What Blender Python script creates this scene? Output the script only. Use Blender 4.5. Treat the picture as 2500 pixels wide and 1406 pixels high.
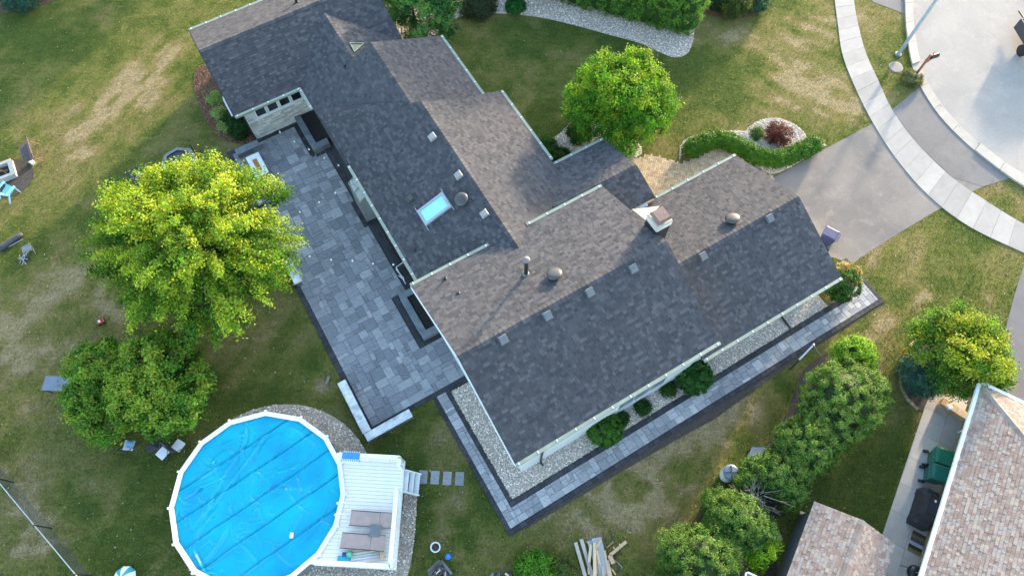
import bpy, math, random
import numpy as np
from mathutils import Vector, Matrix

for _o in list(bpy.data.objects):
    bpy.data.objects.remove(_o, do_unlink=True)
scene = bpy.context.scene
COL = scene.collection
R = math.radians
# ------------------------------------------------------------------ camera
CAM_H, FPX, TILT = 31.5, 1720.0, 24.17
cam_data = bpy.data.cameras.new('camera')
cam_data.sensor_width = 36.0
cam_data.lens = 36.0 * FPX / 2500.0
cam_data.clip_start = 0.5
cam_data.clip_end = 3000.0
cam = bpy.data.objects.new('camera', cam_data)
cam.location = (0, 0, CAM_H)
cam.rotation_euler = (R(TILT), 0, 0)
COL.objects.link(cam)
scene.camera = cam
# ------------------------------------------------------------------ sky and sun
SUN_EL, SUN_AZ = 9.8, 34.0            # azimuth clockwise from +Y
world = bpy.data.worlds.new('World')
scene.world = world
world.use_nodes = True
wn = world.node_tree.nodes
wl = world.node_tree.links
sky = wn.new('ShaderNodeTexSky')
sky.sky_type = 'NISHITA'
sky.sun_disc = False
sky.sun_elevation = R(SUN_EL)
sky.sun_rotation = R(SUN_AZ)
sky.air_density = 1.0
sky.dust_density = 1.2
sky.ozone_density = 1.0
bg = wn['Background']
bg.inputs["Strength"].default_value = 0.15
wl.new(sky.outputs['Color'], bg.inputs['Color'])
sun_data = bpy.data.lights.new('sun', 'SUN')
sun_data.energy = 1.8
sun_data.angle = R(3.2)
sun_data.color = (1.0, 0.80, 0.58)
sun = bpy.data.objects.new('sun', sun_data)
COL.objects.link(sun)
_sd = Vector((math.sin(R(SUN_AZ)) * math.cos(R(SUN_EL)), math.cos(R(SUN_AZ)) * math.cos(R(SUN_EL)), math.sin(R(SUN_EL))))
sun.rotation_euler = _sd.to_track_quat('Z', 'Y').to_euler()
scene.view_settings.view_transform = 'Standard'
scene.view_settings.look = 'None'
scene.view_settings.gamma = 1.0
scene.view_settings.use_curve_mapping = False
scene.view_settings.exposure = 2.92
scene.render.engine = 'CYCLES'
scene.cycles.max_bounces = 6
scene.cycles.diffuse_bounces = 3

# ------------------------------------------------------------------ where things stand
_t = R(TILT)
_F = np.array([0, math.sin(_t), -math.cos(_t)])
_U = np.array([0, math.cos(_t), math.sin(_t)])
def ray(x, y):
    return _F + np.array([1.0, 0, 0]) * (x - 1250) / FPX + _U * (703 - y) / FPX
def G(x, y, z=0.0):
    """survey point: photo position (2500 x 1406) at a known height above the ground -> metres"""
    d = ray(x, y)
    p = np.array([0, 0, CAM_H]) + d * ((z - CAM_H) / d[2])
    return Vector((p[0], p[1], z))
def zat(base, y):
    """height above BASE at which a point straight above it reaches photo row y"""
    lo, hi = 0.0, 25.0
    for _ in range(40):
        m = (lo + hi) / 2
        q = np.array([base[0], base[1], m]) - np.array([0, 0, CAM_H])
        py = 703 - FPX * (q @ _U) / (q @ _F)
        if py > y: lo = m
        else: hi = m
    return lo
HO = G(1243, 1308)                     # corner of the walkway: origin of the plot's own axes
HTH = R(30.6)
HU = Vector((math.cos(HTH), math.sin(HTH), 0))
HV = Vector((-math.sin(HTH), math.cos(HTH), 0))
def HL(a, b, z=0.0):
    return HO + HU * a + HV * b + Vector((0, 0, z))
def AB(x, y, z=0.0):
    p = G(x, y, z) - HO
    return (p.dot(HU), p.dot(HV), z)

# ------------------------------------------------------------------ materials
def _nt(name):
    m = bpy.data.materials.new(name)
    m.use_nodes = True
    nt = m.node_tree
    return m, nt, nt.nodes, nt.links, nt.nodes['Principled BSDF']
def _noise(n, l, scale, detail=4, rough=0.6, vec=None, dist=0.0):
    t = n.new('ShaderNodeTexNoise')
    t.inputs['Scale'].default_value = scale
    t.inputs['Detail'].default_value = detail
    t.inputs['Roughness'].default_value = rough
    t.inputs['Distortion'].default_value = dist
    if vec is not None: l.new(vec, t.inputs['Vector'])
    return t
def _mix(n, l, a, b, fac, mode='MIX'):
    x = n.new('ShaderNodeMix')
    x.data_type = 'RGBA'
    x.blend_type = mode
    for s, v in ((6, a), (7, b)):
        if hasattr(v, 'is_output'): l.new(v, x.inputs[s])
        else: x.inputs[s].default_value = (*v[:3], 1)
    if hasattr(fac, 'is_output'): l.new(fac, x.inputs[0])
    else: x.inputs[0].default_value = fac
    return x.outputs[2]
def _ramp(n, l, fac, stops):
    r = n.new('ShaderNodeValToRGB')
    e = r.color_ramp.elements
    while len(e) < len(stops): e.new(0.5)
    for i, (p, c) in enumerate(stops):
        e[i].position = p
        e[i].color = (*c, 1) if len(c) == 3 else c
    l.new(fac, r.inputs[0])
    return r.outputs[0]
def _math(n, l, op, a, b=None):
    m = n.new('ShaderNodeMath')
    m.operation = op
    for i, v in enumerate((a, b)):
        if v is None: continue
        if hasattr(v, 'is_output'): l.new(v, m.inputs[i])
        else: m.inputs[i].default_value = v
    return m.outputs[0]
def _bump(n, l, bsdf, h, strength, dist):
    b = n.new('ShaderNodeBump')
    b.inputs['Strength'].default_value = strength
    b.inputs['Distance'].default_value = dist
    l.new(h, b.inputs['Height'])
    l.new(b.outputs[0], bsdf.inputs['Normal'])
def _pos(n):
    return n.new('ShaderNodeNewGeometry').outputs['Position']
def plain(name, c1, c2=None, rough=0.7, scale=3.0, bump=0.0, bscale=40.0, bdist=0.01, metal=0.0, spec=0.4, fine=0.0, detail=6):
    m, nt, n, l, b = _nt(name)
    b.inputs['Roughness'].default_value = rough
    b.inputs['Metallic'].default_value = metal
    b.inputs['Specular IOR Level'].default_value = spec
    p = _pos(n)
    if c2 is None: c2 = tuple(x * 0.82 for x in c1)
    t = _noise(n, l, scale, detail, 0.62, p)
    f = _ramp(n, l, t.outputs[0], [(0.34, (0, 0, 0)), (0.66, (1, 1, 1))])
    c = _mix(n, l, c1, c2, f)
    if fine:
        t2 = _noise(n, l, bscale, 3, 0.7, p)
        f2 = _ramp(n, l, t2.outputs[0], [(0.3, (1 - fine,) * 3), (0.7, (1 + fine,) * 3)])
        c = _mix(n, l, c, f2, 1.0, 'MULTIPLY')
    l.new(c, b.inputs['Base Color'])
    if bump:
        t3 = _noise(n, l, bscale, 4, 0.7, p)
        _bump(n, l, b, t3.outputs[0], bump, bdist)
    return m
def paving(name, c1, c2, c3, s1=0.25, s2=1.6):
    m, nt, n, l, b = _nt(name)
    p = _pos(n)
    a = _noise(n, l, s1, 8, 0.62, p, 0.3); d = _noise(n, l, s2, 7, 0.7, p, 0.5); e = _noise(n, l, 11.0, 5, 0.7, p); f = _noise(n, l, 160, 3, 0.7, p)
    c = _mix(n, l, c1, c2, _ramp(n, l, a.outputs[0], [(0.38, (0, 0, 0)), (0.62, (1, 1, 1))]))
    c = _mix(n, l, c, c3, _ramp(n, l, d.outputs[0], [(0.52, (0, 0, 0)), (0.75, (0.75,) * 3)]))
    c = _mix(n, l, c, _ramp(n, l, e.outputs[0], [(0.3, (0.90,) * 3), (0.7, (1.08,) * 3)]), 1.0, 'MULTIPLY')
    c = _mix(n, l, c, _ramp(n, l, f.outputs[0], [(0.3, (0.85,) * 3), (0.7, (1.15,) * 3)]), 1.0, 'MULTIPLY')
    vo = n.new('ShaderNodeTexVoronoi'); vo.inputs['Scale'].default_value = 0.55; vo.feature = 'DISTANCE_TO_EDGE'
    w = n.new('ShaderNodeVectorMath'); w.operation = 'ADD'
    l.new(p, w.inputs[0]); l.new(_noise(n, l, 1.2, 5, 0.7, p).outputs['Color'], w.inputs[1]); l.new(w.outputs[0], vo.inputs['Vector'])
    crack = _ramp(n, l, vo.outputs['Distance'], [(0.0, (0.72,) * 3), (0.008, (1, 1, 1))])
    c = _mix(n, l, c, crack, 0.5, 'MULTIPLY')
    l.new(c, b.inputs['Base Color'])
    b.inputs['Roughness'].default_value = 0.9; b.inputs['Specular IOR Level'].default_value = 0.3
    _bump(n, l, b, f.outputs[0], 0.35, 0.006)
    return m
def piece(name, stops, rough=0.75, streak=0.25, sscale=6.0, sdir=(1, 6, 1), bump=0.3, bscale=60.0, bdist=0.004, spec=0.35):
    """pieces laid side by side, each of its own tone: face attribute rnd + the object's random number"""
    m, nt, n, l, b = _nt(name)
    b.inputs['Roughness'].default_value = rough
    b.inputs['Specular IOR Level'].default_value = spec
    a = n.new('ShaderNodeAttribute'); a.attribute_name = 'rnd'
    oi = n.new('ShaderNodeObjectInfo')
    s = _math(n, l, 'FRACT', _math(n, l, 'ADD', a.outputs['Fac'], oi.outputs['Random']))
    c = _ramp(n, l, s, stops)
    p = _pos(n)
    mp = n.new('ShaderNodeMapping')
    mp.inputs['Scale'].default_value = sdir
    mp.inputs['Rotation'].default_value = (0, 0, -HTH)
    add = n.new('ShaderNodeVectorMath'); add.operation = 'ADD'
    cmb = n.new('ShaderNodeCombineXYZ')
    big = _math(n, l, 'MULTIPLY', s, 37.0)
    l.new(big, cmb.inputs[0]); l.new(big, cmb.inputs[1])
    l.new(p, mp.inputs[0])
    l.new(mp.outputs[0], add.inputs[0]); l.new(cmb.outputs[0], add.inputs[1])
    t = _noise(n, l, sscale, 5, 0.65, add.outputs[0], 0.6)
    f = _ramp(n, l, t.outputs[0], [(0.3, (1 - streak,) * 3), (0.7, (1 + streak,) * 3)])
    c = _mix(n, l, c, f, 1.0, 'MULTIPLY')
    l.new(c, b.inputs['Base Color'])
    if bump:
        t3 = _noise(n, l, bscale, 4, 0.7, p)
        _bump(n, l, b, t3.outputs[0], bump, bdist)
    return m
def leafmat(name, trans=0.35, rough=0.65):
    m, nt, n, l, b = _nt(name)
    a = n.new('ShaderNodeAttribute'); a.attribute_name = 'col'
    b.inputs['Roughness'].default_value = rough
    b.inputs['Specular IOR Level'].default_value = 0.12
    l.new(a.outputs['Color'], b.inputs['Base Color'])
    tr = n.new('ShaderNodeBsdfTranslucent')
    l.new(_mix(n, l, a.outputs['Color'], (1.25, 1.35, 0.55), 1.0, 'MULTIPLY'), tr.inputs['Color'])
    ms = n.new('ShaderNodeMixShader')
    ms.inputs[0].default_value = trans
    l.new(b.outputs[0], ms.inputs[1]); l.new(tr.outputs[0], ms.inputs[2])
    l.new(ms.outputs[0], n['Material Output'].inputs['Surface'])
    return m
def attrmat(name, rough=0.8, bump=0.0, bscale=50, noise=0.15, spec=0.3):
    m, nt, n, l, b = _nt(name)
    a = n.new('ShaderNodeAttribute'); a.attribute_name = 'col'
    b.inputs['Roughness'].default_value = rough
    b.inputs['Specular IOR Level'].default_value = spec
    p = _pos(n)
    t = _noise(n, l, bscale, 4, 0.7, p)
    f = _ramp(n, l, t.outputs[0], [(0.3, (1 - noise,) * 3), (0.7, (1 + noise,) * 3)])
    l.new(_mix(n, l, a.outputs['Color'], f, 1.0, 'MULTIPLY'), b.inputs['Base Color'])
    if bump: _bump(n, l, b, t.outputs[0], bump, 0.01)
    return m
def glass(name, col, rough=0.06):
    m, nt, n, l, b = _nt(name)
    b.inputs['Base Color'].default_value = (*col, 1)
    b.inputs['Roughness'].default_value = rough
    b.inputs['Specular IOR Level'].default_value = 0.8
    b.inputs['Coat Weight'].default_value = 0.5
    return m

MT = {}
MT['white'] = plain('white_paint', (0.74, 0.76, 0.76), (0.66, 0.68, 0.69), 0.45, 2.0)
MT['white_vinyl'] = plain('white_vinyl', (0.86, 0.81, 0.76), (0.80, 0.755, 0.71), 0.35, 3.0)
MT['siding'] = plain('pale_siding', (0.6, 0.62, 0.63), (0.52, 0.54, 0.55), 0.6, 1.5)
MT['gutter'] = plain('pale_gutter', (0.26, 0.30, 0.235), (0.20, 0.24, 0.19), 0.5, 4.0)
MT['soffit'] = plain('soffit', (0.55, 0.56, 0.56), None, 0.6)
MT['black'] = plain('black_metal', (0.018, 0.018, 0.02), (0.026, 0.026, 0.03), 0.45, 6.0)
MT['plastic_black'] = plain('black_plastic', (0.015, 0.016, 0.018), (0.022, 0.022, 0.025), 0.35, 8.0)
MT['roof_base'] = plain('roof_felt', (0.045, 0.047, 0.055), None, 0.9)
MT['border'] = piece('black_border_paver', [(0, (0.026, 0.027, 0.031)), (0.5, (0.036, 0.037, 0.042)), (1, (0.05, 0.05, 0.056))], 0.8, 0.15, 8, (1, 1, 1))
MT['joint'] = plain('joint_sand', (0.05, 0.052, 0.058), None, 0.95)
MT['paver'] = piece('slate_paver', [(0, (0.156, 0.16, 0.173)), (0.3, (0.198, 0.202, 0.217)), (0.6, (0.234, 0.238, 0.251)), (0.85, (0.276, 0.278, 0.287)), (1, (0.348, 0.348, 0.35))],
                    0.7, 0.32, 4.0, (1.2, 5.0, 1))
MT['paver_lit'] = piece('lit_slate_paver', [(0, (0.200, 0.203, 0.215)), (0.3, (0.250, 0.254, 0.266)), (0.6, (0.295, 0.298, 0.308)), (0.85, (0.345, 0.347, 0.352)), (1, (0.42, 0.42, 0.42))],
                         0.75, 0.28, 4.0, (1.2, 5.0, 1))  # same slate paver made paler: the walkway's partial sunlight put into the colour
MT['shingle'] = piece('charcoal_shingle', [(0, (0.046, 0.047, 0.053)), (0.35, (0.060, 0.061, 0.067)), (0.7, (0.071, 0.071, 0.077)), (1, (0.090, 0.089, 0.094))],
                      0.92, 0.12, 9.0, (1, 1, 1), 0.5, 220.0, 0.003, 0.2)
MT['shingle_tan'] = piece('tan_shingle', [(0, (0.215, 0.150, 0.122)), (0.25, (0.235, 0.178, 0.150)), (0.5, (0.252, 0.203, 0.178)), (0.72, (0.268, 0.220, 0.190)), (0.88, (0.285, 0.248, 0.225)), (1, (0.325, 0.270, 0.218))],
                          0.92, 0.10, 9.0, (1, 1, 1), 0.5, 220.0, 0.003, 0.2)
MT['capstone'] = plain('pale_capstone', (0.75, 0.783, 0.77), (0.33, 0.362, 0.378), 0.6, 2.2, 0.2, 60)
MT['capstone_dark'] = plain('grey_capstone', (0.17, 0.20, 0.22), (0.10, 0.12, 0.135), 0.6, 3.0, 0.2, 60)
MT['wallblock'] = piece('grey_wall_block', [(0, (0.08, 0.085, 0.095)), (1, (0.16, 0.17, 0.18))], 0.85, 0.2)
MT['ledgestone'] = piece('ledge_stone', [(0, (0.351, 0.338, 0.312)), (0.5, (0.499, 0.481, 0.45)), (1, (0.648, 0.624, 0.587))], 0.85, 0.25, 12, (1, 1, 1), 0.6, 40, 0.02)
MT['soil'] = plain('black_soil', (0.014, 0.013, 0.014), (0.022, 0.02, 0.02), 0.95, 8, 1.0, 50, 0.03)
MT['mulch'] = plain('brown_mulch', (0.168, 0.09, 0.054), (0.09, 0.0504, 0.036), 0.95, 9, 1.0, 45, 0.05, fine=0.45)
MT['dirt'] = plain('bare_dirt', (0.13, 0.10, 0.075), (0.085, 0.068, 0.052), 0.95, 3, 0.8, 40, 0.03, fine=0.3)
MT['darkdirt'] = plain('dark_dirt', (0.075, 0.062, 0.052), (0.045, 0.038, 0.032), 0.95, 6, 0.9, 40, 0.03, fine=0.3)
MT['gravelbed'] = plain('gravel_bed', (0.504, 0.416, 0.328), (0.336, 0.278, 0.222), 0.95, 12, 1.0, 45, 0.04, fine=0.45)
MT['stone'] = attrmat('gravel_stone', 0.85, 0.2, 80, 0.12)
MT['asphalt'] = paving('driveway_asphalt', (0.205, 0.183, 0.164), (0.145, 0.135, 0.127), (0.262, 0.232, 0.206), 0.3, 1.3)
MT['apron'] = paving('apron_asphalt', (0.185, 0.172, 0.163), (0.145, 0.138, 0.135), (0.12, 0.11, 0.105))
MT['asphalt_dark'] = plain('neighbour_asphalt', (0.15, 0.145, 0.15), (0.125, 0.12, 0.125), 0.9, 0.8, 0.35, 150, 0.006, fine=0.10)
MT['road'] = paving('worn_road', (0.318, 0.294, 0.267), (0.245, 0.231, 0.217), (0.37, 0.34, 0.308), 0.16, 0.9)
MT['concrete'] = piece('sidewalk_concrete', [(0, (0.267, 0.251, 0.236)), (0.5, (0.304, 0.287, 0.269)), (1, (0.341, 0.321, 0.297))], 0.85, 0.10, 1.6, (1, 1, 1), 0.3, 90, 0.004)
MT['kerb'] = piece('kerb_concrete', [(0, (0.33, 0.303, 0.266)), (1, (0.384, 0.356, 0.312))], 0.85, 0.10, 2.0, (1, 1, 1), 0.2, 90, 0.004)
MT['concrete_n'] = piece('path_concrete', [(0, (0.347, 0.326, 0.299)), (1, (0.441, 0.415, 0.383))], 0.85, 0.10, 1.6, (1, 1, 1), 0.3, 90, 0.004)
MT['brickpaver'] = piece('tan_brick_paver', [(0, (0.286, 0.216, 0.14)), (0.5, (0.374, 0.297, 0.195)), (1, (0.462, 0.378, 0.25))], 0.85, 0.12, 8, (1, 1, 1))
MT['brownslab'] = piece('brown_slab', [(0, (0.13, 0.09, 0.07)), (1, (0.21, 0.15, 0.12))], 0.85, 0.15)
MT['tanbrick'] = piece('tan_brick', [(0, (0.30, 0.20, 0.11)), (0.5, (0.40, 0.28, 0.17)), (1, (0.48, 0.36, 0.24))], 0.85, 0.2, 12, (1, 1, 1))
MT['bark'] = plain('tree_bark', (0.10, 0.082, 0.066), (0.06, 0.05, 0.042), 0.9, 10, 0.8, 30, 0.02)
MT['deadwood'] = plain('dead_branches', (0.24, 0.215, 0.185), (0.16, 0.14, 0.12), 0.9, 10)
MT['leaf'] = leafmat('leaf')
MT['needle'] = leafmat('needle', 0.15, 0.6)
MT['poolcover'] = None
MT['lumber'] = piece('pine_lumber', [(0, (0.44, 0.30, 0.19)), (0.5, (0.52, 0.38, 0.24)), (1, (0.60, 0.46, 0.29))], 0.7, 0.12, 5, (1, 8, 1))
MT['oldboard'] = piece('weathered_board', [(0, (0.34, 0.32, 0.28)), (1, (0.44, 0.41, 0.36))], 0.8, 0.15, 5, (1, 8, 1))
MT['sheet'] = plain('grey_sheet', (0.36, 0.40, 0.42), (0.29, 0.33, 0.35), 0.4, 3)
MT['steel'] = plain('galvanised_steel', (0.42, 0.45, 0.47), (0.34, 0.37, 0.39), 0.4, 8, metal=0.6)
MT['greymetal'] = plain('painted_grey_metal', (0.30, 0.34, 0.38), (0.25, 0.29, 0.33), 0.4, 5)
MT['taupe'] = plain('taupe_sling', (0.408, 0.304, 0.264), (0.34, 0.256, 0.225), 0.7, 5, 0.2, 200, 0.002)
MT['darkwicker'] = plain('dark_slats', (0.09, 0.075, 0.085), (0.06, 0.05, 0.056), 0.6, 10)
MT['rustwood'] = plain('rusty_brown', (0.16, 0.09, 0.045), (0.11, 0.06, 0.03), 0.6, 8)
MT['blueplastic'] = plain('pale_blue_plastic', (0.22, 0.50, 0.68), (0.18, 0.44, 0.62), 0.4, 4)
MT['binblue'] = plain('navy_bin', (0.022, 0.036, 0.115), (0.018, 0.03, 0.095), 0.55, 4)
MT['bingreen'] = plain('green_bin', (0.012, 0.16, 0.095), (0.01, 0.125, 0.075), 0.4, 4)
MT['binteal'] = plain('teal_green_bin', (0.012, 0.14, 0.105), (0.01, 0.11, 0.085), 0.4, 4)
MT['cloth_black'] = plain('black_cover', (0.02, 0.021, 0.026), (0.035, 0.036, 0.042), 0.6, 5, 0.6, 14, 0.03)
MT['slate_blue'] = plain('slate_blue_panel', (0.15, 0.19, 0.245), (0.12, 0.155, 0.20), 0.35, 3)
MT['darkgrey'] = plain('dark_grey', (0.055, 0.058, 0.065), (0.04, 0.042, 0.047), 0.6, 6)
MT['grey'] = plain('mid_grey', (0.17, 0.18, 0.19), (0.13, 0.14, 0.15), 0.6, 5)
MT['ballblue'] = plain('bright_blue', (0.02, 0.20, 0.72), (0.018, 0.17, 0.64), 0.3, 3)
MT['skin'] = plain('skin', (0.50, 0.31, 0.23), (0.46, 0.28, 0.20), 0.55, 8)
MT['navyshirt'] = plain('navy_grey_cloth', (0.055, 0.06, 0.085), (0.04, 0.045, 0.065), 0.85, 8, 0.4, 25, 0.02)
MT['blueshirt'] = plain('pale_blue_cloth', (0.22, 0.32, 0.37), (0.18, 0.27, 0.32), 0.85, 8, 0.4, 25, 0.02)
MT['denim'] = plain('denim', (0.06, 0.10, 0.18), (0.045, 0.075, 0.14), 0.9, 8)
MT['hair'] = plain('dark_hair', (0.03, 0.022, 0.018), None, 0.7)
MT['red'] = plain('red_plastic', (0.45, 0.06, 0.04), None, 0.4)
MT['pane'] = glass('dark_window_glass', (0.012, 0.016, 0.016))
MT['skylightglass'] = plain('pale_skylight_glazing', (0.30, 0.66, 0.70), (0.27, 0.60, 0.65), 0.15, 0.8, spec=0.7)
MT['brownmetal'] = plain('brown_cap_metal', (0.23, 0.155, 0.13), (0.17, 0.115, 0.095), 0.35, 5, metal=0.2)
MT['dome'] = plain('dark_dome_vent', (0.06, 0.061, 0.062), (0.05, 0.051, 0.052), 0.4, 4)
MT['ventbox'] = plain('grey_vent_hood', (0.13, 0.145, 0.165), (0.105, 0.118, 0.135), 0.4, 4)
MT['bark_chip'] = MT['mulch']
# ------------------------------------------------------------------ mesh helpers
def link(o, parent=None):
    COL.objects.link(o)
    if parent is not None: o.parent = parent
    return o
def props(o, label=None, cat=None, group=None, kind=None):
    if label: o['label'] = label
    if cat: o['category'] = cat
    if group: o['group'] = group
    if kind: o['kind'] = kind
    return o
def thing(name, label, cat, loc=(0, 0, 0), rz=0.0, group=None):
    o = bpy.data.objects.new(name, None)
    o.empty_display_size = 0.2
    link(o)
    o.location = loc
    o.rotation_euler = (0, 0, rz)
    return props(o, label, cat, group)
def dup(root, loc, rz, label=None, group=None):
    r = root.copy(); COL.objects.link(r)
    r.location = loc; r.rotation_euler = (0, 0, rz)
    props(r, label, None, group)
    for ch in list(root.children):
        c = ch.copy(); COL.objects.link(c); c.parent = r
        for g in list(ch.children):
            d = g.copy(); COL.objects.link(d); d.parent = c
    return r
class MB:
    def __init__(s):
        s.v, s.f, s.r = [], [], []
    def add(s, vs, fs, rnd=0.0):
        k = len(s.v)
        s.v += [tuple(v) for v in vs]
        s.f += [tuple(i + k for i in f) for f in fs]
        s.r += [rnd] * len(fs)
        return s
    def box(s, x0, x1, y0, y1, z0, z1, rnd=0.0):
        return s.add([(x0, y0, z0), (x1, y0, z0), (x1, y1, z0), (x0, y1, z0), (x0, y0, z1), (x1, y0, z1), (x1, y1, z1), (x0, y1, z1)],
                     [(0, 3, 2, 1), (4, 5, 6, 7), (0, 1, 5, 4), (1, 2, 6, 5), (2, 3, 7, 6), (3, 0, 4, 7)], rnd)
    def bbox(s, x0, x1, y0, y1, z0, z1, c=0.01, rnd=0.0):
        """box with its upper edges bevelled"""
        return s.add([(x0, y0, z0), (x1, y0, z0), (x1, y1, z0), (x0, y1, z0), (x0, y0, z1 - c), (x1, y0, z1 - c), (x1, y1, z1 - c), (x0, y1, z1 - c),
                      (x0 + c, y0 + c, z1), (x1 - c, y0 + c, z1), (x1 - c, y1 - c, z1), (x0 + c, y1 - c, z1)],
                     [(0, 3, 2, 1), (0, 1, 5, 4), (1, 2, 6, 5), (2, 3, 7, 6), (3, 0, 4, 7), (4, 5, 9, 8), (5, 6, 10, 9), (6, 7, 11, 10), (7, 4, 8, 11), (8, 9, 10, 11)], rnd)
    def beam(s, p0, p1, w, h, up=(0, 0, 1), rnd=0.0):
        p0, p1, up = Vector(p0), Vector(p1), Vector(up)
        d = (p1 - p0).normalized()
        x = d.cross(up)
        if x.length < 1e-4: x = d.cross(Vector((1, 0, 0)))
        x.normalize(); y = x.cross(d).normalized()
        x *= w / 2; y *= h / 2
        vs = []
        for p in (p0, p1): vs += [p - x - y, p + x - y, p + x + y, p - x + y]
        return s.add(vs, [(3, 2, 1, 0), (4, 5, 6, 7), (0, 1, 5, 4), (1, 2, 6, 5), (2, 3, 7, 6), (3, 0, 4, 7)], rnd)
    def prism(s, poly, z0, z1, rnd=0.0):
        n = len(poly)
        ar = sum(poly[i][0] * poly[(i + 1) % n][1] - poly[(i + 1) % n][0] * poly[i][1] for i in range(n))
        if ar < 0: poly = list(poly)[::-1]
        vs = [(p[0], p[1], z0) for p in poly] + [(p[0], p[1], z1) for p in poly]
        return s.add(vs, [tuple(range(n))[::-1], tuple(range(n, 2 * n))] + [(i, (i + 1) % n, n + (i + 1) % n, n + i) for i in range(n)], rnd)
    def extrude(s, prof, axis, c0, c1, rnd=0.0):
        """profile (p, z) swept along local axis 'a' (x) or 'b' (y)"""
        n = len(prof)
        if axis == 'a': vs = [(c0, p, z) for p, z in prof] + [(c1, p, z) for p, z in prof]
        else: vs = [(p, c0, z) for p, z in prof] + [(p, c1, z) for p, z in prof]
        return s.add(vs, [tuple(range(n))[::-1], tuple(range(n, 2 * n))] + [(i, (i + 1) % n, n + (i + 1) % n, n + i) for i in range(n)], rnd)
    def tube(s, p0, p1, r0, r1=None, n=8, rnd=0.0):
        r1 = r0 if r1 is None else r1
        p0, p1 = Vector(p0), Vector(p1)
        d = (p1 - p0).normalized()
        x = d.cross(Vector((0, 0, 1)))
        if x.length < 1e-3: x = Vector((1, 0, 0))
        x.normalize(); y = d.cross(x)
        vs = []
        for p, r in ((p0, r0), (p1, r1)):
            vs += [p + (x * math.cos(t) + y * math.sin(t)) * r for t in (2 * math.pi * i / n for i in range(n))]
        return s.add(vs, [(i, (i + 1) % n, n + (i + 1) % n, n + i) for i in range(n)] + [tuple(range(n))[::-1], tuple(range(n, 2 * n))], rnd)
    def path(s, pts, r, n=6, rnd=0.0):
        for a, b in zip(pts[:-1], pts[1:]): s.tube(a, b, r, r, n, rnd)
        return s
    def lathe(s, prof, n=24, c=(0, 0, 0), rnd=0.0):
        vs, fs = [], []
        for r, z in prof:
            vs += [(c[0] + r * math.cos(2 * math.pi * i / n), c[1] + r * math.sin(2 * math.pi * i / n), c[2] + z) for i in range(n)]
        for k in range(len(prof) - 1):
            fs += [(k * n + i, k * n + (i + 1) % n, (k + 1) * n + (i + 1) % n, (k + 1) * n + i) for i in range(n)]
        fs.append(tuple(range(n))[::-1])
        fs.append(tuple(range((len(prof) - 1) * n, len(prof) * n)))
        return s.add(vs, fs, rnd)
    def mesh(s, name, mat, smooth=False):
        me = bpy.data.meshes.new(name)
        me.from_pydata(s.v, [], s.f)
        me.materials.append(mat)
        if any(s.r):
            at = me.attributes.new('rnd', 'FLOAT', 'FACE')
            at.data.foreach_set('value', np.array(s.r, dtype=np.float32))
        if smooth: me.polygons.foreach_set('use_smooth', [True] * len(me.polygons))
        me.update()
        return me
    def build(s, name, mat, parent=None, smooth=False, loc=None, rz=0.0, **kw):
        o = bpy.data.objects.new(name, s.mesh(name, mat, smooth))
        link(o, parent)
        if loc is not None: o.location = loc
        o.rotation_euler = (0, 0, rz)
        return props(o, **kw)
def npmesh(name, verts, quads, mat, col=None, tris=False, parent=None, smooth=False, rnd=None, **kw):
    k = 3 if tris else 4
    me = bpy.data.meshes.new(name)
    nv, nf = len(verts), len(quads)
    me.vertices.add(nv)
    me.vertices.foreach_set('co', np.ascontiguousarray(verts, dtype=np.float32).ravel())
    me.loops.add(nf * k)
    me.loops.foreach_set('vertex_index', np.ascontiguousarray(quads, dtype=np.int32).ravel())
    me.polygons.add(nf)
    me.polygons.foreach_set('loop_start', np.arange(0, nf * k, k, dtype=np.int32))
    if col is not None:
        at = me.attributes.new('col', 'FLOAT_COLOR', 'FACE')
        c4 = np.ones((nf, 4), dtype=np.float32); c4[:, :3] = col
        at.data.foreach_set('color', c4.ravel())
    if rnd is not None:
        at = me.attributes.new('rnd', 'FLOAT', 'FACE')
        at.data.foreach_set('value', np.asarray(rnd, dtype=np.float32))
    me.update(calc_edges=True)
    if smooth: me.polygons.foreach_set('use_smooth', np.ones(nf, dtype=bool))
    me.materials.append(mat)
    o = bpy.data.objects.new(name, me)
    link(o, parent)
    return props(o, **kw)
def spline(pts, closed=False, k=6):
    """Catmull-Rom through 2-D/3-D points"""
    P = [np.array(p[:2], float) for p in pts]
    n = len(P)
    out = []
    rng = range(n) if closed else range(n - 1)
    for i in rng:
        p1, p2 = P[i], P[(i + 1) % n]
        p0 = P[(i - 1) % n] if closed or i > 0 else p1 * 2 - p2
        p3 = P[(i + 2) % n] if closed or i + 2 < n else p2 * 2 - p1
        for j in range(k):
            t = j / k
            out.append(0.5 * ((2 * p1) + (-p0 + p2) * t + (2 * p0 - 5 * p1 + 4 * p2 - p3) * t * t + (-p0 + 3 * p1 - 3 * p2 + p3) * t ** 3))
    if not closed: out.append(P[-1])
    return [tuple(p) for p in out]
def GP(pts, z=0.0):
    return [tuple(G(x, y, z))[:2] for x, y in pts]
def inpoly(xy, poly):
    poly = np.asarray(poly, float)
    x, y = xy[:, 0], xy[:, 1]
    ins = np.zeros(len(x), bool)
    j = len(poly) - 1
    for i in range(len(poly)):
        xi, yi, xj, yj = poly[i, 0], poly[i, 1], poly[j, 0], poly[j, 1]
        if yi != yj:
            ins ^= ((yi > y) != (yj > y)) & (x < (xj - xi) * (y - yi) / (yj - yi) + xi)
        j = i
    return ins
BARE = []                                # outlines where no grass grows
def sheet(name, poly, z, mat, th=0.05, bare=True, **kw):
    if bare: BARE.append(poly)
    kw.setdefault('kind', 'structure')
    return MB().prism(poly, z - th, z).build(name, mat, **kw)
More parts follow.
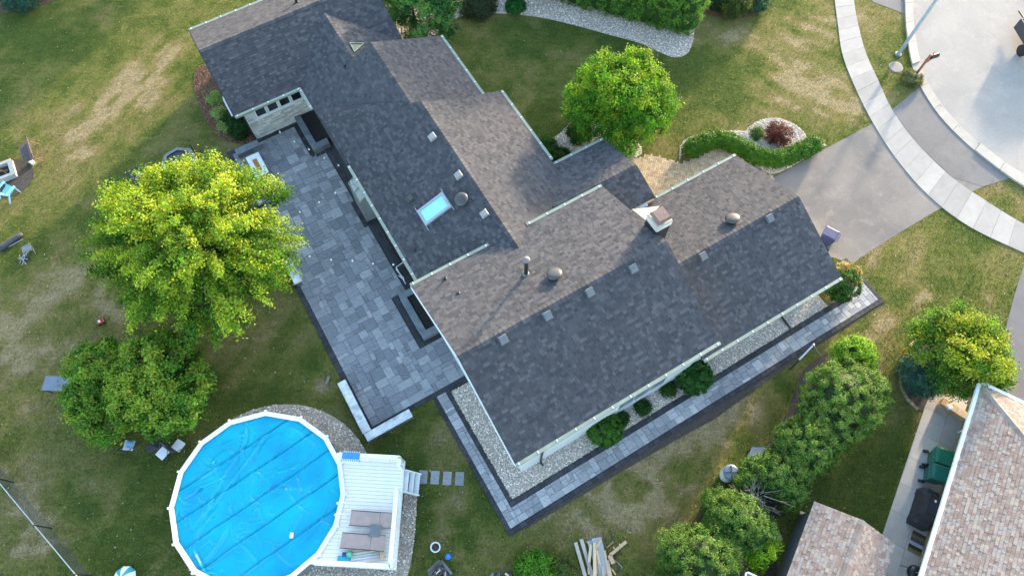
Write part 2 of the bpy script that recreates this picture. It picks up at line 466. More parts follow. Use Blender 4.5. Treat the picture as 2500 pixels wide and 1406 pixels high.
rng = np.random.default_rng(7)
random.seed(11)

# ------------------------------------------------------------------ foliage
def leaves(name, parent, blobs, n, L, W, cols, tipcol=None, tipamt=0.0, mat='leaf', seed=1, sub=26, subr=0.28, shell=0.72, up=0.5, flat=0.0, jit=0.25, radial=0.0, shape='rhomb', kind=None):
    """crown of leaf-sized faces, in clumps over several uneven lobes; blobs = (x, y, z, rx, ry, rz)"""
    g = np.random.default_rng(seed)
    B = np.array(blobs, float)
    if B.shape[1] == 4: B = np.c_[B[:, :3], B[:, 3], B[:, 3], B[:, 3]]
    w = (B[:, 3] * B[:, 4] * B[:, 5]) ** (2 / 3); w /= w.sum()
    ns = max(8, int(sub * len(B)))
    bi = g.choice(len(B), ns, p=w)
    d = g.normal(size=(ns, 3)); d[:, 2] = d[:, 2] * 0.9 + 0.25
    d /= np.linalg.norm(d, axis=1)[:, None]
    rad = shell + (1.06 - shell) * g.random(ns) ** 0.6
    sc = B[bi, :3] + d * B[bi, 3:] * rad[:, None]
    keep = sc[:, 2] > 0.05
    sc, d, bi, rad = sc[keep], d[keep], bi[keep], rad[keep]
    ns = len(sc)
    ctr = (B[:, :3] * w[:, None]).sum(0)
    out = sc - ctr; out /= np.maximum(np.linalg.norm(out, axis=1), 1e-6)[:, None]
    mix = g.random(ns)
    base = np.array(cols, float)
    k = g.integers(0, len(base), ns)
    scol = base[k] * (0.8 + 0.4 * mix[:, None])
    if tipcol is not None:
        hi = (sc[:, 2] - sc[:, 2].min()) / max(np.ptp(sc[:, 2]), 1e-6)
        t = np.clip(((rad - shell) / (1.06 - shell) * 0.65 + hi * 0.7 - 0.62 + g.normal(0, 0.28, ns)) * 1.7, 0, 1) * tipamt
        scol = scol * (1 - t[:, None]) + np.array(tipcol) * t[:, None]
    si = g.integers(0, ns, n)
    off = g.normal(size=(n, 3)) * subr * np.array([1, 1, 0.75])
    if radial:
        ax = out[si] * np.array([1, 1, 0.55])
        off += ax * (g.random((n, 1)) - 0.35) * radial
    P = sc[si] + off
    ok = P[:, 2] > 0.03
    P, si = P[ok], si[ok]; n = len(P)
    N = d[si] * 0.7 + g.normal(size=(n, 3)) * 0.55; N[:, 2] += up
    N /= np.linalg.norm(N, axis=1)[:, None]
    T = np.cross(N, g.normal(size=(n, 3))); T /= np.maximum(np.linalg.norm(T, axis=1), 1e-6)[:, None]
    S = np.cross(N, T)
    ln = L * (0.7 + 0.6 * g.random((n, 1))); wd = W * (0.7 + 0.6 * g.random((n, 1)))
    V = np.stack([P - T * ln / 2, P + S * wd / 2 - N * wd * 0.12, P + T * ln / 2, P - S * wd / 2 - N * wd * 0.12], 1).reshape(-1, 3)
    Q = np.arange(n * 4).reshape(n, 4)
    C = scol[si] * (1.5 if mat == 'needle' else 1.15) * (1 + jit * (g.random((n, 1)) * 2 - 1)) * (1 + 0.12 * g.normal(size=(n, 3)))
    return npmesh(name, V, Q, MT[mat], np.clip(C, 0.002, 0.9), parent=parent, kind=kind)
def limbs(name, parent, base, tips, r0, mat='bark', fork=0.45, seed=3, trunk_top=None):
    g = np.random.default_rng(seed)
    mb = MB()
    base = Vector(base)
    top = Vector(trunk_top) if trunk_top is not None else base + Vector((0, 0, 1.6))
    mb.tube(base, base.lerp(top, 0.5) + Vector((0.03, 0.02, 0)), r0 * 1.25, r0, 9)
    mb.tube(base.lerp(top, 0.5) + Vector((0.03, 0.02, 0)), top, r0, r0 * 0.82, 9)
    for tp in tips:
        tp = Vector(tp)
        m = top.lerp(tp, 0.45) + Vector(g.normal(size=3)) * 0.12 * (tp - top).length * 0.4
        m.z += 0.08 * (tp - top).length
        mb.tube(top, m, r0 * 0.62, r0 * 0.36, 7)
        mb.tube(m, tp, r0 * 0.36, r0 * 0.10, 6)
        for _ in range(3):
            q = m.lerp(tp, 0.2 + 0.5 * g.random())
            e = q + Vector(g.normal(size=3)) * 0.28 * (tp - top).length * 0.6 + (tp - m) * 0.35
            mb.tube(q, e, r0 * 0.2, r0 * 0.05, 5)
    return mb.build(name, MT[mat], parent, smooth=True)
def core(name, parent, blobs, k, mat, col):
    """the dense inside of a clipped shrub: a lumpy closed body under the leaves"""
    mb = MB()
    V, Q = [], []
    for (x, y, z, rx, ry, rz) in blobs:
        n, m = 14, 8
        o = len(V)
        for j in range(m + 1):
            ph = math.pi * j / m - math.pi / 2
            for i in range(n):
                th = 2 * math.pi * i / n
                q = k * (1 + 0.08 * math.sin(3 * th + j) + 0.05 * math.sin(5 * th + 2 * j))
                V.append((x + rx * q * math.cos(ph) * math.cos(th), y + ry * q * math.cos(ph) * math.sin(th), max(0.02, z + rz * q * math.sin(ph))))
        for j in range(m):
            for i in range(n):
                Q.append((o + j * n + i, o + j * n + (i + 1) % n, o + (j + 1) * n + (i + 1) % n, o + (j + 1) * n + i))
    return npmesh(name, np.array(V), np.array(Q), MT[mat], np.array([col] * len(Q)), parent=parent, smooth=True)
def stones(name, polys, dens, s0, s1, cols, z, parent=None, seed=5, excl=()):
    """loose stones over an area, each a small uneven six-cornered lump"""
    g = np.random.default_rng(seed)
    pts = []
    for poly in polys:
        a = np.asarray(poly, float)
        lo, hi = a.min(0), a.max(0)
        n = int(dens * (hi - lo).prod())
        p = lo + (hi - lo) * g.random((n, 2))
        p = p[inpoly(p, a)]
        for e in excl: p = p[~inpoly(p, e)]
        pts.append(p)
    P = np.concatenate(pts); n = len(P)
    sz = s0 + (s1 - s0) * g.random(n) ** 1.5
    th = g.random(n) * 2 * math.pi
    ex = np.stack([np.cos(th), np.sin(th), np.zeros(n)], 1) * (sz * (0.8 + 0.6 * g.random(n)))[:, None]
    ey = np.stack([-np.sin(th), np.cos(th), np.zeros(n)], 1) * sz[:, None]
    ez = np.stack([g.normal(0, 0.2, n), g.normal(0, 0.2, n), np.ones(n)], 1) * (sz * 0.7)[:, None]
    c = np.c_[P, z + sz * 0.35]
    V = np.stack([c + ex, c + ey, c - ex, c - ey, c + ez, c - ez], 1).reshape(-1, 3)
    f = np.array([(0, 1, 4), (1, 2, 4), (2, 3, 4), (3, 0, 4)])
    T = (np.arange(n)[:, None, None] * 6 + f[None]).reshape(-1, 3)
    base = np.array(cols)[g.integers(0, len(cols), n)] * (0.7 + 0.6 * g.random((n, 1)))
    return npmesh(name, V, T, MT['stone'], np.repeat(base, 4, 0), tris=True, parent=parent, kind='stuff')
# ================================================================== GROUND
# outlines -----------------------------------------------------------
side_l = spline(GP([(2030, -60), (2037, 0), (2045, 60), (2056, 133), (2085, 210), (2130, 300), (2190, 392), (2270, 482), (2370, 556), (2500, 618), (2640, 680)]), k=8)
side_r = spline(GP([(2078, -60), (2084, 0), (2092, 50), (2112, 127), (2140, 190), (2177, 268), (2232, 345), (2318, 430), (2400, 487), (2500, 548), (2640, 612)]), k=8)
kerb_o = spline(GP([(2204, -80), (2208, 0), (2210, 60), (2221, 140), (2240, 200), (2286, 275), (2346, 340), (2420, 402), (2500, 458), (2650, 540)]), k=8)
kerb_i = spline(GP([(2222, -80), (2227, 0), (2229, 60), (2241, 138), (2262, 198), (2304, 264), (2362, 326), (2434, 386), (2510, 436), (2655, 515)]), k=8)
road_poly = kerb_i + [(75, 12), (75, 75), (30, 75), (27.5, 52)]
sheet('road', road_poly, 0.012, MT['road'])
drive_poly = GP([(1850, 400), (1893, 432), (2000, 372), (2130, 302), (2192, 268), (2246, 212), (2292, 268), (2350, 334), (2424, 396), (2476, 432), (2395, 458), (2316, 497), (2200, 566), (2100, 630), (2080, 646), (2040, 630), (1960, 620), (1840, 500)])
sheet('driveway', drive_poly, 0.010, MT['asphalt'])
apron_poly = GP([(2178, 268), (2246, 212), (2292, 268), (2350, 334), (2424, 396), (2476, 432), (2400, 456), (2322, 432), (2234, 347)])
sheet('driveway_apron', apron_poly, 0.015, MT['apron'], bare=False)
sheet('neighbour_driveway', GP([(2110, -60), (2216, -60), (2214, 38), (2180, 24), (2132, 6), (2120, -10)]), 0.010, MT['apron'])
sheet('neighbour_drive_strip', GP([(2560, 560), (2500, 648), (2478, 715), (2458, 790), (2448, 860), (2440, 960), (2490, 1010), (2650, 1010), (2700, 600)]), 0.010, MT['asphalt_dark'])
# sidewalk slabs
sw = bpy.data.objects.new('sidewalk', None); link(sw); props(sw, kind='structure')
BARE.append(side_l + side_r[::-1])
def along(pl, s):
    P = np.array(pl); seg = np.linalg.norm(np.diff(P, axis=0), axis=1); c = np.r_[0, np.cumsum(seg)]
    s = np.clip(s, 0, 1) * c[-1]
    return np.array([np.interp(s, c, P[:, 0]), np.interp(s, c, P[:, 1])])
NS = 27
for i in range(NS):
    t0, t1 = i / NS + 0.00022, (i + 1) / NS - 0.00022
    l0, lm, l1 = along(side_l, t0), along(side_l, (t0 + t1) / 2), along(side_l, t1)
    r0, rm, r1 = along(side_r, t0), along(side_r, (t0 + t1) / 2), along(side_r, t1)
    MB().prism([l0, r0, rm, r1, l1, lm], -0.02, 0.035 + 0.008 * random.random()).build('slab', MT['concrete'], sw)
kb = bpy.data.objects.new('kerb', None); link(kb); props(kb, kind='structure')
NK = 13
for i in range(NK):
    t = [i / NK + 0.0005, (i + 0.33) / NK, (i + 0.66) / NK, (i + 1) / NK - 0.0005]
    poly = [along(kerb_o, s) for s in t] + [along(kerb_i, s) for s in t[::-1]]
    MB().prism(poly, -0.03, 0.11 if not 5 <= i <= 8 else 0.05).build('kerb_stone', MT['kerb'], kb)
# herringbone entrance path: laid bricks
path_poly = GP([(1520, 372), (1548, 386), (1590, 379), (1630, 390), (1662, 398), (1700, 386), (1750, 362), (1785, 372), (1840, 404), (1893, 434), (1860, 500), (1600, 580), (1520, 480)])
ep = sheet('entrance_path', path_poly, 0.012, MT['dirt'])
mb = MB()
pc = np.array(path_poly).mean(0)
cu, su = math.cos(HTH + R(45)), math.sin(HTH + R(45))
bw = 0.11
cand = []
for i in range(-80, 80):
    for j in range(-80, 80):
        k = (i - j) % 4
        if k == 0: cand.append((i * bw, j * bw, 2 * bw, bw))
        elif k == 2: cand.append((i * bw, j * bw - bw, bw, 2 * bw))
cc = np.array([(x + w / 2, y + h / 2) for x, y, w, h in cand])
cw = np.c_[pc[0] + cc[:, 0] * cu - cc[:, 1] * su, pc[1] + cc[:, 0] * su + cc[:, 1] * cu]
okm = inpoly(cw, np.array(path_poly))
for (x, y, w, h), o_ in zip(cand, okm):
    if not o_: continue
    q = 0.006
    pts = [(x + q, y + q), (x + w - q, y + q), (x + w - q, y + h - q), (x + q, y + h - q)]
    wp = [(pc[0] + a * cu - b * su, pc[1] + a * su + b * cu) for a, b in pts]
    zz = 0.028 + 0.006 * random.random()
    mb.add([(p[0], p[1], zz) for p in wp] + [(p[0], p[1], 0.01) for p in wp], [(0, 1, 2, 3), (4, 5, 1, 0), (5, 6, 2, 1), (6, 7, 3, 2), (7, 4, 0, 3)], random.random())
mb.build('brick_pavers', MT['brickpaver'], ep, kind='stuff')
# gravel and planting beds -------------------------------------------
GREYST = [(0.62, 0.52, 0.43), (0.74, 0.64, 0.54), (0.44, 0.37, 0.32), (0.68, 0.53, 0.41), (0.85, 0.75, 0.64)]
TANST = [(0.30, 0.24, 0.17), (0.40, 0.33, 0.25), (0.20, 0.15, 0.11), (0.26, 0.22, 0.19), (0.50, 0.44, 0.36)]
bed_hedge = spline(GP([(1070, 80), (1090, 58), (1130, 40), (1180, 34), (1250, 36), (1320, 44), (1400, 62), (1480, 84), (1560, 106), (1610, 128), (1645, 141), (1675, 134), (1690, 108), (1694, 82)]), k=5) + GP([(1700, 40), (1500, -40), (1300, -60), (1150, -60)])
sheet('hedge_bed', bed_hedge, 0.02, MT['gravelbed'])
bed_corner = spline(GP([(975, 100), (1010, 100), (1048, 92), (1068, 82), (1080, 66)]), k=5) + GP([(1100, 50), (1150, 36), (1150, -60), (905, -60), (930, 0)])
sheet('conifer_bed', bed_corner, 0.016, MT['mulch'])
bed_tree = spline(GP([(1335, 352), (1372, 322), (1400, 296), (1440, 296), (1500, 318), (1552, 345), (1567, 372), (1545, 386), (1500, 380), (1420, 400), (1352, 412), (1325, 385)]), True, 5)
sheet('tree_bed', bed_tree, 0.02, MT['gravelbed'])
bed_barb = spline(GP([(1818, 330), (1838, 304), (1868, 291), (1905, 291), (1940, 305), (1963, 326), (1962, 345), (1905, 378), (1850, 360)]), True, 5)
sheet('barberry_bed', bed_barb, 0.02, MT['gravelbed'])
bed_hr = spline(GP([(1660, 405), (1663, 380), (1690, 374), (1745, 350), (1790, 372), (1850, 408), (1890, 425), (1960, 392), (2004, 362), (2010, 352), (1900, 330), (1760, 320), (1668, 345)]), True, 4)
sheet('low_hedge_bed', bed_hr, 0.017, MT['gravelbed'])
pool_c = G(629, 1213, 1.3)
ring = [(pool_c.x + 0.28 + 4.32 * math.cos(t), pool_c.y + 0.12 + 4.15 * math.sin(t)) for t in np.linspace(0, 2 * math.pi, 48, endpoint=False)]
sheet('pool_bed', ring, 0.018, MT['gravelbed'])
bed_deck = GP([(770, 1340), (985, 1180), (1020, 1193), (1016, 1250), (1012, 1310), (1003, 1375), (992, 1420), (740, 1440)])
sheet('deck_bed', bed_deck, 0.022, MT['gravelbed'])
h2 = lambda L: [tuple(HL(a, b))[:2] for a, b in L]
bed_h1 = h2([(0.86, 1.22), (18.6, 1.22), (18.6, 2.3), (2.2, 2.3), (2.2, 6.76), (0.86, 6.76)])
sheet('house_bed', bed_h1, 0.035, MT['gravelbed'], th=0.06)
bed_mulch = spline(GP([(492, 160), (478, 172), (473, 200), (480, 240), (497, 285), (520, 320), (548, 342), (590, 352), (640, 345)]), k=5) + h2([(-1.2, 24.6), (-1.2, 30.2)])
sheet('mulch_bed', bed_mulch, 0.02, MT['mulch'])
bed_right = spline(GP([(2262, 818), (2225, 842), (2203, 880), (2198, 930), (2212, 970), (2245, 1002), (2300, 985), (2400, 990), (2452, 900), (2440, 800), (2350, 790)]), True, 5)
sheet('tree_island', bed_right, 0.018, MT['darkdirt'])
bed_bot = spline(GP([(1232, 1430), (1246, 1392), (1285, 1370), (1335, 1362), (1385, 1362), (1412, 1384), (1424, 1430)]), k=5)
sheet('flower_bed', bed_bot, 0.018, MT['mulch'])
bed_cedar = spline(GP([(1960, 905), (1920, 1010), (1860, 1100), (1800, 1190), (1760, 1200), (1690, 1290), (1640, 1406), (1640, 1460), (1860, 1460), (1900, 1350), (1880, 1290), (1990, 1140), (2120, 1020), (2150, 900), (2110, 830), (2040, 850)]), True, 4)
sheet('cedar_bed', bed_cedar, 0.014, MT['darkdirt'])
pit = [tuple(G(18, 436) + Vector((1.35 * math.cos(t), 1.2 * math.sin(t), 0)))[:2] for t in np.linspace(0, 2 * math.pi, 28, endpoint=False)]
sheet('fire_pit_ground', pit, 0.012, MT['darkdirt'])
bed_tl = spline(GP([(-60, 30), (0, 33), (50, 26), (100, 14), (135, 0), (160, -20)]), k=5) + GP([(160, -70), (-80, -70)])
sheet('corner_bed', bed_tl, 0.018, MT['mulch'])
bed_tr = spline(GP([(1715, 34), (1745, 40), (1790, 46), (1835, 40), (1862, 20), (1880, -10)]), k=5) + GP([(1880, -60), (1700, -60)])
sheet('shrub_bed', bed_tr, 0.018, MT['mulch'])
# strip of bare soil beyond the walkway
strip = h2([(0.2, 0.05), (21.2, 0.1), (21.2, -0.03), (17, -0.08), (13, -0.28), (10.5, -0.42), (8.5, -0.30), (6, -0.22), (3, -0.15), (1.2, -0.12), (0.1, -0.05)])
sheet('soil_strip', strip, 0.012, MT['darkdirt'])

pebbles = [('gravel', [bed_hedge, bed_tree, bed_barb, bed_hr], 330, 0.022, 0.05, GREYST, 0.02),
           ('gravel', [bed_h1], 420, 0.018, 0.04, GREYST, 0.035),
           ('gravel', [ring, bed_deck], 330, 0.02, 0.045, GREYST + TANST[:2], 0.022),
           ('gravel', [bed_corner], 260, 0.03, 0.06, TANST, 0.018)]
PLAB = ['grey river gravel in the beds by the front lawn', 'fine grey gravel strip along the white house walls', 'pale gravel ringing the pool and white deck', 'brown gravel under the conifers beside the dark roof']
for i, (nm, pl, dn, s0, s1, cl, z) in enumerate(pebbles):
    props(stones(nm, pl, dn, s0, s1, cl, z, seed=20 + i), PLAB[i], 'gravel')
chips = stones('mulch_chips', [bed_mulch, bed_tl, bed_bot], 220, 0.02, 0.05, [(0.17, 0.09, 0.05), (0.10, 0.055, 0.035), (0.24, 0.14, 0.08)], 0.02, seed=31)
props(chips, 'brown bark chips in the planting beds', 'mulch')
# ------------------------------------------------------------------ lawn
def w2px(X, Y):
    q = np.stack([X, Y, np.full_like(X, -CAM_H)], -1)
    w = q @ _F
    return 1250 + FPX * q[..., 0] / w, 703 - FPX * (q @ _U) / w
gx = np.r_[[-700, -300, -120, -60], np.arange(-36, 36.01, 0.22), [60, 120, 300, 700]]
gy = np.r_[[-700, -300, -100, -40, -15], np.arange(-4, 46.01, 0.22), [60, 100, 300, 700]]
X, Y = np.meshgrid(gx, gy)
nx, ny = len(gx), len(gy)
def smooth_noise(seed, step):
    g = np.random.default_rng(seed)
    a = g.random((int(160 / step) + 4, int(160 / step) + 4))
    u = np.clip((X + 80) / step, 0, a.shape[1] - 2.001); v = np.clip((Y + 80) / step, 0, a.shape[0] - 2.001)
    i, j = u.astype(int), v.astype(int); fu, fv = u - i, v - j
    fu = fu * fu * (3 - 2 * fu); fv = fv * fv * (3 - 2 * fv)
    return (a[j, i] * (1 - fu) + a[j, i + 1] * fu) * (1 - fv) + (a[j + 1, i] * (1 - fu) + a[j + 1, i + 1] * fu) * fv
def spot(x, y, rx, ry, rot, amt, z=0):
    """a worn or dry place, centre by survey point, radii in metres, long axis ROT degrees from +X"""
    c = G(x, y)
    dx, dy = X - c.x, Y - c.y
    r = R(rot)
    a = (dx * math.cos(r) + dy * math.sin(r)) / rx; b = (-dx * math.sin(r) + dy * math.cos(r)) / ry
    return amt * np.exp(-(a * a + b * b))
def streak_noise(seed, ang, lu, lv):
    g = np.random.default_rng(seed)
    a = g.random((int(240 / lv) + 4, int(240 / lu) + 4))
    r = R(ang)
    u = np.clip((X * math.cos(r) + Y * math.sin(r) + 120) / lu, 0, a.shape[1] - 2.001); v = np.clip((-X * math.sin(r) + Y * math.cos(r) + 120) / lv, 0, a.shape[0] - 2.001)
    i, j = u.astype(int), v.astype(int); fu, fv = u - i, v - j
    fu = fu * fu * (3 - 2 * fu); fv = fv * fv * (3 - 2 * fv)
    return (a[j, i] * (1 - fu) + a[j, i + 1] * fu) * (1 - fv) + (a[j + 1, i] * (1 - fu) + a[j + 1, i + 1] * fu) * fv
STK = np.clip(2.4 * (0.6 * streak_noise(21, 58, 2.2, 0.42) + 0.4 * streak_noise(22, 62, 0.9, 0.25) - 0.22), 0, 1.6)
STK2 = np.clip(2.4 * (0.6 * streak_noise(23, -35, 2.0, 0.42) + 0.4 * streak_noise(24, -30, 0.8, 0.25) - 0.22), 0, 1.6)
RGH = np.clip(2.2 * (0.5 * smooth_noise(25, 0.45) + 0.5 * smooth_noise(26, 1.0) - 0.2), 0, 1.5)
dry = 0.31 + 0.6 * (smooth_noise(1, 3.1) - 0.5) + 0.5 * (smooth_noise(2, 1.1) - 0.5) + 0.35 * (smooth_noise(8, 0.55) - 0.5)
for s in [(290, 235, 5.4, 2.2, 57, 0.62), (245, 340, 3.6, 0.7, 63, 0.5), (185, 420, 2.6, 0.35, 75, 0.45), (330, 210, 3.0, 0.45, 55, 0.4), (390, 160, 2.6, 0.4, 62, 0.35),
          (1990, 70, 2.6, 1.5, 25, 0.75), (1930, 200, 4.2, 1.4, -38, 0.75), (2010, 170, 2.5, 1.6, -20, 0.3), (2040, 270, 3.0, 0.8, -40, 0.4), (1830, 90, 3.0, 0.9, -25, 0.4), (1860, 270, 2.0, 1.2, 0, 0.35),
          (1110, 1260, 0.8, 1.7, 10, 0.75), (1120, 1340, 1.3, 0.8, -20, 0.45), (1290, 190, 2.6, 2.2, 0, 0.35), (1200, 300, 2.2, 2.0, 0, 0.25),
          (1580, 1130, 3.4, 1.5, 35, 0.9), (1700, 1060, 2.4, 1.0, 35, 0.8), (1620, 1230, 2.4, 1.4, 20, 0.8), (1420, 1230, 2.0, 0.8, 35, 0.4), (1480, 1290, 2.0, 0.9, 20, 0.3), (1900, 960, 2.4, 0.8, 40, 0.5), (1650, 1330, 1.0, 0.6, 0, 0.4),
          (285, 770, 2.4, 0.55, -52, 0.85), (250, 735, 1.3, 0.6, -50, 0.5), (560, 830, 1.8, 1.0, 0, 0.6), (470, 880, 1.2, 0.7, 0, 0.4), (720, 940, 1.6, 0.9, 10, 0.5), (785, 945, 0.4, 0.5, 0, 0.5),
          (260, 830, 1.5, 0.9, 0, 0.4), (100, 880, 2.6, 1.8, 0, 0.5), (150, 690, 2.2, 1.6, 0, 0.5), (60, 760, 2.0, 1.6, 0, 0.4), (90, 1010, 2.0, 1.2, 0, 0.3), (170, 1290, 1.6, 1.2, 0, 0.35), (385, 1230, 0.45, 0.5, 0, 0.7), (390, 1370, 0.5, 0.9, 0, 0.7), (235, 1180, 0.6, 0.4, 0, 0.5), (130, 1130, 1.4, 0.9, 0, 0.35),
          (2200, 770, 2.6, 0.28, 36, 0.8), (2130, 815, 1.2, 0.3, 36, 0.6), (2290, 700, 1.4, 0.4, 36, 0.5), (2420, 740, 0.5, 1.0, 0, 0.6), (2180, 850, 0.9, 0.7, 0, 0.4), (2160, 160, 1.2, 1.6, 0, 0.5), (2190, 215, 0.9, 1.0, 0, 0.4),
          (30, 1200, 0.5, 1.6, 35, 0.5), (85, 1260, 2.6, 0.35, -52, 0.75), (170, 1350, 2.6, 0.35, -52, 0.75), (60, 1330, 1.6, 1.0, 0, 0.35), (2130, 1150, 1.6, 1.2, 0, 0.15), (1985, 1000, 0.6, 0.4, 0, 0.3), (1640, 1370, 0.6, 0.3, 0, 0.4)]:
    dry += 0.95 * spot(*s) * (STK if s[0] < 480 and s[1] < 480 else STK2 if s[0] > 1750 and s[1] < 300 else RGH)
for s in [(1150, 130, 2.2, 1.5, 0, -0.35), (1300, 340, 1.2, 2.0, 0, -0.3), (1720, 200, 1.8, 2.0, 0, -0.35), (1000, 1250, 0.5, 1.8, 0, -0.5), (1180, 1200, 0.5, 1.6, 30, -0.5), (960, 1080, 2.4, 0.8, 30, -0.35),
          (640, 960, 2.6, 0.6, 10, -0.35), (100, 90, 4.0, 2.0, 0, -0.3), (2330, 620, 3.0, 1.2, 36, -0.2), (2100, 1150, 2.4, 2.8, 0, -0.4), (200, 1080, 1.8, 0.8, 0, -0.2), (400, 1150, 0.9, 0.6, 0, -0.3), (1330, 220, 0.8, 3.0, 0, -0.2)]:
    dry += spot(*s)
# mower and tyre streaks: stretched noise along the slope of the plot
ang = R(58)
us = X * math.cos(ang) + Y * math.sin(ang); vs = -X * math.sin(ang) + Y * math.cos(ang)
g = np.random.default_rng(4)
tab = g.random((64, 400))
iu = np.clip(((us + 90) / 3.0), 0, 62).astype(int); iv = np.clip((vs + 90) / 0.45, 0, 398).astype(int)
dry += (tab[iu, iv] - 0.5) * 0.22
dry = np.clip(dry, 0, 1)
Z = np.zeros_like(X)
idx = np.arange(nx * ny).reshape(ny, nx)
Q = np.stack([idx[:-1, :-1], idx[:-1, 1:], idx[1:, 1:], idx[1:, :-1]], -1).reshape(-1, 4)
me = bpy.data.meshes.new('lawn')
me.vertices.add(nx * ny); me.vertices.foreach_set('co', np.stack([X, Y, Z], -1).astype(np.float32).ravel())
me.loops.add(len(Q) * 4); me.loops.foreach_set('vertex_index', Q.astype(np.int32).ravel())
me.polygons.add(len(Q)); me.polygons.foreach_set('loop_start', np.arange(0, len(Q) * 4, 4, dtype=np.int32))
at = me.attributes.new('dry', 'FLOAT', 'POINT'); at.data.foreach_set('value', dry.astype(np.float32).ravel())
me.update(calc_edges=True)
m, nt, n, l, b = _nt('lawn_grass')
p = _pos(n)
a = n.new('ShaderNodeAttribute'); a.attribute_name = 'dry'
t1 = _noise(n, l, 1.7, 6, 0.65, p, 0.4); t2 = _noise(n, l, 9.0, 5, 0.7, p); t3 = _noise(n, l, 70.0, 3, 0.7, p)
mp = n.new('ShaderNodeMapping'); mp.inputs['Rotation'].default_value = (0, 0, R(-58)); mp.inputs['Scale'].default_value = (0.9, 4.5, 1)
l.new(p, mp.inputs[0])
t4 = _noise(n, l, 0.9, 6, 0.7, mp.outputs[0], 0.5)
f = _math(n, l, 'ADD', a.outputs['Fac'], _math(n, l, 'MULTIPLY', _math(n, l, 'SUBTRACT', t2.outputs[0], 0.5), 1.15))
f = _math(n, l, 'ADD', f, _math(n, l, 'MULTIPLY', _math(n, l, 'SUBTRACT', t1.outputs[0], 0.5), 0.55))
f = _math(n, l, 'ADD', f, _math(n, l, 'MULTIPLY', _math(n, l, 'SUBTRACT', t4.outputs[0], 0.5), 0.85))
c = _ramp(n, l, f, [(0.0, (0.058, 0.086, 0.017)), (0.28, (0.102, 0.118, 0.026)), (0.5, (0.146, 0.138, 0.042)), (0.72, (0.170, 0.142, 0.054)), (1.0, (0.255, 0.205, 0.112))])
fr = _ramp(n, l, t3.outputs[0], [(0.3, (0.62,) * 3), (0.7, (1.38,) * 3)])
c = _mix(n, l, c, fr, 1.0, 'MULTIPLY')
t5 = _noise(n, l, 5.0, 5, 0.72, p, 1.2); t6 = _noise(n, l, 24.0, 4, 0.7, p, 0.8)
c = _mix(n, l, c, _ramp(n, l, t5.outputs[0], [(0.33, (0.74,) * 3), (0.68, (1.28,) * 3)]), 1.0, 'MULTIPLY')
c = _mix(n, l, c, _ramp(n, l, t6.outputs[0], [(0.3, (0.66,) * 3), (0.7, (1.36,) * 3)]), 1.0, 'MULTIPLY')
l.new(c, b.inputs['Base Color'])
b.inputs['Roughness'].default_value = 0.95
b.inputs['Specular IOR Level'].default_value = 0.1
hb = _math(n, l, 'ADD', t3.outputs[0], _math(n, l, 'MULTIPLY', t2.outputs[0], 1.2))
_bump(n, l, b, hb, 0.7, 0.05)
me.materials.append(m)
lawn = link(bpy.data.objects.new('lawn', me)); props(lawn, kind='structure')
# ================================================================== PATIO AND WALKWAY (plot axes a, b)
def paved(root, rects, seed, unit=0.2, most=300, holes=(), mat='paver'):
    """random slate slabs on a grid; returns list of (a0, a1, b0, b1)"""
    g = random.Random(seed)
    out = []
    sizes = [(3, 2), (2, 3), (3, 3), (2, 2), (2, 1), (3, 1), (1, 2), (4, 2), (2, 4)]
    wts = [5, 3, 3, 4, 2, 3, 1, 2, 1]
    for (a0, a1, b0, b1) in rects:
        na, nb = max(1, round((a1 - a0) / unit)), max(1, round((b1 - b0) / unit))
        ua, ub = (a1 - a0) / na, (b1 - b0) / nb
        occ = np.zeros((na, nb), bool)
        for (h0, h1, k0, k1) in holes:
            for i in range(na):
                for j in range(nb):
                    ca, cb = a0 + (i + .5) * ua, b0 + (j + .5) * ub
                    if h0 < ca < h1 and k0 < cb < k1: occ[i, j] = True
        for j in range(nb):
            for i in range(na):
                if occ[i, j]: continue
                for s in sorted(sizes, key=lambda q: -g.random() ** (1 / wts[sizes.index(q)])) + [(1, 1)]:
                    if i + s[0] <= na and j + s[1] <= nb and not occ[i:i + s[0], j:j + s[1]].any():
                        occ[i:i + s[0], j:j + s[1]] = True
                        out.append((a0 + i * ua, a0 + (i + s[0]) * ua, b0 + j * ub, b0 + (j + s[1]) * ub))
                        break
    out.sort(key=lambda q: -(q[1] - q[0]) * (q[3] - q[2]) * (1.25 if q[2] < 13 else 1))
    cache = {}
    rest = MB()
    for k, (x0, x1, y0, y1) in enumerate(out):
        w, h = round(x1 - x0, 2), round(y1 - y0, 2)
        zt = 0.055 + g.uniform(-0.003, 0.003)
        if k < most:
            if (w, h) not in cache:
                q = 0.005
                cache[(w, h)] = MB().bbox(-w / 2 + q, w / 2 - q, -h / 2 + q, h / 2 - q, -0.045, 0, 0.007).mesh('paver', MT[mat])
            o = bpy.data.objects.new('paver', cache[(w, h)])
            link(o, root); o.location = ((x0 + x1) / 2, (y0 + y1) / 2, zt)
            o.rotation_euler = (g.uniform(-.004, .004), g.uniform(-.004, .004), 0)
        else:
            rest.bbox(x0 + .005, x1 - .005, y0 + .005, y1 - .005, 0.01, zt, 0.007, 0.001 + g.random())
    if rest.v: rest.build('pavers', MT[mat], root, kind='stuff')
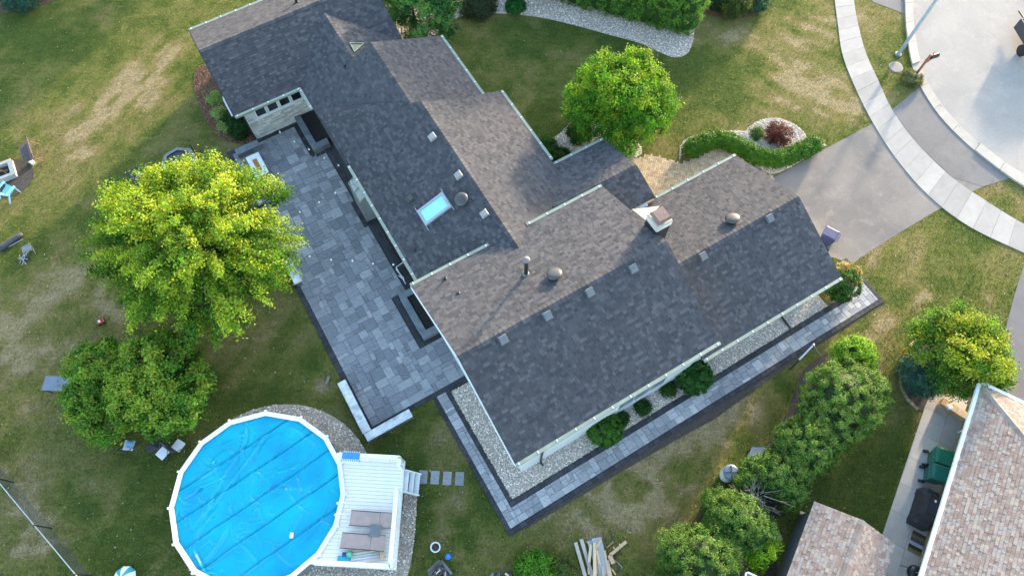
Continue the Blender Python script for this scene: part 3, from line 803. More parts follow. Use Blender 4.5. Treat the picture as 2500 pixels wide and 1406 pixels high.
def soldier(root, a0, a1, b0, b1, step=0.3, name='border_paver'):
    along_a = (a1 - a0) > (b1 - b0)
    n = max(1, round(((a1 - a0) if along_a else (b1 - b0)) / step))
    L = ((a1 - a0) if along_a else (b1 - b0)) / n
    w, h = (L, b1 - b0) if along_a else (a1 - a0, L)
    me = MB().bbox(-w / 2 + .004, w / 2 - .004, -h / 2 + .004, h / 2 - .004, -0.045, 0, 0.006).mesh(name, MT['border'])
    for i in range(n):
        o = bpy.data.objects.new(name, me); link(o, root)
        o.location = (a0 + (i + .5) * L, (b0 + b1) / 2, 0.056) if along_a else ((a0 + a1) / 2, b0 + (i + .5) * L, 0.056)
def plotsheet(name, polys):
    mb = MB()
    for k, (a0, a1, b0, b1) in enumerate(polys):
        mb.box(a0, a1, b0, b1, -0.05, 0.014 + 0.002 * k)
        BARE.append(h2([(a0, b0), (a1, b0), (a1, b1), (a0, b1)]))
    o = mb.build(name, MT['joint'], loc=HO, rz=HTH, kind='structure')
    return o
patio = plotsheet('patio', [(-3.2, 2.3, 6.9, 24.45), (1.5, 2.3, 6.98, 12.2)])
paved(patio, [(-2.95, 2.2, 7.12, 24.15)], 5, holes=[(0.7, 3, 9.35, 12.3), (0.65, 3, 21.85, 26), (1.45, 3, 12.3, 21.85), (1.25, 3, 16.5, 18.2)])
soldier(patio, -3.2, -2.97, 7.12, 24.15)
soldier(patio, -3.2, -0.02, 6.9, 7.11)
soldier(patio, -1.4, 0.68, 24.16, 24.4)
soldier(patio, 0.66, 0.86, 21.8, 24.15)
soldier(patio, 0.87, 1.66, 21.68, 21.92)
soldier(patio, 1.45, 1.7, 18.25, 21.67)
soldier(patio, 1.22, 1.44, 16.5, 18.24)
soldier(patio, 1.45, 1.75, 16.5, 16.72)
soldier(patio, 1.62, 1.9, 12.4, 16.49)
soldier(patio, 0.7, 0.92, 9.3, 12.35)
soldier(patio, 0.93, 1.8, 9.3, 9.52)
soldier(patio, 0.93, 1.6, 12.14, 12.36)
walk = plotsheet('walkway', [(0.0, 0.88, 0.0, 6.89), (0.88, 21.15, 0.0, 1.22), (19.55, 21.16, 1.22, 2.75)])
paved(walk, [(0.2, 0.66, 0.22, 6.88), (0.66, 20.95, 0.22, 0.95), (19.75, 20.95, 0.95, 2.7)], 9, unit=0.15, mat='paver_lit')
soldier(walk, 0.0, 0.19, 0.2, 6.88)
soldier(walk, 0.0, 21.15, 0.0, 0.2)
soldier(walk, 0.67, 0.88, 1.2, 6.98)
soldier(walk, 0.89, 1.9, 6.78, 6.98)
soldier(walk, 0.67, 18.6, 0.96, 1.19)
soldier(walk, 20.96, 21.15, 0.21, 2.7)
# ================================================================== HOUSE
house = thing('house', 'sprawling house with charcoal shingled gable roofs and pale green gutters', 'house', HO, HTH)
def clip2(poly, A, Bv, C):
    """keep the part of poly where A*x + B*y + C >= 0"""
    out = []
    for i in range(len(poly)):
        p, q = poly[i], poly[(i + 1) % len(poly)]
        dp, dq = A * p[0] + Bv * p[1] + C, A * q[0] + Bv * q[1] + C
        if dp >= 0: out.append(p)
        if (dp >= 0) != (dq >= 0):
            t = dp / (dp - dq); out.append((p[0] + (q[0] - p[0]) * t, p[1] + (q[1] - p[1]) * t))
    return out
def roof_slope(parent, pts, eave, mat, seed, exposure=0.145, name='roof_slope', th=0.14, widths=(0.11, 0.16, 0.2, 0.26), base_mat='roof_base', bump=0.010):
    """one plane of roof: deck plus courses of laminated shingle tabs, each a raised wedge of its own"""
    g = random.Random(seed)
    P = [Vector(p) for p in pts]
    nrm = Vector((0, 0, 0))
    for i in range(len(P)): nrm += P[i].cross(P[(i + 1) % len(P)])
    nrm.normalize()
    if nrm.z < 0: nrm = -nrm; P = P[::-1]
    s = Vector(eave).normalized(); s = (s - nrm * s.dot(nrm)).normalized()
    t = nrm.cross(s)
    if t.z < 0: t = -t; s = -s
    o = P[0]
    n = len(P)
    mb = MB()
    mb.add([p for p in P] + [p - nrm * th for p in P], [tuple(range(n)), tuple(range(n, 2 * n))[::-1]] + [(i, n + i, n + (i + 1) % n, (i + 1) % n) for i in range(n)])
    slope = mb.build(name, MT[base_mat], parent)
    Q = [((p - o).dot(s), (p - o).dot(t)) for p in P]
    ar = sum(Q[i][0] * Q[(i + 1) % n][1] - Q[(i + 1) % n][0] * Q[i][1] for i in range(n))
    if ar < 0: Q = Q[::-1]
    hp = []
    for i in range(n):
        (x0, y0), (x1, y1) = Q[i], Q[(i + 1) % n]
        A, Bv = -(y1 - y0), (x1 - x0)
        L = math.hypot(A, Bv)
        hp.append((A / L, Bv / L, -(A * x0 + Bv * y0) / L))
    smin, smax = min(q[0] for q in Q), max(q[0] for q in Q)
    tmin, tmax = min(q[1] for q in Q), max(q[1] for q in Q)
    sh = MB()
    k = 0
    y = tmin - 0.02
    while y < tmax:
        x = smin - g.uniform(0, 0.35)
        while x < smax:
            w = g.choice(widths)
            tabs = [(x + .002, y), (x + w - .002, y), (x + w - .002, y + exposure), (x + .002, y + exposure)]
            poly = tabs
            inside = all(min(A * px + Bv * py + C for px, py in tabs) >= 0 for A, Bv, C in hp)
            if not inside:
                for A, Bv, C in hp:
                    poly = clip2(poly, A, Bv, C)
                    if len(poly) < 3: break
            if len(poly) >= 3:
                lam = g.choice((0.0, 0.0, 0.015))
                hb = bump + lam
                def H(py): return 0.003 + (hb - 0.003 + (lam if lam else 0) * 0.0) * (1 - (py - y) / exposure)
                top = [o + s * px + t * py + nrm * (H(py) + 0.004) for px, py in poly]
                bot = [o + s * px + t * py + nrm * 0.001 for px, py in poly]
                m_ = len(poly)
                fs = [tuple(range(m_))]
                for i in range(m_):
                    j = (i + 1) % m_
                    if poly[i][1] > y + exposure - 1e-4 and poly[j][1] > y + exposure - 1e-4: continue
                    fs.append((i, m_ + i, m_ + j, j))
                sh.add(top + bot, fs, 0.001 + 0.999 * min(0.999, max(0, (g.random() * 0.75 + (0.0 if lam else 0.25)))))
            x += w
        y += exposure
    sh.build('shingles', mat, slope, kind='stuff')
    return slope
def ridge_cap(p0, p1, seed, parent=None, mat='shingle', w=0.16, drop=0.07):
    g = random.Random(seed)
    p0, p1 = Vector(p0), Vector(p1)
    d = (p1 - p0); L = d.length; d.normalize()
    x = d.cross(Vector((0, 0, 1))).normalized()
    n = max(1, int(L / 0.2)); st = L / n
    mb = MB()
    for i in range(n):
        a = p0 + d * (i * st); b_ = p0 + d * ((i + 1) * st + 0.02)
        h0, h1 = 0.045, 0.03
        vs = [a - x * w + Vector((0, 0, h0 - drop)), a + Vector((0, 0, h0)), a + x * w + Vector((0, 0, h0 - drop)),
              b_ - x * w + Vector((0, 0, h1 - drop)), b_ + Vector((0, 0, h1)), b_ + x * w + Vector((0, 0, h1 - drop))]
        mb.add(vs, [(0, 1, 4, 3), (1, 2, 5, 4), (0, 2, 1), (0, 3, 5, 2)], 0.001 + g.random())
    return mb.build('ridge_cap', MT[mat], parent, kind='stuff')
SH = MT['shingle']
ZG1, RG1, BG1 = 4.4, 6.15, 6.07
pl = {}
def slope(key, pts, eave, seed):
    pl[key] = [Vector(p) for p in pts[:3]]
    return roof_slope(house, pts, eave, SH, seed)
slope('G1s', [(1.33, 1.79, 4.4), (11.0, 1.79, 4.4), (11.0, 6.07, 6.15), (1.33, 6.07, 6.15)], (1, 0, 0), 1)
slope('G1n', [(11.0, 10.36, 4.4), (1.33, 10.36, 4.4), (1.33, 6.07, 6.15), (11.0, 6.07, 6.15)], (1, 0, 0), 2)
slope('G2s', [(10.66, 1.73, 2.75), (18.35, 1.70, 2.75), (18.35, 5.5, 4.3), (10.66, 5.5, 4.3)], (1, 0, 0), 3)
slope('G2n', [(18.35, 9.27, 2.75), (10.66, 9.27, 2.75), (10.66, 5.5, 4.3), (18.35, 5.5, 4.3)], (1, 0, 0), 4)
slope('M2l', [(1.83, 9.43, 3.15), (1.83, 20.9, 3.15), (4.07, 20.2, 4.011), (6.07, 18.4, 4.78), (6.07, 9.43, 4.78)], (0, 1, 0), 5)
slope('M2r', [(10.3, 9.43, 3.05), (6.07, 9.43, 4.78), (6.07, 18.35, 4.78), (10.3, 18.35, 3.05)], (0, 1, 0), 6)
slope('M1l', [(1.72, 18.4, 2.8275), (5.66, 18.4, 4.6005), (5.66, 23.1, 4.6005), (1.72, 23.1, 2.8275)], (0, 1, 0), 7)
slope('M0l', [(1.72, 23.1, 2.8275), (4.57, 23.1, 4.11), (4.57, 26.55, 4.11), (1.72, 23.86, 2.8275)], (0, 1, 0), 8)
slope('M1r', [(9.4, 18.2, 3.05), (5.66, 18.2, 4.6), (5.66, 23.1, 4.6), (9.4, 23.1, 3.05)], (0, 1, 0), 9)
slope('M0r', [(4.57, 23.0, 4.11), (7.5, 23.0, 2.909), (7.5, 24.03, 2.909), (4.57, 26.55, 4.11)], (0, 1, 0), 10)
slope('Ns', [(-1.85, 23.9, 2.85), (7.6, 23.9, 2.85), (7.6, 27.15, 4.39), (-1.85, 27.15, 4.39)], (1, 0, 0), 11)
slope('Nn', [(7.6, 30.4, 2.85), (-1.85, 30.4, 2.85), (-1.85, 27.15, 4.39), (7.6, 27.15, 4.39)], (1, 0, 0), 12)
slope('En', [(13.33, 13.38, 2.7), (8.2, 13.38, 2.7), (8.2, 10.9, 3.7), (13.33, 10.9, 3.7)], (1, 0, 0), 13)
slope('Es', [(8.5, 9.25, 3.035), (13.42, 9.25, 3.035), (13.33, 10.9, 3.7), (8.5, 10.9, 3.7)], (1, 0, 0), 14)
slope('hip', [(1.74, 22.25, 2.86), (4.07, 20.2, 3.99), (1.83, 20.9, 3.15)], (0.25, 1, 0), 15)
for i, (p, q) in enumerate([((1.36, 6.07, 6.15), (10.98, 6.07, 6.15)), ((10.7, 5.5, 4.3), (18.33, 5.5, 4.3)), ((6.07, 9.45, 4.78), (6.07, 18.35, 4.78)), ((5.66, 18.3, 4.6), (5.66, 23.08, 4.6)),
                            ((4.57, 23.15, 4.11), (4.57, 26.55, 4.11)), ((-1.83, 27.15, 4.39), (7.58, 27.15, 4.39)), ((8.8, 10.9, 3.7), (13.31, 10.9, 3.7))]):
    ridge_cap(p, q, 50 + i, house)
def wall(prof, axis, c0, c1, mat='siding', name='wall'):
    return MB().extrude(prof, axis, c0, c1).build(name, MT[mat], house)
wall([(2.0, 0), (10.05, 0), (10.05, 4.37), (6.07, 5.98), (2.0, 4.30)], 'a', 1.8, 10.6)
wall([(2.05, 0), (8.95, 0), (8.95, 2.72), (5.5, 4.12), (2.05, 2.70)], 'a', 10.605, 18.0)
wall([(2.25, 0), (9.95, 0), (9.95, 3.0), (6.07, 4.58), (2.25, 3.1)], 'b', 10.055, 18.1)
wall([(2.15, 0), (9.0, 0), (9.0, 3.0), (5.66, 4.4), (2.15, 2.8)], 'b', 18.105, 22.9)
wall([(2.16, 0), (7.0, 0), (7.0, 2.75), (4.57, 3.9), (2.16, 2.75)], 'b', 22.905, 26.0)
wall([(24.44, 0), (30.0, 0), (30.0, 2.8), (27.15, 4.2), (24.44, 2.85)], 'a', -1.45, 7.2)
wall([(8.96, 0), (13.0, 0), (13.0, 2.6), (10.9, 3.5), (8.96, 2.75)], 'a', 9.955, 13.0)
# soffits and rake boards
def rake(p, q, w=0.16, h=0.2, name='rake_board', mat='roof_base'):
    p, q = Vector(p), Vector(q)
    mat = 'roof_base' if round(p.x, 2) != 1.31 else 'white'
    return MB().beam(p - Vector((0, 0, .13)), q - Vector((0, 0, .13)), 0.035, h).build(name, MT[mat], house)
for p, q in [((1.31, 1.79, 4.4), (1.31, 6.07, 6.15)), ((1.31, 10.36, 4.4), (1.31, 6.07, 6.15)), ((18.37, 1.70, 2.75), (18.37, 5.5, 4.3)), ((18.37, 9.27, 2.75), (18.37, 5.5, 4.3)),
             ((-1.87, 23.9, 2.85), (-1.87, 27.15, 4.39)), ((-1.87, 30.4, 2.85), (-1.87, 27.15, 4.39)), ((7.62, 23.9, 2.85), (7.62, 27.15, 4.39)), ((9.4, 23.12, 3.05), (5.66, 23.12, 4.6)),
             ((10.3, 18.37, 3.05), (6.07, 18.37, 4.78)), ((13.35, 13.38, 2.7), (13.35, 10.9, 3.7)), ((11.02, 10.36, 4.4), (11.02, 6.07, 6.15)), ((11.02, 1.79, 4.4), (11.02, 6.07, 6.15)), ((13.44, 9.25, 3.035), (13.36, 10.9, 3.7))]:
    rake(p, q)
for (a0, a1, b0, b1, z) in [(1.4, 10.95, 1.82, 1.99, 4.2), (1.4, 10.95, 10.06, 10.3, 4.2), (10.7, 18.3, 1.75, 2.04, 2.55), (13.5, 18.3, 8.96, 9.2, 2.55), (1.86, 2.24, 10.5, 20.8, 2.95), (9.01, 9.35, 18.5, 23.0, 2.85), (9.96, 10.25, 13.5, 18.3, 2.85), (-1.8, 1.7, 23.95, 24.43, 2.65)]:
    MB().box(a0, a1, b0, b1, z, z + 0.04).build('soffit', MT['soffit'], house)
# gutters with hangers
hang = MB().bbox(-0.022, 0.022, -0.05, 0.05, 0, 0.016, 0.005).mesh('hanger', MT['white'])
def gutter(p, q, out, step=0.82):
    """open box gutter from p to q (plot axes), OUT = unit direction away from the roof"""
    p, q, out = Vector(p), Vector(q), Vector(out)
    mb = MB()
    up = Vector((0, 0, 1))
    c = out * 0.075
    mb.beam(p + c - up * .10, q + c - up * .10, 0.13, 0.012)
    mb.beam(p + out * .012 - up * .05, q + out * .012 - up * .05, 0.012, 0.11)
    mb.beam(p + out * .135 - up * .045, q + out * .135 - up * .045, 0.016, 0.12)
    mb.beam(p + out * .07 + up * .004, q + out * .07 + up * .004, 0.115, 0.008)      # leaf guard
    d = (q - p).normalized()
    for e in (p, q): mb.beam(e + c - up * .05 - d * .006, e + c - up * .05 + d * .006, 0.13, 0.11)
    o = mb.build('gutter', MT['gutter'], house)
    n = max(1, int((q - p).length / step))
    for i in range(n + 1):
        h = bpy.data.objects.new('hanger', hang); link(h, o)
        h.location = p + (q - p) * ((i + 0.15) / (n + 0.3)) + out * .07 + up * .012
        h.rotation_euler = (0, 0, math.atan2(out.y, out.x) - math.pi / 2)
    return o
gutter((1.33, 1.79, 4.42), (11.0, 1.79, 4.42), (0, -1, 0))
gutter((1.33, 10.36, 4.42), (5.12, 10.36, 4.42), (0, 1, 0))
gutter((7.05, 10.36, 4.42), (11.0, 10.36, 4.42), (0, 1, 0))
gutter((10.68, 1.72, 2.77), (18.35, 1.70, 2.77), (0, -1, 0))
gutter((13.5, 9.27, 2.77), (18.35, 9.27, 2.77), (0, 1, 0))
gutter((1.83, 10.52, 3.17), (1.83, 18.1, 3.17), (-1, 0, 0))
gutter((9.4, 18.5, 3.07), (9.4, 23.1, 3.07), (1, 0, 0))
gutter((10.3, 13.52, 3.07), (10.3, 18.35, 3.07), (1, 0, 0))
gutter((10.45, 13.38, 2.72), (13.33, 13.38, 2.72), (0, 1, 0))
gutter((-1.85, 23.9, 2.87), (1.7, 23.9, 2.87), (0, -1, 0))
gutter((-1.85, 30.4, 2.87), (7.6, 30.4, 2.87), (0, 1, 0))
gutter((1.72, 22.35, 2.85), (1.72, 23.86, 2.85), (-1, 0, 0))
def downspout(pts, mat='white', r=0.04):
    mb = MB()
    for a, b in zip(pts[:-1], pts[1:]): mb.beam(a, b, 0.08, 0.06)
    return mb.build('downspout', MT[mat], house)
downspout([(-1.78, 23.82, 2.75), (-1.5, 24.3, 2.4), (-1.49, 24.38, 0.1)], 'black')
downspout([(2.9, 1.72, 4.3), (2.75, 1.95, 4.0), (2.75, 1.95, 0.15), (2.75, 1.75, 0.08)], 'black')
downspout([(16.3, 1.62, 2.7), (16.3, 2.0, 2.4), (16.3, 2.0, 0.1), (16.3, 1.2, 0.06)], 'black')
downspout([(10.72, 1.75, 4.3), (10.72, 1.95, 4.0), (10.72, 1.95, 3.2)], 'white')
downspout([(-1.9, 25.3, 2.9), (-1.95, 25.1, 2.75), (-1.95, 24.1, 2.7)], 'white')
# patio wing: ledge-stone wall with four windows
def stonewall(a0, a1, z0, z1, face, holes, seed):
    g = random.Random(seed)
    z = z0
    while z < z1:
        h = g.choice((0.09, 0.12, 0.15)); h = min(h, z1 - z)
        if h < 0.03: break
        a = a0 - g.uniform(0, 0.2)
        while a < a1:
            w = g.uniform(0.22, 0.55)
            x0, x1 = max(a, a0), min(a + w, a1)
            hit = any(x1 > q[0] and x0 < q[1] and z + h > q[2] and z < q[3] for q in holes)
            if x1 - x0 > 0.05 and not hit:
                d = g.uniform(0.03, 0.06)
                o = MB().bbox(-(x1 - x0) / 2 + .005, (x1 - x0) / 2 - .005, 0.004, h - .004, 0, d, 0.01)
                # stand the piece up against the wall: local y -> z, z -> -b
                o.v = [(x, -zz, y) for x, y, zz in o.v]
                o.f = [f[::-1] for f in o.f]
                ob = o.build('stone', MT['ledgestone'], house)
                ob.location = ((x0 + x1) / 2, face, z)
            a += w
        z += h
stonewall(-1.4, 2.15, 0.02, 2.75, 24.435, [(-1.0, 1.78, 1.5, 2.62)], 3)
for i in range(4):
    x0 = -0.92 + i * 0.665; x1 = x0 + 0.63
    f = MB()
    for (p, q) in [((x0, 24.40, 1.55), (x1, 24.40, 1.55)), ((x0, 24.40, 2.56), (x1, 24.40, 2.56)), ((x0 + .035, 24.40, 1.55), (x0 + .035, 24.40, 2.56)), ((x1 - .035, 24.40, 1.55), (x1 - .035, 24.40, 2.56))]:
        f.beam(p, q, 0.07, 0.08, (0, 0, 1) if p[2] == q[2] else (0, 1, 0))
    w = f.build('window', MT['white'], house)
    MB().box(x0 + .05, x1 - .05, 24.405, 24.42, 1.58, 2.53).build('pane', MT['pane'], w)
MB().box(-1.0, 1.8, 24.33, 24.43, 1.46, 1.51).build('window_sill', MT['white'], house)
# bay unit under the patio eave
bay = MB().add([(1.45, 16.75, 0.06), (2.24, 16.75, 0.06), (2.24, 18.05, 0.06), (1.45, 18.05, 0.06), (1.45, 16.75, 1.9), (2.24, 16.75, 2.6), (2.24, 18.05, 2.6), (1.45, 18.05, 1.9)],
               [(3, 2, 1, 0), (0, 1, 5, 4), (1, 2, 6, 5), (2, 3, 7, 6), (3, 0, 4, 7)]).build('bay_window', MT['grey'], house)
for j in range(2):
    b0 = 16.78 + j * 0.63
    MB().add([(1.46, b0, 1.92), (1.46, b0 + .6, 1.92), (2.23, b0 + .6, 2.60), (2.23, b0, 2.60)], [(0, 1, 2, 3)]).build('pane', MT['sheet'], bay)
mbw = MB()
for bb in (16.76, 17.4, 18.04): mbw.beam((1.44, bb, 1.93), (2.23, bb, 2.63), 0.04, 0.04)
mbw.beam((1.45, 16.75, 1.93), (1.45, 18.05, 1.93), 0.05, 0.05)
mbw.build('glazing_bar', MT['gutter'], bay)
# basement window and door openings that show under the lower eaves
fr = MB().box(6.55, 9.1, 1.955, 1.998, 1.4, 2.6).build('window', MT['white'], house)
for k in range(3):
    MB().box(6.62 + k * 0.83, 7.38 + k * 0.83, 1.94, 1.954, 1.47, 2.53).build('pane', MT['slate_blue'], fr)
gd = MB().box(18.0, 18.05, 2.9, 8.1, 0.02, 2.2).build('garage_door', MT['white'], house)
for k in range(4): MB().box(18.05, 18.062, 2.95, 8.05, 0.06 + k * .54, 0.55 + k * .54).build('door_panel', MT['white_vinyl'], gd)
MB().box(2.2, 2.24, 13.2, 15.6, 0.1, 2.2).build('patio_door', MT['pane'], house)
# flashing, skylight, chimney and vents --------------------------------
def onroof(x, y, key):
    o, a, b = pl[key]
    n_ = (a - o).cross(b - o)
    d = Vector(ray(x, y)); d = Vector((d.dot(HU), d.dot(HV), d.z))
    c0 = Vector((0, 0, CAM_H)) - HO; c0 = Vector((c0.dot(HU), c0.dot(HV), c0.z))
    t = (o - c0).dot(n_) / d.dot(n_)
    return c0 + d * t
def roof_frame(key):
    o, a, b = pl[key]
    n_ = (a - o).cross(b - o).normalized()
    if n_.z < 0: n_ = -n_
    up = Vector((0, 0, 1)) - n_ * n_.z; up.normalize()
    s_ = up.cross(n_).normalized()
    return s_, up, n_
def place(o, p, key, lift=0.015):
    s_, up, n_ = roof_frame(key)
    m = Matrix((s_, up, n_)).transposed().to_4x4()
    m.translation = p + n_ * lift
    o.matrix_local = m
    return o
tri = [AB(1543, 511, 3.15), AB(1611, 503, 3.0), AB(1576, 537, 3.35)]
MB().add([tri[0], tri[1], tri[2]] + [(p[0], p[1], p[2] - .4) for p in tri], [(0, 1, 2), (0, 3, 4, 1), (1, 4, 5, 2), (2, 5, 3, 0)]).build('flashing', plain('grey_flashing', (0.26, 0.25, 0.245), None, 0.6), house)
boxv = MB()
boxv.add([(-.19, -.20, 0), (.19, -.20, 0), (.19, .20, 0), (-.19, .20, 0), (-.19, -.20, .10), (.19, -.20, .10), (.19, .20, .15), (-.19, .20, .15), (-.17, -.02, .19), (.17, -.02, .19), (.17, .18, .19), (-.17, .18, .19)],
         [(0, 1, 5, 4), (1, 2, 6, 5), (2, 3, 7, 6), (3, 0, 4, 7), (4, 5, 9, 8), (5, 6, 10, 9), (6, 7, 11, 10), (7, 4, 8, 11), (8, 9, 10, 11)])
flange = MB().box(-.27, .27, -.26, .3, 0, .012).mesh('flange', MT['darkgrey'])
boxm = boxv.mesh('roof_vent', MT['ventbox'])
boxw = boxv.mesh('roof_vent', plain('pale_vent_hood', (0.30, 0.29, 0.285), None, 0.45))
for (x, y, k, me) in [(1228, 829, 'G1s', boxm), (1336, 771, 'G1s', boxm), (1439, 714, 'G1s', boxm), (1545, 656, 'G1s', boxm), (1715, 626, 'G2s', boxm), (1877, 534, 'G2s', boxm),
                      (1057, 337, 'M2l', boxw), (1121, 430, 'M2l', boxw), (1184, 524, 'M2l', boxw), (1002, 487, 'M2l', MB().mesh('x', MT['black'])), ]:
    if not len(me.vertices): me = boxv.mesh('roof_vent', MT['dome'])
    o = bpy.data.objects.new('roof_vent', me); link(o, house); place(o, onroof(x, y, k), k); o.scale = (.86, .86, .9)
    f_ = bpy.data.objects.new('flange', flange); link(f_, o)
domem = MB().lathe([(0.20, 0), (0.20, 0.10), (0.30, 0.10), (0.335, 0.14), (0.33, 0.18), (0.29, 0.225), (0.20, 0.255), (0.08, 0.27), (0.001, 0.272)], 28).mesh('dome_vent', MT['dome'], True)
for (x, y, k) in [(1355, 676, 'G1n'), (1788, 540, 'G2n'), (1129, 490, 'M2l')]:
    o = bpy.data.objects.new('dome_vent', domem); link(o, house); place(o, onroof(x, y, k), k)
    MB().box(-.32, .32, -.32, .34, 0, .012).build('flange', MT['darkgrey'], o)
p = onroof(1284, 670, 'G1n')
fl = MB().tube((0, 0, -.1), (0, 0, 1.25), 0.085, n=14).build('flue_pipe', MT['plastic_black'], house); fl.location = p
MB().lathe([(0.09, 1.22), (0.13, 1.26), (0.15, 1.33), (0.13, 1.41), (0.07, 1.46), (0.001, 1.47)], 18).build('flue_cap', MT['grey'], fl, True)
MB().lathe([(0.16, -.05), (0.15, 0.06), (0.09, 0.10), (0.088, 0.12)], 16).build('flange', MT['grey'], fl, True)
for (x, y, k, h, r) in [(1087, 682, 'G1n', 0.24, .045), (1119, 717, 'G1n', 0.1, .045), (1013, 612, 'M2l', 0.15, .04), (798, 99, 'Ns', 0.22, .05), (843, 164, 'M1l', 0.18, .05), (725, 8, 'Nn', 0.45, .07)]:
    o = MB().tube((0, 0, -.05), (0, 0, h), r, n=12).lathe([(r * 2.2, 0), (r * 2.0, 0.03), (r * 1.1, 0.06), (r * 1.05, 0.07)], 12).build('vent_pipe', MT['plastic_black'], house); o.location = onroof(x, y, k)
# skylight
sk = MB()
sw_, sl = 0.32, 0.62
for (p, q) in [((-sw_ - .06, -sl, .07), (-sw_ - .06, sl, .07)), ((sw_ + .06, -sl, .07), (sw_ + .06, sl, .07)), ((-sw_ - .12, -sl - .05, .07), (sw_ + .12, -sl - .05, .07)), ((-sw_ - .12, sl + .05, .07), (sw_ + .12, sl + .05, .07))]:
    sk.beam(p, q, 0.11, 0.13)
sko = sk.build('skylight', MT['greymetal'], house); place(sko, onroof(1062, 512, 'M2l'), 'M2l')
MB().box(-sw_, sw_, -sl, sl, 0.05, 0.105).build('pane', MT['skylightglass'], sko)
MB().box(-sw_ - .35, sw_ + .35, -sl - .13, -sl - .10, 0.0, 0.05).box(-sw_ - .3, sw_ + .3, sl + .10, sl + .13, 0, .05).build('flashing', MT['greymetal'], sko)
# triangular gap between the roofs, built as a framed pane in grass green
T3 = [onroof(854, 108, 'M0r'), onroof(888, 108, 'M0r'), onroof(865, 129, 'M0r')]
nn = roof_frame('M0r')[2]
c3 = (T3[0] + T3[1] + T3[2]) / 3
tw = MB()
for i in range(3): tw.beam(T3[i] + nn * .05, T3[(i + 1) % 3] + nn * .05, 0.03, 0.04, nn)
tw = tw.build('triangular_gap', MT['gutter'], house)
MB().add([t_ + nn * .03 for t_ in T3], [(0, 1, 2)]).build('pane', plain('gap_green', (0.045, 0.085, 0.025), (0.03, 0.06, 0.02), 0.3, 6), tw)
# chimney
ch = MB().box(10.9, 11.62, 6.6, 7.32, 4.2, 6.18).build('chimney', MT['plastic_black'], house)
g_ = random.Random(4)
for side in range(4):
    for c_ in range(2):
        for k in range(3):
            w = 0.72 / 3
            x0 = 10.9 + k * w
            zz = 6.19 + c_ * 0.12
            if side == 0: bx = (x0, x0 + w - .006, 6.57, 6.69)
            elif side == 1: bx = (x0, x0 + w - .006, 7.23, 7.35)
            elif side == 2: bx = (10.87, 10.99, 6.6 + k * w, 6.6 + (k + 1) * w - .006)
            else: bx = (11.53, 11.65, 6.6 + k * w, 6.6 + (k + 1) * w - .006)
            MB().bbox(*bx, zz, zz + 0.114, 0.01).build('stone', MT['ledgestone'], ch)
MB().bbox(10.885, 11.635, 6.585, 7.335, 6.435, 6.51, 0.03).build('crown_slab', plain('stained_mortar', (0.50, 0.46, 0.43), (0.30, 0.25, 0.23), 0.8, 4.0, 0.3, 50), ch)
MB().add([(10.93, 6.63, 6.64), (11.59, 6.63, 6.64), (11.59, 7.29, 6.64), (10.93, 7.29, 6.64), (11.0, 6.7, 6.78), (11.52, 6.7, 6.78), (11.52, 7.22, 6.78), (11.0, 7.22, 6.78)],
         [(3, 2, 1, 0), (4, 5, 6, 7), (0, 1, 5, 4), (1, 2, 6, 5), (2, 3, 7, 6), (3, 0, 4, 7)]).box(11.05, 11.47, 6.75, 7.17, 6.51, 6.639).build('chimney_cap', MT['brownmetal'], ch)
# ---------------------------------------------------------------- walls and planters on the patio
def capwall(name, label, runs, h, mat_cap, cap_over=0.04, cat='wall', inner='wallblock'):
    t = thing(name, label, cat, HO, HTH)
    for (a0, a1, b0, b1) in runs:
        la = (a1 - a0) > (b1 - b0)
        L = (a1 - a0) if la else (b1 - b0)
        nb = max(1, round(L / 0.42))
        nc = max(1, int(h / 0.15))
        for c in range(nc):
            for k in range(nb):
                q0, q1 = k / nb, (k + 1) / nb
                bx = (a0 + (a1 - a0) * q0 + .003, a0 + (a1 - a0) * q1 - .003, b0, b1) if la else (a0, a1, b0 + (b1 - b0) * q0 + .003, b0 + (b1 - b0) * q1 - .003)
                MB().box(*bx, c * h / nc + .002, (c + 1) * h / nc - .002).build('wall_block', MT[inner], t)
        nk = max(1, round(L / 0.75))
        for k in range(nk):
            q0, q1 = k / nk, (k + 1) / nk
            bx = (a0 + (a1 - a0) * q0 + .003, a0 + (a1 - a0) * q1 - .003, b0 - cap_over, b1 + cap_over) if la else (a0 - cap_over, a1 + cap_over, b0 + (b1 - b0) * q0 + .003, b0 + (b1 - b0) * q1 - .003)
            MB().bbox(*bx, h, h + 0.06, 0.012).build('capstone', MT[mat_cap], t)
    return t
capwall('seat_wall', 'low corner seat wall with mottled white caps beside the pool deck', [(-3.38, -3.06, 6.92, 9.6), (-3.38, -1.15, 6.55, 6.86)], 0.44, 'capstone')
capwall('seat_wall', 'short dark seat wall beside the mulch bed and stone wall', [(-2.72, -1.45, 23.68, 24.0)], 0.42, 'capstone_dark')
t = capwall('planter', 'raised stone planter of black soil under the stone wall windows', [(0.88, 1.14, 22.2, 24.38), (0.88, 1.8, 21.93, 22.19)], 0.44, 'capstone_dark')
MB().box(1.15, 2.14, 22.2, 24.38, 0.05, 0.40).build('soil', MT['soil'], t)
t = capwall('planter', 'raised stone planter of black soil beside the white gable wall', [(0.96, 1.22, 9.82, 11.84), (0.96, 1.78, 9.55, 9.81), (0.96, 1.78, 11.85, 12.1)], 0.44, 'capstone_dark')
MB().box(1.23, 1.78, 9.82, 11.84, 0.05, 0.40).build('soil', MT['soil'], t)
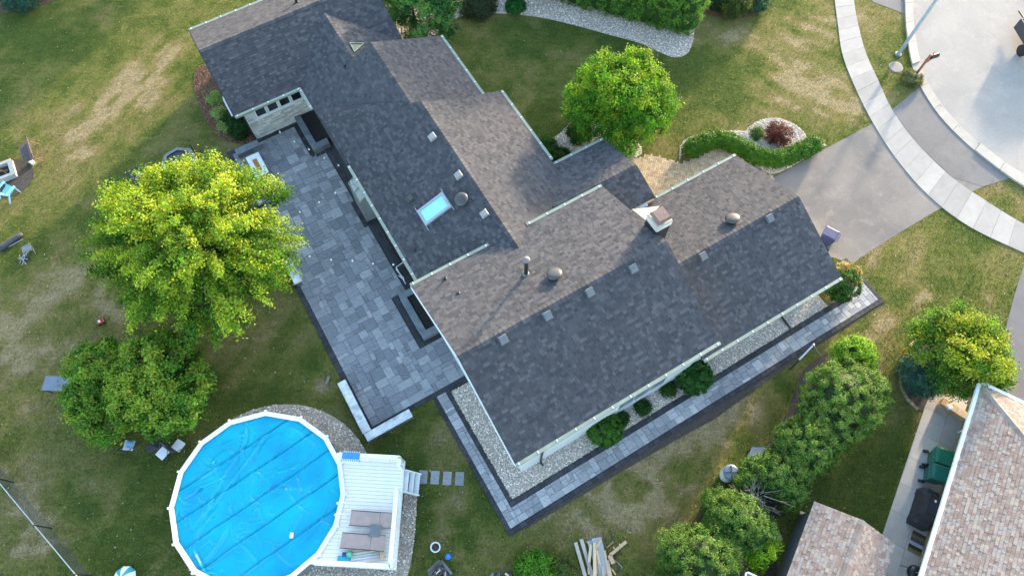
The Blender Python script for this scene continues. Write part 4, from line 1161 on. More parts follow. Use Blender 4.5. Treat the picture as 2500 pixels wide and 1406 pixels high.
# ================================================================== TREES AND SHRUBS
def plant(name, label, cat, x, y, zc, group=None, sc=1.0):
    p = G(x, y, zc)
    t = thing(name, label, cat, (p.x, p.y, 0), 0, group)
    t.scale = (sc, sc, sc)
    return t
def lobes(n, r, dist, z, zj, seed, squash=0.8, jr=0.3, ell=(1, 1)):
    g = random.Random(seed)
    out = []
    for i in range(n):
        a = 2 * math.pi * (i + g.uniform(-.3, .3)) / n
        q = r * g.uniform(1 - jr, 1 + jr)
        d = dist * g.uniform(0.82, 1.15)
        out.append((d * math.cos(a) * ell[0], d * math.sin(a) * ell[1], z + g.uniform(-zj, zj), q, q, q * squash))
    return out
# big maple over the patio edge
t = plant('maple_tree', 'large yellow-green maple tree overhanging the slate patio', 'tree', 466, 577, 4.3, sc=0.90)
B = [(0, 0, 5.0, 2.6, 2.5, 2.2)] + lobes(9, 1.35, 3.05, 4.3, 0.7, 1, 0.85) + lobes(6, 1.3, 1.7, 6.2, 0.5, 2) + lobes(17, 0.6, 3.85, 4.1, 1.0, 3, 0.75, 0.35) + [(0.4, 0.2, 7.0, 1.0, 1.0, 0.8)]
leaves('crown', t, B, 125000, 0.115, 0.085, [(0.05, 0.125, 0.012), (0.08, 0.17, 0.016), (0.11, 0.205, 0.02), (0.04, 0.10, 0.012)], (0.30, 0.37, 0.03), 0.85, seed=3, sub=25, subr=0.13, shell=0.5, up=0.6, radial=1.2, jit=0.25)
limbs('trunk', t, (0, 0, 0), [b[:3] for b in B[1:22]], 0.19, seed=5, trunk_top=(0.05, 0.1, 2.0))
# two-stemmed round bush tree by the pool
t = plant('round_tree', 'low dark green multi-lobed tree between maple and pool', 'tree', 328, 945, 1.9)
B = [(-1.75, 0.95, 1.9, 1.25, 1.2, 1.1), (-1.9, -0.5, 1.7, 1.15, 1.1, 1.0), (-1.1, -1.3, 1.5, 1.2, 0.95, 0.9), (1.1, 0.9, 2.3, 1.6, 1.3, 1.3), (0.5, -0.4, 2.3, 1.4, 1.2, 1.2), (1.8, -0.6, 1.9, 1.3, 1.3, 1.1), (0.2, 1.4, 2.0, 0.9, 0.7, 0.8), (1.1, -1.4, 1.4, 0.8, 0.6, 0.7), (2.5, 0.3, 1.8, 0.7, 0.8, 0.7)]
leaves('crown', t, B, 52000, 0.12, 0.085, [(0.05, 0.135, 0.016), (0.065, 0.165, 0.02), (0.085, 0.19, 0.022)], (0.28, 0.33, 0.035), 0.55, seed=8, sub=75, subr=0.13, shell=0.72, up=0.5)
limbs('trunk', t, (0, 0, 0), [b[:3] for b in B], 0.12, seed=6, trunk_top=(0.0, 0.0, 0.7))
# front garden tree
bs = G(1494, 332)
t = thing('globe_tree', 'rounded bright green tree in the gravel bed on the front lawn', 'tree', bs)
t.scale = (0.92, 0.92, 1.0)
zc = zat(bs, 232)
B = [(0, 0, zc, 1.9, 1.8, 1.7)] + lobes(8, 1.05, 1.85, zc - 0.5, 0.55, 11, 0.85, 0.2) + lobes(5, 1.0, 1.1, zc + 1.0, 0.3, 12, 0.85) + lobes(7, 0.75, 2.1, zc - 1.2, 0.3, 13, 0.9)
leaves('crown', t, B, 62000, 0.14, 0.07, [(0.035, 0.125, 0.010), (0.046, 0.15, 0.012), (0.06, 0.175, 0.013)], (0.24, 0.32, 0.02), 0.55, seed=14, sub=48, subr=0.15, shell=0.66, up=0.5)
limbs('trunk', t, (0, 0, 0), [b[:3] for b in B[1:14]], 0.13, seed=7, trunk_top=(0, 0.05, zc - 1.9))
# tree island by the neighbouring drive
t = plant('ash_tree', 'loose yellow-tipped tree in the brick-edged island by the tan roof', 'tree', 2350, 858, 2.3, sc=0.88)
B = [(0, 0, 2.6, 1.4, 1.4, 1.3)] + lobes(8, 0.8, 1.55, 2.3, 0.5, 21, 0.9, 0.25) + lobes(4, 0.8, 0.8, 3.6, 0.3, 22) + [(0.3, 1.7, 2.9, .6, .6, .6), (-0.9, 1.4, 2.9, .6, .6, .6), (1.6, -1.0, 2.0, .7, .7, .6)]
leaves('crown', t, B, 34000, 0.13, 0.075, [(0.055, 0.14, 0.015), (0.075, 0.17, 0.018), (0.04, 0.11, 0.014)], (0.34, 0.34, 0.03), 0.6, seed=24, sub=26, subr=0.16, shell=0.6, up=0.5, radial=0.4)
limbs('trunk', t, (0, 0, 0), [b[:3] for b in B[1:]], 0.09, seed=8, trunk_top=(0, 0, 1.1))
t = plant('blue_spruce', 'small blue-green spruce tucked beside the brick island edging', 'shrub', 2246, 915, 0.7)
B = [(0, 0, 0.7, 0.85, 0.95, 0.7), (0.3, -0.4, 0.6, 0.6, 0.6, 0.5), (-0.1, 0.5, 0.5, 0.5, 0.5, 0.4)]
core('stem', t, B, 0.72, 'needle', (0.03, 0.06, 0.045))
leaves('crown', t, B, 12000, 0.10, 0.03, [(0.03, 0.075, 0.05), (0.045, 0.10, 0.065), (0.022, 0.055, 0.036)], None, 0, 'needle', 26, 120, 0.09, 0.85, 0.4)
t = plant('orange_shrub', 'small amber-leaved shrub at the island edging', 'shrub', 2222, 872, 0.3)
leaves('crown', t, [(0, 0, 0.3, 0.3, 0.45, 0.25)], 1500, 0.08, 0.05, [(0.28, 0.20, 0.03), (0.18, 0.17, 0.03)], None, 0, 'leaf', 27, 60, 0.05, 0.7)
MB().tube((0, 0, 0), (0, 0, .3), .02, .01, 5).build('stem', MT['bark'], t)
# cedar row on the right boundary
def cedar(label, x, y, zc, B, n, seed, cols=None, tip=(0.115, 0.155, 0.03), amt=0.5, name='cedar_tree', L=0.10, W=0.035, cat='tree', group='cedars along the right boundary', subd=170, sr=0.07):
    t = plant(name, label, cat, x, y, zc, group)
    core('trunk', t, B, 0.74, 'needle', (0.03, 0.055, 0.016))
    leaves('crown', t, B, n, L, W, cols or [(0.034, 0.088, 0.012), (0.048, 0.108, 0.015), (0.064, 0.126, 0.018), (0.026, 0.066, 0.011)], tip, amt, 'needle', seed, subd, sr, 0.8, 0.3)
    return t
cedar('broad domed cedar, the largest of the boundary row', 2055, 985, 1.6, [(0.1, 0.2, 1.6, 1.75, 1.7, 1.6), (-0.6, -0.9, 1.4, 1.35, 1.2, 1.4), (0.9, 0.5, 1.5, 1.1, 1.1, 1.3)], 42000, 31)
cedar('cedar below the broad dome, beside the grey panel', 1955, 1096, 1.4, [(0.2, 0.1, 1.4, 1.3, 1.2, 1.4), (-0.55, -0.5, 1.2, 0.9, 0.85, 1.2), (0.7, 0.9, 1.2, 0.9, 0.8, 1.2)], 30000, 32)
cedar('sparse cedar next to the dead branches', 1893, 1172, 1.2, [(0.2, 0.2, 1.2, 1.15, 0.95, 1.25), (-0.6, 0.5, 0.9, 0.65, 0.55, 0.9), (0.6, -0.6, 1.0, 0.6, 0.55, 0.9), (-1.05, -0.05, 0.9, 0.6, 0.5, 0.8)], 21000, 33)
cedar('cedar just below the dead branches', 1795, 1262, 1.4, [(0, 0, 1.4, 1.15, 0.95, 1.4), (0.7, -0.5, 1.2, 0.9, 0.8, 1.1), (-0.5, 0.6, 1.0, .7, .6, 1.0), (-0.6, -0.6, 1.1, 0.9, 0.8, 1.1)], 28000, 34)
cedar('rounded cedar at the bottom of the boundary row', 1712, 1362, 1.5, [(0, 0, 1.5, 1.45, 1.3, 1.4), (-0.9, 0.4, 1.2, 0.9, 0.8, 1.1), (-0.7, -0.9, 1.3, 1.1, 1.0, 1.2), (0.9, 0.2, 1.2, 0.9, 0.8, 1.1)], 30000, 35)
cedar('bright green rounded shrub at the top of the cedar row', 2082, 862, 0.7, [(0, 0, 0.7, 0.95, 0.75, 0.75), (0.4, -0.3, 0.6, 0.65, 0.6, 0.6)], 14000, 36, [(0.06, 0.15, 0.012), (0.085, 0.19, 0.016)], (0.2, 0.30, 0.02), 0.5, 'bright_shrub', 0.09, 0.04, 'shrub', None)
t = cedar('lime green sapling by the brown slabs and tan shed', 1862, 1338, 0.9, [(0, 0, 0.9, 0.45, 0.5, 0.6), (0.35, 0.2, 0.8, 0.3, 0.25, 0.4), (-0.2, -0.4, 0.7, 0.35, 0.4, 0.4)], 5200, 37, [(0.09, 0.24, 0.012), (0.12, 0.29, 0.016)], (0.36, 0.42, 0.02), 0.6, 'sapling', 0.11, 0.06, 'shrub', None, 40, 0.1)
# dead branches in the row
t = plant('dead_cedar', 'bare grey dead cedar branches between the green cedars', 'tree', 1840, 1222, 1.5)
mb = MB(); g = random.Random(8)
mb.tube((0, 0, 0), (0, 0, 2.1), 0.06, 0.03, 7)
for i in range(44):
    a = g.uniform(0, 6.28); el = g.uniform(-0.1, 0.9); L = g.uniform(0.5, 1.0)
    o_ = Vector((g.uniform(-.3, .3), g.uniform(-.3, .3), g.uniform(1.2, 2.1)))
    e = o_ + Vector((math.cos(a) * math.cos(el), math.sin(a) * math.cos(el), math.sin(el) * 0.5)) * L
    mb.tube(o_, e, 0.02, 0.006, 5)
    for j in range(4):
        q = o_.lerp(e, g.uniform(0.4, 0.95))
        mb.tube(q, q + (e - o_).normalized() * g.uniform(.12, .3) + Vector((g.uniform(-.2, .2), g.uniform(-.2, .2), g.uniform(-.05, .15))), 0.009, 0.003, 4)
mb.build('branches', MT['deadwood'], t)
# tall clipped hedge at the front of the lot
hp0, hp1 = G(1235, -42), G(1668, 72)
t = thing('cedar_hedge', 'tall clipped cedar hedge along the front gravel bed', 'hedge', (0, 0, 0))
B = []
L = (hp1 - hp0).length; n = int(L / 0.7)
for i in range(n + 1):
    q = hp0.lerp(hp1, i / n)
    B += [(q.x, q.y, 0.9, 0.85, 0.8, 1.0), (q.x, q.y, 2.3, 0.9, 0.85, 0.95)]
core('trunk', t, B, 0.86, 'needle', (0.03, 0.07, 0.015))
leaves('crown', t, B, 90000, 0.10, 0.045, [(0.035, 0.10, 0.014), (0.05, 0.125, 0.017), (0.07, 0.155, 0.02)], (0.15, 0.24, 0.025), 0.5, 'needle', 41, 95, 0.08, 0.9, 0.35)
# low curved hedge by the drive
t = thing('box_hedge', 'low curved bright green hedge between path and driveway', 'hedge', (0, 0, 0))
pts = spline([tuple(G(x, y, 0.45))[:2] for x, y in [(1688, 362), (1725, 345), (1770, 341), (1812, 358), (1852, 380), (1895, 388), (1940, 374), (1986, 350)]], k=5)
g = random.Random(77)
B = [(p[0] + g.uniform(-.06, .06), p[1] + g.uniform(-.06, .06), 0.40 + g.uniform(-.03, .05), 0.47 * g.uniform(.88, 1.12), 0.44 * g.uniform(.88, 1.12), 0.44 * g.uniform(.9, 1.1)) for p in pts]
core('stem', t, B, 0.84, 'needle', (0.035, 0.09, 0.012))
leaves('crown', t, B, 42000, 0.07, 0.04, [(0.026, 0.085, 0.006), (0.034, 0.10, 0.007), (0.022, 0.068, 0.006)], (0.06, 0.14, 0.01), 0.3, 'needle', 43, 90, 0.05, 0.92, 0.5)
t = plant('barberry_bush', 'spiky dark red barberry bush in the pale gravel circle', 'shrub', 1900, 328, 0.5)
mb = MB(); g = random.Random(3)
for i in range(150):
    a = g.uniform(0, 6.28); s = g.uniform(0.15, 0.85)
    mb.tube((0.05 * math.cos(a), 0.05 * math.sin(a), 0), (s * math.cos(a), s * math.sin(a), g.uniform(0.5, 1.05) * (1.1 - 0.5 * s)), 0.012, 0.004, 4)
mb.build('stems', plain('barberry_twigs', (0.07, 0.025, 0.02), None, 0.8), t)
leaves('crown', t, [(0, 0, 0.5, 0.78, 0.72, 0.5)], 5200, 0.07, 0.03, [(0.075, 0.02, 0.018), (0.05, 0.016, 0.016), (0.11, 0.035, 0.022)], None, 0, 'leaf', 44, 160, 0.06, 0.5)
def lowplant(label, x, y, r, h, cols, n, seed, name='shrub', L=0.09, W=0.05, tip=None, amt=0.4, sub=80, cat='shrub', group=None, sr=0.06, shell=0.8):
    t = plant(name, label, cat, x, y, h * 0.5, group)
    B = [(0, 0, h * 0.5, r, r, h * 0.55)]
    core('stem', t, B, 0.7, 'needle', tuple(c * 0.9 for c in cols[0]))
    leaves('crown', t, B, n, L, W, cols, tip, amt, 'leaf', seed, sub, sr, shell, 0.45)
    return t
GRN = [(0.035, 0.10, 0.018), (0.05, 0.135, 0.022), (0.03, 0.08, 0.014)]
lowplant('clipped round boxwood near the corner of the white eave', 1476, 1048, 0.72, 1.15, GRN, 11000, 51, 'boxwood', 0.085, 0.045, (0.10, 0.2, 0.03), 0.4, 170, sr=0.05, shell=0.9)
lowplant('clipped round boxwood below the step in the eave', 1694, 918, 0.78, 1.2, [(0.025, 0.085, 0.018), (0.04, 0.115, 0.022)], 12000, 52, 'boxwood', 0.085, 0.045, None, 0, 170, sr=0.05, shell=0.9)
t = lowplant('round shrub with straw-coloured dry top at the garage corner', 2056, 692, 0.82, 1.5, [(0.035, 0.095, 0.018), (0.05, 0.11, 0.02)], 7000, 53, 'boxwood', 0.09, 0.05, None, 0, 150, sr=0.06, shell=0.9)
leaves('dry_lit_tips', t, [(0.12, 0.28, 0.95, 0.72, 0.62, 0.55)], 7000, 0.09, 0.045, [(0.30, 0.23, 0.10), (0.24, 0.19, 0.07), (0.15, 0.15, 0.04)], None, 0, 'leaf', 54, 170, 0.06, 0.85)  # dry straw tips, with light on the top painted into their colour
for k, (x, y, w) in enumerate([(1515, 1022, 'nearest the boxwood'), (1569, 994, 'in the middle of the strip'), (1632, 950, 'below the blue window')]):
    lowplant('small dark spreading shrub in the gravel strip, ' + w, x, y, 0.29, 0.32, [(0.025, 0.065, 0.014), (0.035, 0.085, 0.016)], 2200, 60 + k, 'low_shrub', 0.10, 0.035, None, 0, 60, group='small shrubs in the gravel strip', sr=0.09)
for k, (x, y, r, w) in enumerate([(525, 241, 0.42, 'topmost of the three in the mulch bed'), (534, 278, 0.34, 'middle of the three in the mulch bed'), (552, 309, 0.34, 'lowest of the three in the mulch bed')]):
    lowplant('small pale green leafy plant, ' + w, x, y, r, 0.4, [(0.20, 0.28, 0.08), (0.27, 0.34, 0.12)], 1300, 65 + k, 'leafy_plant', 0.12, 0.04, None, 0, 40, 'plant', 'plants in the mulch bed', 0.09, 0.5)
for k, (x, y) in enumerate([(568, 292), (582, 318)]):
    lowplant(['dark evergreen shrub against the house corner, the upper one', 'dark evergreen shrub against the house corner, the lower one'][k], x, y, 0.45, 0.8, [(0.018, 0.05, 0.016), (0.025, 0.065, 0.018)], 4500, 70 + k, 'evergreen_shrub', 0.09, 0.04, None, 0, 90)
lowplant('big-leaved hosta by the tree bed at the path corner', 1525, 369, 0.5, 0.35, [(0.10, 0.20, 0.045), (0.14, 0.25, 0.07), (0.07, 0.15, 0.03)], 420, 72, 'hosta', 0.26, 0.14, None, 0, 30, 'plant', None, 0.14, 0.6)
lowplant('leafy shrub under the rounded front tree', 1412, 322, 0.55, 1.0, GRN, 5000, 73, 'leafy_shrub', 0.10, 0.05, None, 0, 60, sr=0.1)
lowplant('fuller dark shrub in the corner of the front gutters', 1368, 384, 0.55, 0.7, [(0.02, 0.06, 0.014), (0.03, 0.075, 0.016)], 4500, 74, 'corner_shrub', 0.09, 0.04, None, 0, 90)
lowplant('dark green shrub against the front wall below the gutter', 1335, 358, 0.5, 0.9, [(0.03, 0.085, 0.014), (0.04, 0.105, 0.018)], 4500, 75, 'corner_shrub', 0.09, 0.04, None, 0, 90)
lowplant('rusty red-leaved small plant under the front tree', 1507, 330, 0.3, 0.5, [(0.16, 0.05, 0.03), (0.22, 0.12, 0.03)], 700, 76, 'red_plant', 0.10, 0.05, None, 0, 30, 'plant')
lowplant('small green shrub beside the barberry bush', 1850, 326, 0.33, 0.45, [(0.06, 0.12, 0.03), (0.08, 0.15, 0.03)], 1500, 77, 'small_shrub', 0.08, 0.04, None, 0, 40, sr=0.08, shell=0.6)
lowplant('round dark green fern in the gravel by the hedge', 1258, 15, 0.55, 0.55, [(0.02, 0.10, 0.022), (0.03, 0.13, 0.028)], 3500, 78, 'fern', 0.14, 0.04, None, 0, 90, 'plant')
lowplant('tiny lime green plant in the brown gravel', 1062, 57, 0.28, 0.2, [(0.20, 0.28, 0.03), (0.14, 0.22, 0.03)], 350, 79, 'lime_plant', 0.12, 0.05, None, 0, 20, 'plant')
lowplant('grassy mound around the mailbox post', 2226, 192, 0.6, 0.35, [(0.10, 0.12, 0.05), (0.07, 0.09, 0.035), (0.15, 0.15, 0.08)], 2500, 80, 'grass_mound', 0.2, 0.015, None, 0, 60, 'plant')
lowplant('bright green bush in the flower bed at the bottom edge', 1305, 1396, 0.75, 0.7, [(0.05, 0.15, 0.015), (0.07, 0.19, 0.02)], 9000, 81, 'garden_bush', 0.11, 0.055, (0.12, 0.26, 0.03), 0.4, 110, sr=0.1)
lowplant('olive green bush in the flower bed near the lumber', 1378, 1388, 0.5, 0.5, [(0.09, 0.12, 0.03), (0.07, 0.10, 0.025)], 5000, 82, 'olive_bush', 0.09, 0.04, None, 0, 90, sr=0.08)
# conifers at the top edge and the row beyond the frame that shades the lawns
def conifer(label, x, y, zc, B, n, seed, cols, tip=None, amt=0.0, name='conifer', L=0.16, W=0.06, group=None, sr=0.12, sub=40, loc=None, shell=0.6):
    t = plant(name, label, 'tree', x, y, zc, group) if loc is None else thing(name, label, 'tree', loc, 0, group)
    mb = MB().tube((0, 0, 0), (0, 0, max(b[2] for b in B)), 0.12, 0.03, 8)
    for b in B: mb.tube((0, 0, b[2] * 0.8), b[:3], 0.04, 0.015, 5)
    mb.build('trunk', MT['bark'], t)
    leaves('crown', t, B, n, L, W, cols, tip, amt, 'needle', seed, sub, sr, shell, 0.35, radial=0.3)
    return t
CG = [(0.03, 0.095, 0.022), (0.045, 0.12, 0.028), (0.025, 0.075, 0.02)]
conifer('soft light green conifer overhanging the end of the dark roof', 1005, 8, 3.0, [(0, 0, 2.8, 1.0, 0.9, 1.1), (-1.0, 0.3, 2.4, 0.8, 0.7, 0.9), (0.2, -1.0, 2.0, 0.55, 0.8, 0.7), (1.2, 0.1, 2.4, 0.8, 0.7, 0.9), (0, 0.3, 4.2, 0.8, 0.7, 1.2), (-0.6, 1.3, 3.0, 1.0, 0.9, 1.2)], 22000, 91, [(0.045, 0.12, 0.026), (0.065, 0.15, 0.03), (0.03, 0.085, 0.022)], (0.12, 0.2, 0.04), 0.4)
conifer('dark green conifer second from the dark roof', 1078, 6, 2.6, [(0, 0, 2.3, 0.8, 0.8, 1.0), (0.3, -0.8, 1.6, 0.5, 0.5, 0.6), (0, 0.5, 3.6, 0.8, 0.8, 1.2), (-0.5, 0.6, 2.8, 0.8, 0.8, 1.0)], 14000, 92, CG)
lowplant('dull grey-green spreading juniper at the top edge', 1165, 10, 1.1, 0.7, [(0.035, 0.05, 0.022), (0.05, 0.06, 0.03)], 7000, 93, 'juniper', 0.12, 0.04, None, 0, 120, sr=0.13, shell=0.6)
lowplant('olive conifer shrub in the bed right of the tall hedge', 1795, 6, 0.9, 1.3, [(0.06, 0.085, 0.02), (0.08, 0.11, 0.025), (0.045, 0.065, 0.018)], 8000, 94, 'conifer_shrub', 0.11, 0.04, None, 0, 120, sr=0.1)
lowplant('blue-green shrub at the end of the bed by the top edge', 1845, 4, 0.7, 0.9, [(0.025, 0.07, 0.04), (0.035, 0.09, 0.05)], 5000, 95, 'blue_shrub', 0.11, 0.04, None, 0, 90, sr=0.1)
lowplant('dark shrub between the tall hedge and the olive conifer', 1752, -4, 0.8, 1.0, [(0.02, 0.05, 0.022), (0.03, 0.06, 0.026)], 5000, 96, 'dark_shrub', 0.11, 0.04, None, 0, 90, sr=0.1)
lowplant('blue spruce in the bed at the upper corner of the lawn', 48, -8, 1.0, 1.2, [(0.025, 0.075, 0.055), (0.035, 0.095, 0.07)], 7000, 97, 'spruce_shrub', 0.11, 0.035, None, 0, 120, sr=0.1)
g = random.Random(12)
for k, (x, y, h) in enumerate([(-17.5, 43, 8.5), (-20.5, 45, 10), (-24, 43.5, 9), (-28, 45, 10.5), (-32, 44, 9.5), (-36.5, 45, 10), (-41, 44, 10), (4.6, 40.0, 9.0), (7.2, 40.6, 9.2), (9.6, 41.0, 8.6)]):
    if k > 6: B = [(0, 0, h * 0.64, 1.7, 1.6, h * 0.3)] + lobes(7, 1.0, 1.1, h * 0.74, 0.5, 140 + k)  # last three: unseen trees added and shaped to shade the upper roof slope
    else: B = [(0, 0, h * 0.3, h * 0.2, h * 0.2, h * 0.22), (0, 0, h * 0.52, h * 0.17, h * 0.17, h * 0.2), (0, 0, h * 0.75, h * 0.12, h * 0.12, h * 0.2)] + [(b[0], b[1], b[2], b[3], b[4], b[5]) for b in lobes(6, h * 0.1, h * 0.17, h * 0.35, h * 0.12, 100 + k)]
    conifer(['spruce beyond the upper lawn, closest to the dark roof', 'spruce beyond the upper lawn, second from the dark roof', 'spruce beyond the upper lawn, third from the dark roof', 'spruce beyond the upper lawn, fourth from the dark roof', 'spruce beyond the upper lawn, fifth from the dark roof', 'spruce beyond the upper lawn, sixth from the dark roof', 'spruce beyond the upper lawn, farthest from the dark roof', 'round tree behind the tall front hedge, nearest the conifers', 'round tree behind the tall front hedge, middle of the three', 'round tree behind the tall front hedge, nearest the street'][k], 0, 0, 0, B, 9000 if k < 7 else 16000, 110 + k, CG, None, 0, 'spruce_tree' if k < 7 else 'added_shade_tree', 0.24, 0.10, 'spruces beyond the lawns' if k < 7 else 'round trees behind the hedge', 0.2, 40, (x, y, 0))
# ================================================================== POOL AND DECK
pc3 = Vector((pool_c.x, pool_c.y, 0))
pool = thing('swimming_pool', 'round above-ground pool with white rim and blue cover', 'pool', pc3)
PH, PR = 1.3, 3.6
angs = [R(a) for a in (1.8, 22.6, 44.0, 67.5, 93.0, 118.0, 140.9, 163.5, 187.0, 210.5, 233.5, 256, 278.5, 300.5, 321.5, 341.5)]
def pp(a, r): return (r * math.cos(a), r * math.sin(a))
for i in range(16):
    a0, a1 = angs[i], angs[(i + 1) % 16] + (2 * math.pi if i == 15 else 0)
    o0, o1 = pp(a0, PR + .03), pp(a1, PR + .03)
    i0, i1 = pp(a0, PR - .17), pp(a1, PR - .17)
    MB().add([(*o0, PH), (*o1, PH), (*i1, PH), (*i0, PH), (*o0, PH - .06), (*o1, PH - .06), (*i1, PH - .05), (*i0, PH - .05)],
             [(0, 1, 2, 3), (0, 4, 5, 1), (2, 6, 7, 3), (4, 7, 6, 5), (0, 3, 7, 4), (1, 5, 6, 2)]).build('top_rail', MT['white_vinyl'], pool)
    w0, w1 = pp(a0, PR - .06), pp(a1, PR - .06)
    v0, v1 = pp(a0, PR - .09), pp(a1, PR - .09)
    MB().add([(*w0, 0), (*w1, 0), (*w1, PH - .065), (*w0, PH - .065), (*v0, 0), (*v1, 0), (*v1, PH - .065), (*v0, PH - .065)],
             [(0, 1, 2, 3), (5, 4, 7, 6)]).build('wall_panel', MT['grey'], pool)
    u = Vector((math.cos(a0), math.sin(a0), 0)); s_ = Vector((-u.y, u.x, 0))
    MB().beam(u * (PR - .02), u * (PR - .02) + Vector((0, 0, PH - .07)), 0.10, 0.07, u).beam(u * (PR + .035) + Vector((0, 0, PH - .06)), u * (PR + .035) + Vector((0, 0, PH + .03)), 0.09, 0.10, u).build('upright', MT['white_vinyl'], pool)
# bubble cover: a floating sheet with seams, long creases and puckers
N = 260
xs = np.linspace(-3.44, 3.44, N)
CX, CY = np.meshgrid(xs, xs)
rr = np.hypot(CX, CY)
th0 = R(36)
cu_ = CX * math.cos(th0) + CY * math.sin(th0); cv_ = -CX * math.sin(th0) + CY * math.cos(th0)
gz = np.random.default_rng(3)
hz = np.zeros_like(CX)
for sv in (-2.35, -1.2, -0.1, 1.0, 2.1):
    hz += 0.03 * np.exp(-((cv_ - sv + 0.02 * np.sin(cu_ * 1.7 + sv)) / 0.035) ** 2) - 0.03 * np.exp(-((cv_ - sv - .10) / 0.05) ** 2)
def crease(x0, y0, x1, y1, h, w, bend=0.0):
    global hz
    d = np.array([x1 - x0, y1 - y0]); L = np.hypot(*d); d = d / L
    tt = (CX - x0) * d[0] + (CY - y0) * d[1]; nn_ = -(CX - x0) * d[1] + (CY - y0) * d[0]
    nn_ = nn_ - bend * np.sin(np.clip(tt / L, 0, 1) * math.pi)
    env = np.clip(tt / (0.2 * L), 0, 1) * np.clip((L - tt) / (0.2 * L), 0, 1)
    w = w * 0.85; h = h * 1.5
    hz = hz + h * np.exp(-(nn_ / w) ** 2) * env - 0.5 * h * np.exp(-((nn_ - 2.2 * w) / (1.5 * w)) ** 2) * env
def c_px(x, y):
    q = G(x, y, 1.18) - pc3
    return q.x, q.y
for (x0, y0, x1, y1, h, w, b) in [(670, 1030, 455, 1310, .05, .07, .08), (600, 1040, 585, 1110, .05, .06, .05), (585, 1100, 500, 1260, .045, .07, -.1), (540, 1120, 480, 1170, .05, .1, .1), (560, 1160, 470, 1200, .03, .05, -.05),
                                  (770, 1090, 700, 1150, .03, .06, .1), (700, 1080, 650, 1140, .025, .06, -.1), (620, 1180, 760, 1130, .03, .08, .1), (640, 1200, 780, 1210, .02, .08, .15), (560, 1280, 480, 1390, .04, .07, .15), (540, 1230, 470, 1330, .035, .06, -.1),
                                  (470, 1340, 500, 1400, .04, .05, 0), (740, 1250, 700, 1310, .025, .06, .1), (690, 1180, 760, 1260, .02, .05, -.15), (600, 1200, 640, 1280, .02, .05, .1), (560, 1310, 640, 1400, .02, .06, .1), (660, 1330, 720, 1390, .02, .06, -.1),
                                  (500, 1180, 440, 1220, .04, .05, .05), (520, 1140, 450, 1180, .03, .04, -.05), (690, 1040, 780, 1110, .02, .07, .2), (800, 1150, 740, 1220, .02, .06, -.1), (800, 1230, 730, 1330, .02, .06, .15)]:
    a_, b_ = c_px(x0, y0), c_px(x1, y1)
    crease(*a_, *b_, h, w, b)
for _ in range(70):
    x0, y0 = gz.uniform(-3, 3, 2); an = gz.normal(th0, 0.7); L_ = gz.uniform(0.2, 0.9)
    crease(x0, y0, x0 + L_ * math.cos(an), y0 + L_ * math.sin(an), gz.uniform(.004, .013), gz.uniform(.03, .06), gz.uniform(-.08, .08))
for _ in range(170):
    x0, y0 = gz.normal(-0.8, 1.6), gz.normal(0.3, 1.6); an = gz.normal(th0, 0.9); L_ = gz.uniform(0.25, 1.1)
    crease(x0, y0, x0 + L_ * math.cos(an), y0 + L_ * math.sin(an), gz.uniform(.006, .022), gz.uniform(.03, .055), gz.uniform(-.18, .18))
hz += 0.010 * np.sin(cu_ * 2.1 + 1.3 * np.sin(cv_ * 1.4)) * np.sin(cv_ * 2.6) + gz.normal(0, 0.0006, CX.shape)
hz += 0.02 * np.clip((rr - 2.9) / 0.5, 0, 1)
idx = np.arange(N * N).reshape(N, N)
q = np.stack([idx[:-1, :-1], idx[:-1, 1:], idx[1:, 1:], idx[1:, :-1]], -1)
rc = (rr[:-1, :-1] + rr[1:, 1:] + rr[:-1, 1:] + rr[1:, :-1]) / 4
q = q[rc < 3.445]
m, nt, n, l, b = _nt('blue_bubble_cover')
p = _pos(n)
t1 = _noise(n, l, 0.7, 4, 0.5, p)
b.inputs['Roughness'].default_value = 0.13
b.inputs['Coat Weight'].default_value = 0.08
b.inputs['Coat Roughness'].default_value = 0.15
b.inputs['Specular IOR Level'].default_value = 0.32
l.new(_ramp(n, l, t1.outputs[0], [(0.3, (0.001, 0.26, 0.46)), (0.7, (0.001, 0.40, 0.50))]), b.inputs['Base Color'])
vo = n.new('ShaderNodeTexVoronoi'); vo.inputs['Scale'].default_value = 55; l.new(p, vo.inputs['Vector'])
_bump(n, l, b, vo.outputs['Distance'], 0.25, 0.004)
MT['poolcover'] = m
npmesh('pool_cover', np.stack([CX, CY, 1.17 + hz], -1).reshape(-1, 3), q.reshape(-1, 4), m, parent=pool, smooth=True)
seam_m = plain('cover_seam', (0.001, 0.25, 0.46), (0.001, 0.21, 0.41), 0.2, 2.0)
for sv in (-2.35, -1.2, -0.1, 1.0, 2.1):
    half = math.sqrt(max(0.0, 3.40 ** 2 - (sv + .1) ** 2))
    vs_, fs_ = [], []
    for k_, u_ in enumerate(np.linspace(-half, half, 90)):
        for w_ in (-.015, .015):
            vv = sv + .085 + w_ + 0.02 * math.sin(u_ * 2.3 + sv)
            x_, y_ = u_ * math.cos(th0) - vv * math.sin(th0), u_ * math.sin(th0) + vv * math.cos(th0)
            i_, j_ = int(round((x_ + 3.44) / 6.88 * (N - 1))), int(round((y_ + 3.44) / 6.88 * (N - 1)))
            i_, j_ = min(max(i_, 1), N - 2), min(max(j_, 1), N - 2)
            vs_.append((x_, y_, 1.17 + float(hz[j_ - 1:j_ + 2, i_ - 1:i_ + 2].max()) + .004))
        if k_: fs_.append((2 * k_ - 2, 2 * k_ - 1, 2 * k_ + 1, 2 * k_))
    MB().add(vs_, fs_).build('seam', seam_m, pool, True)
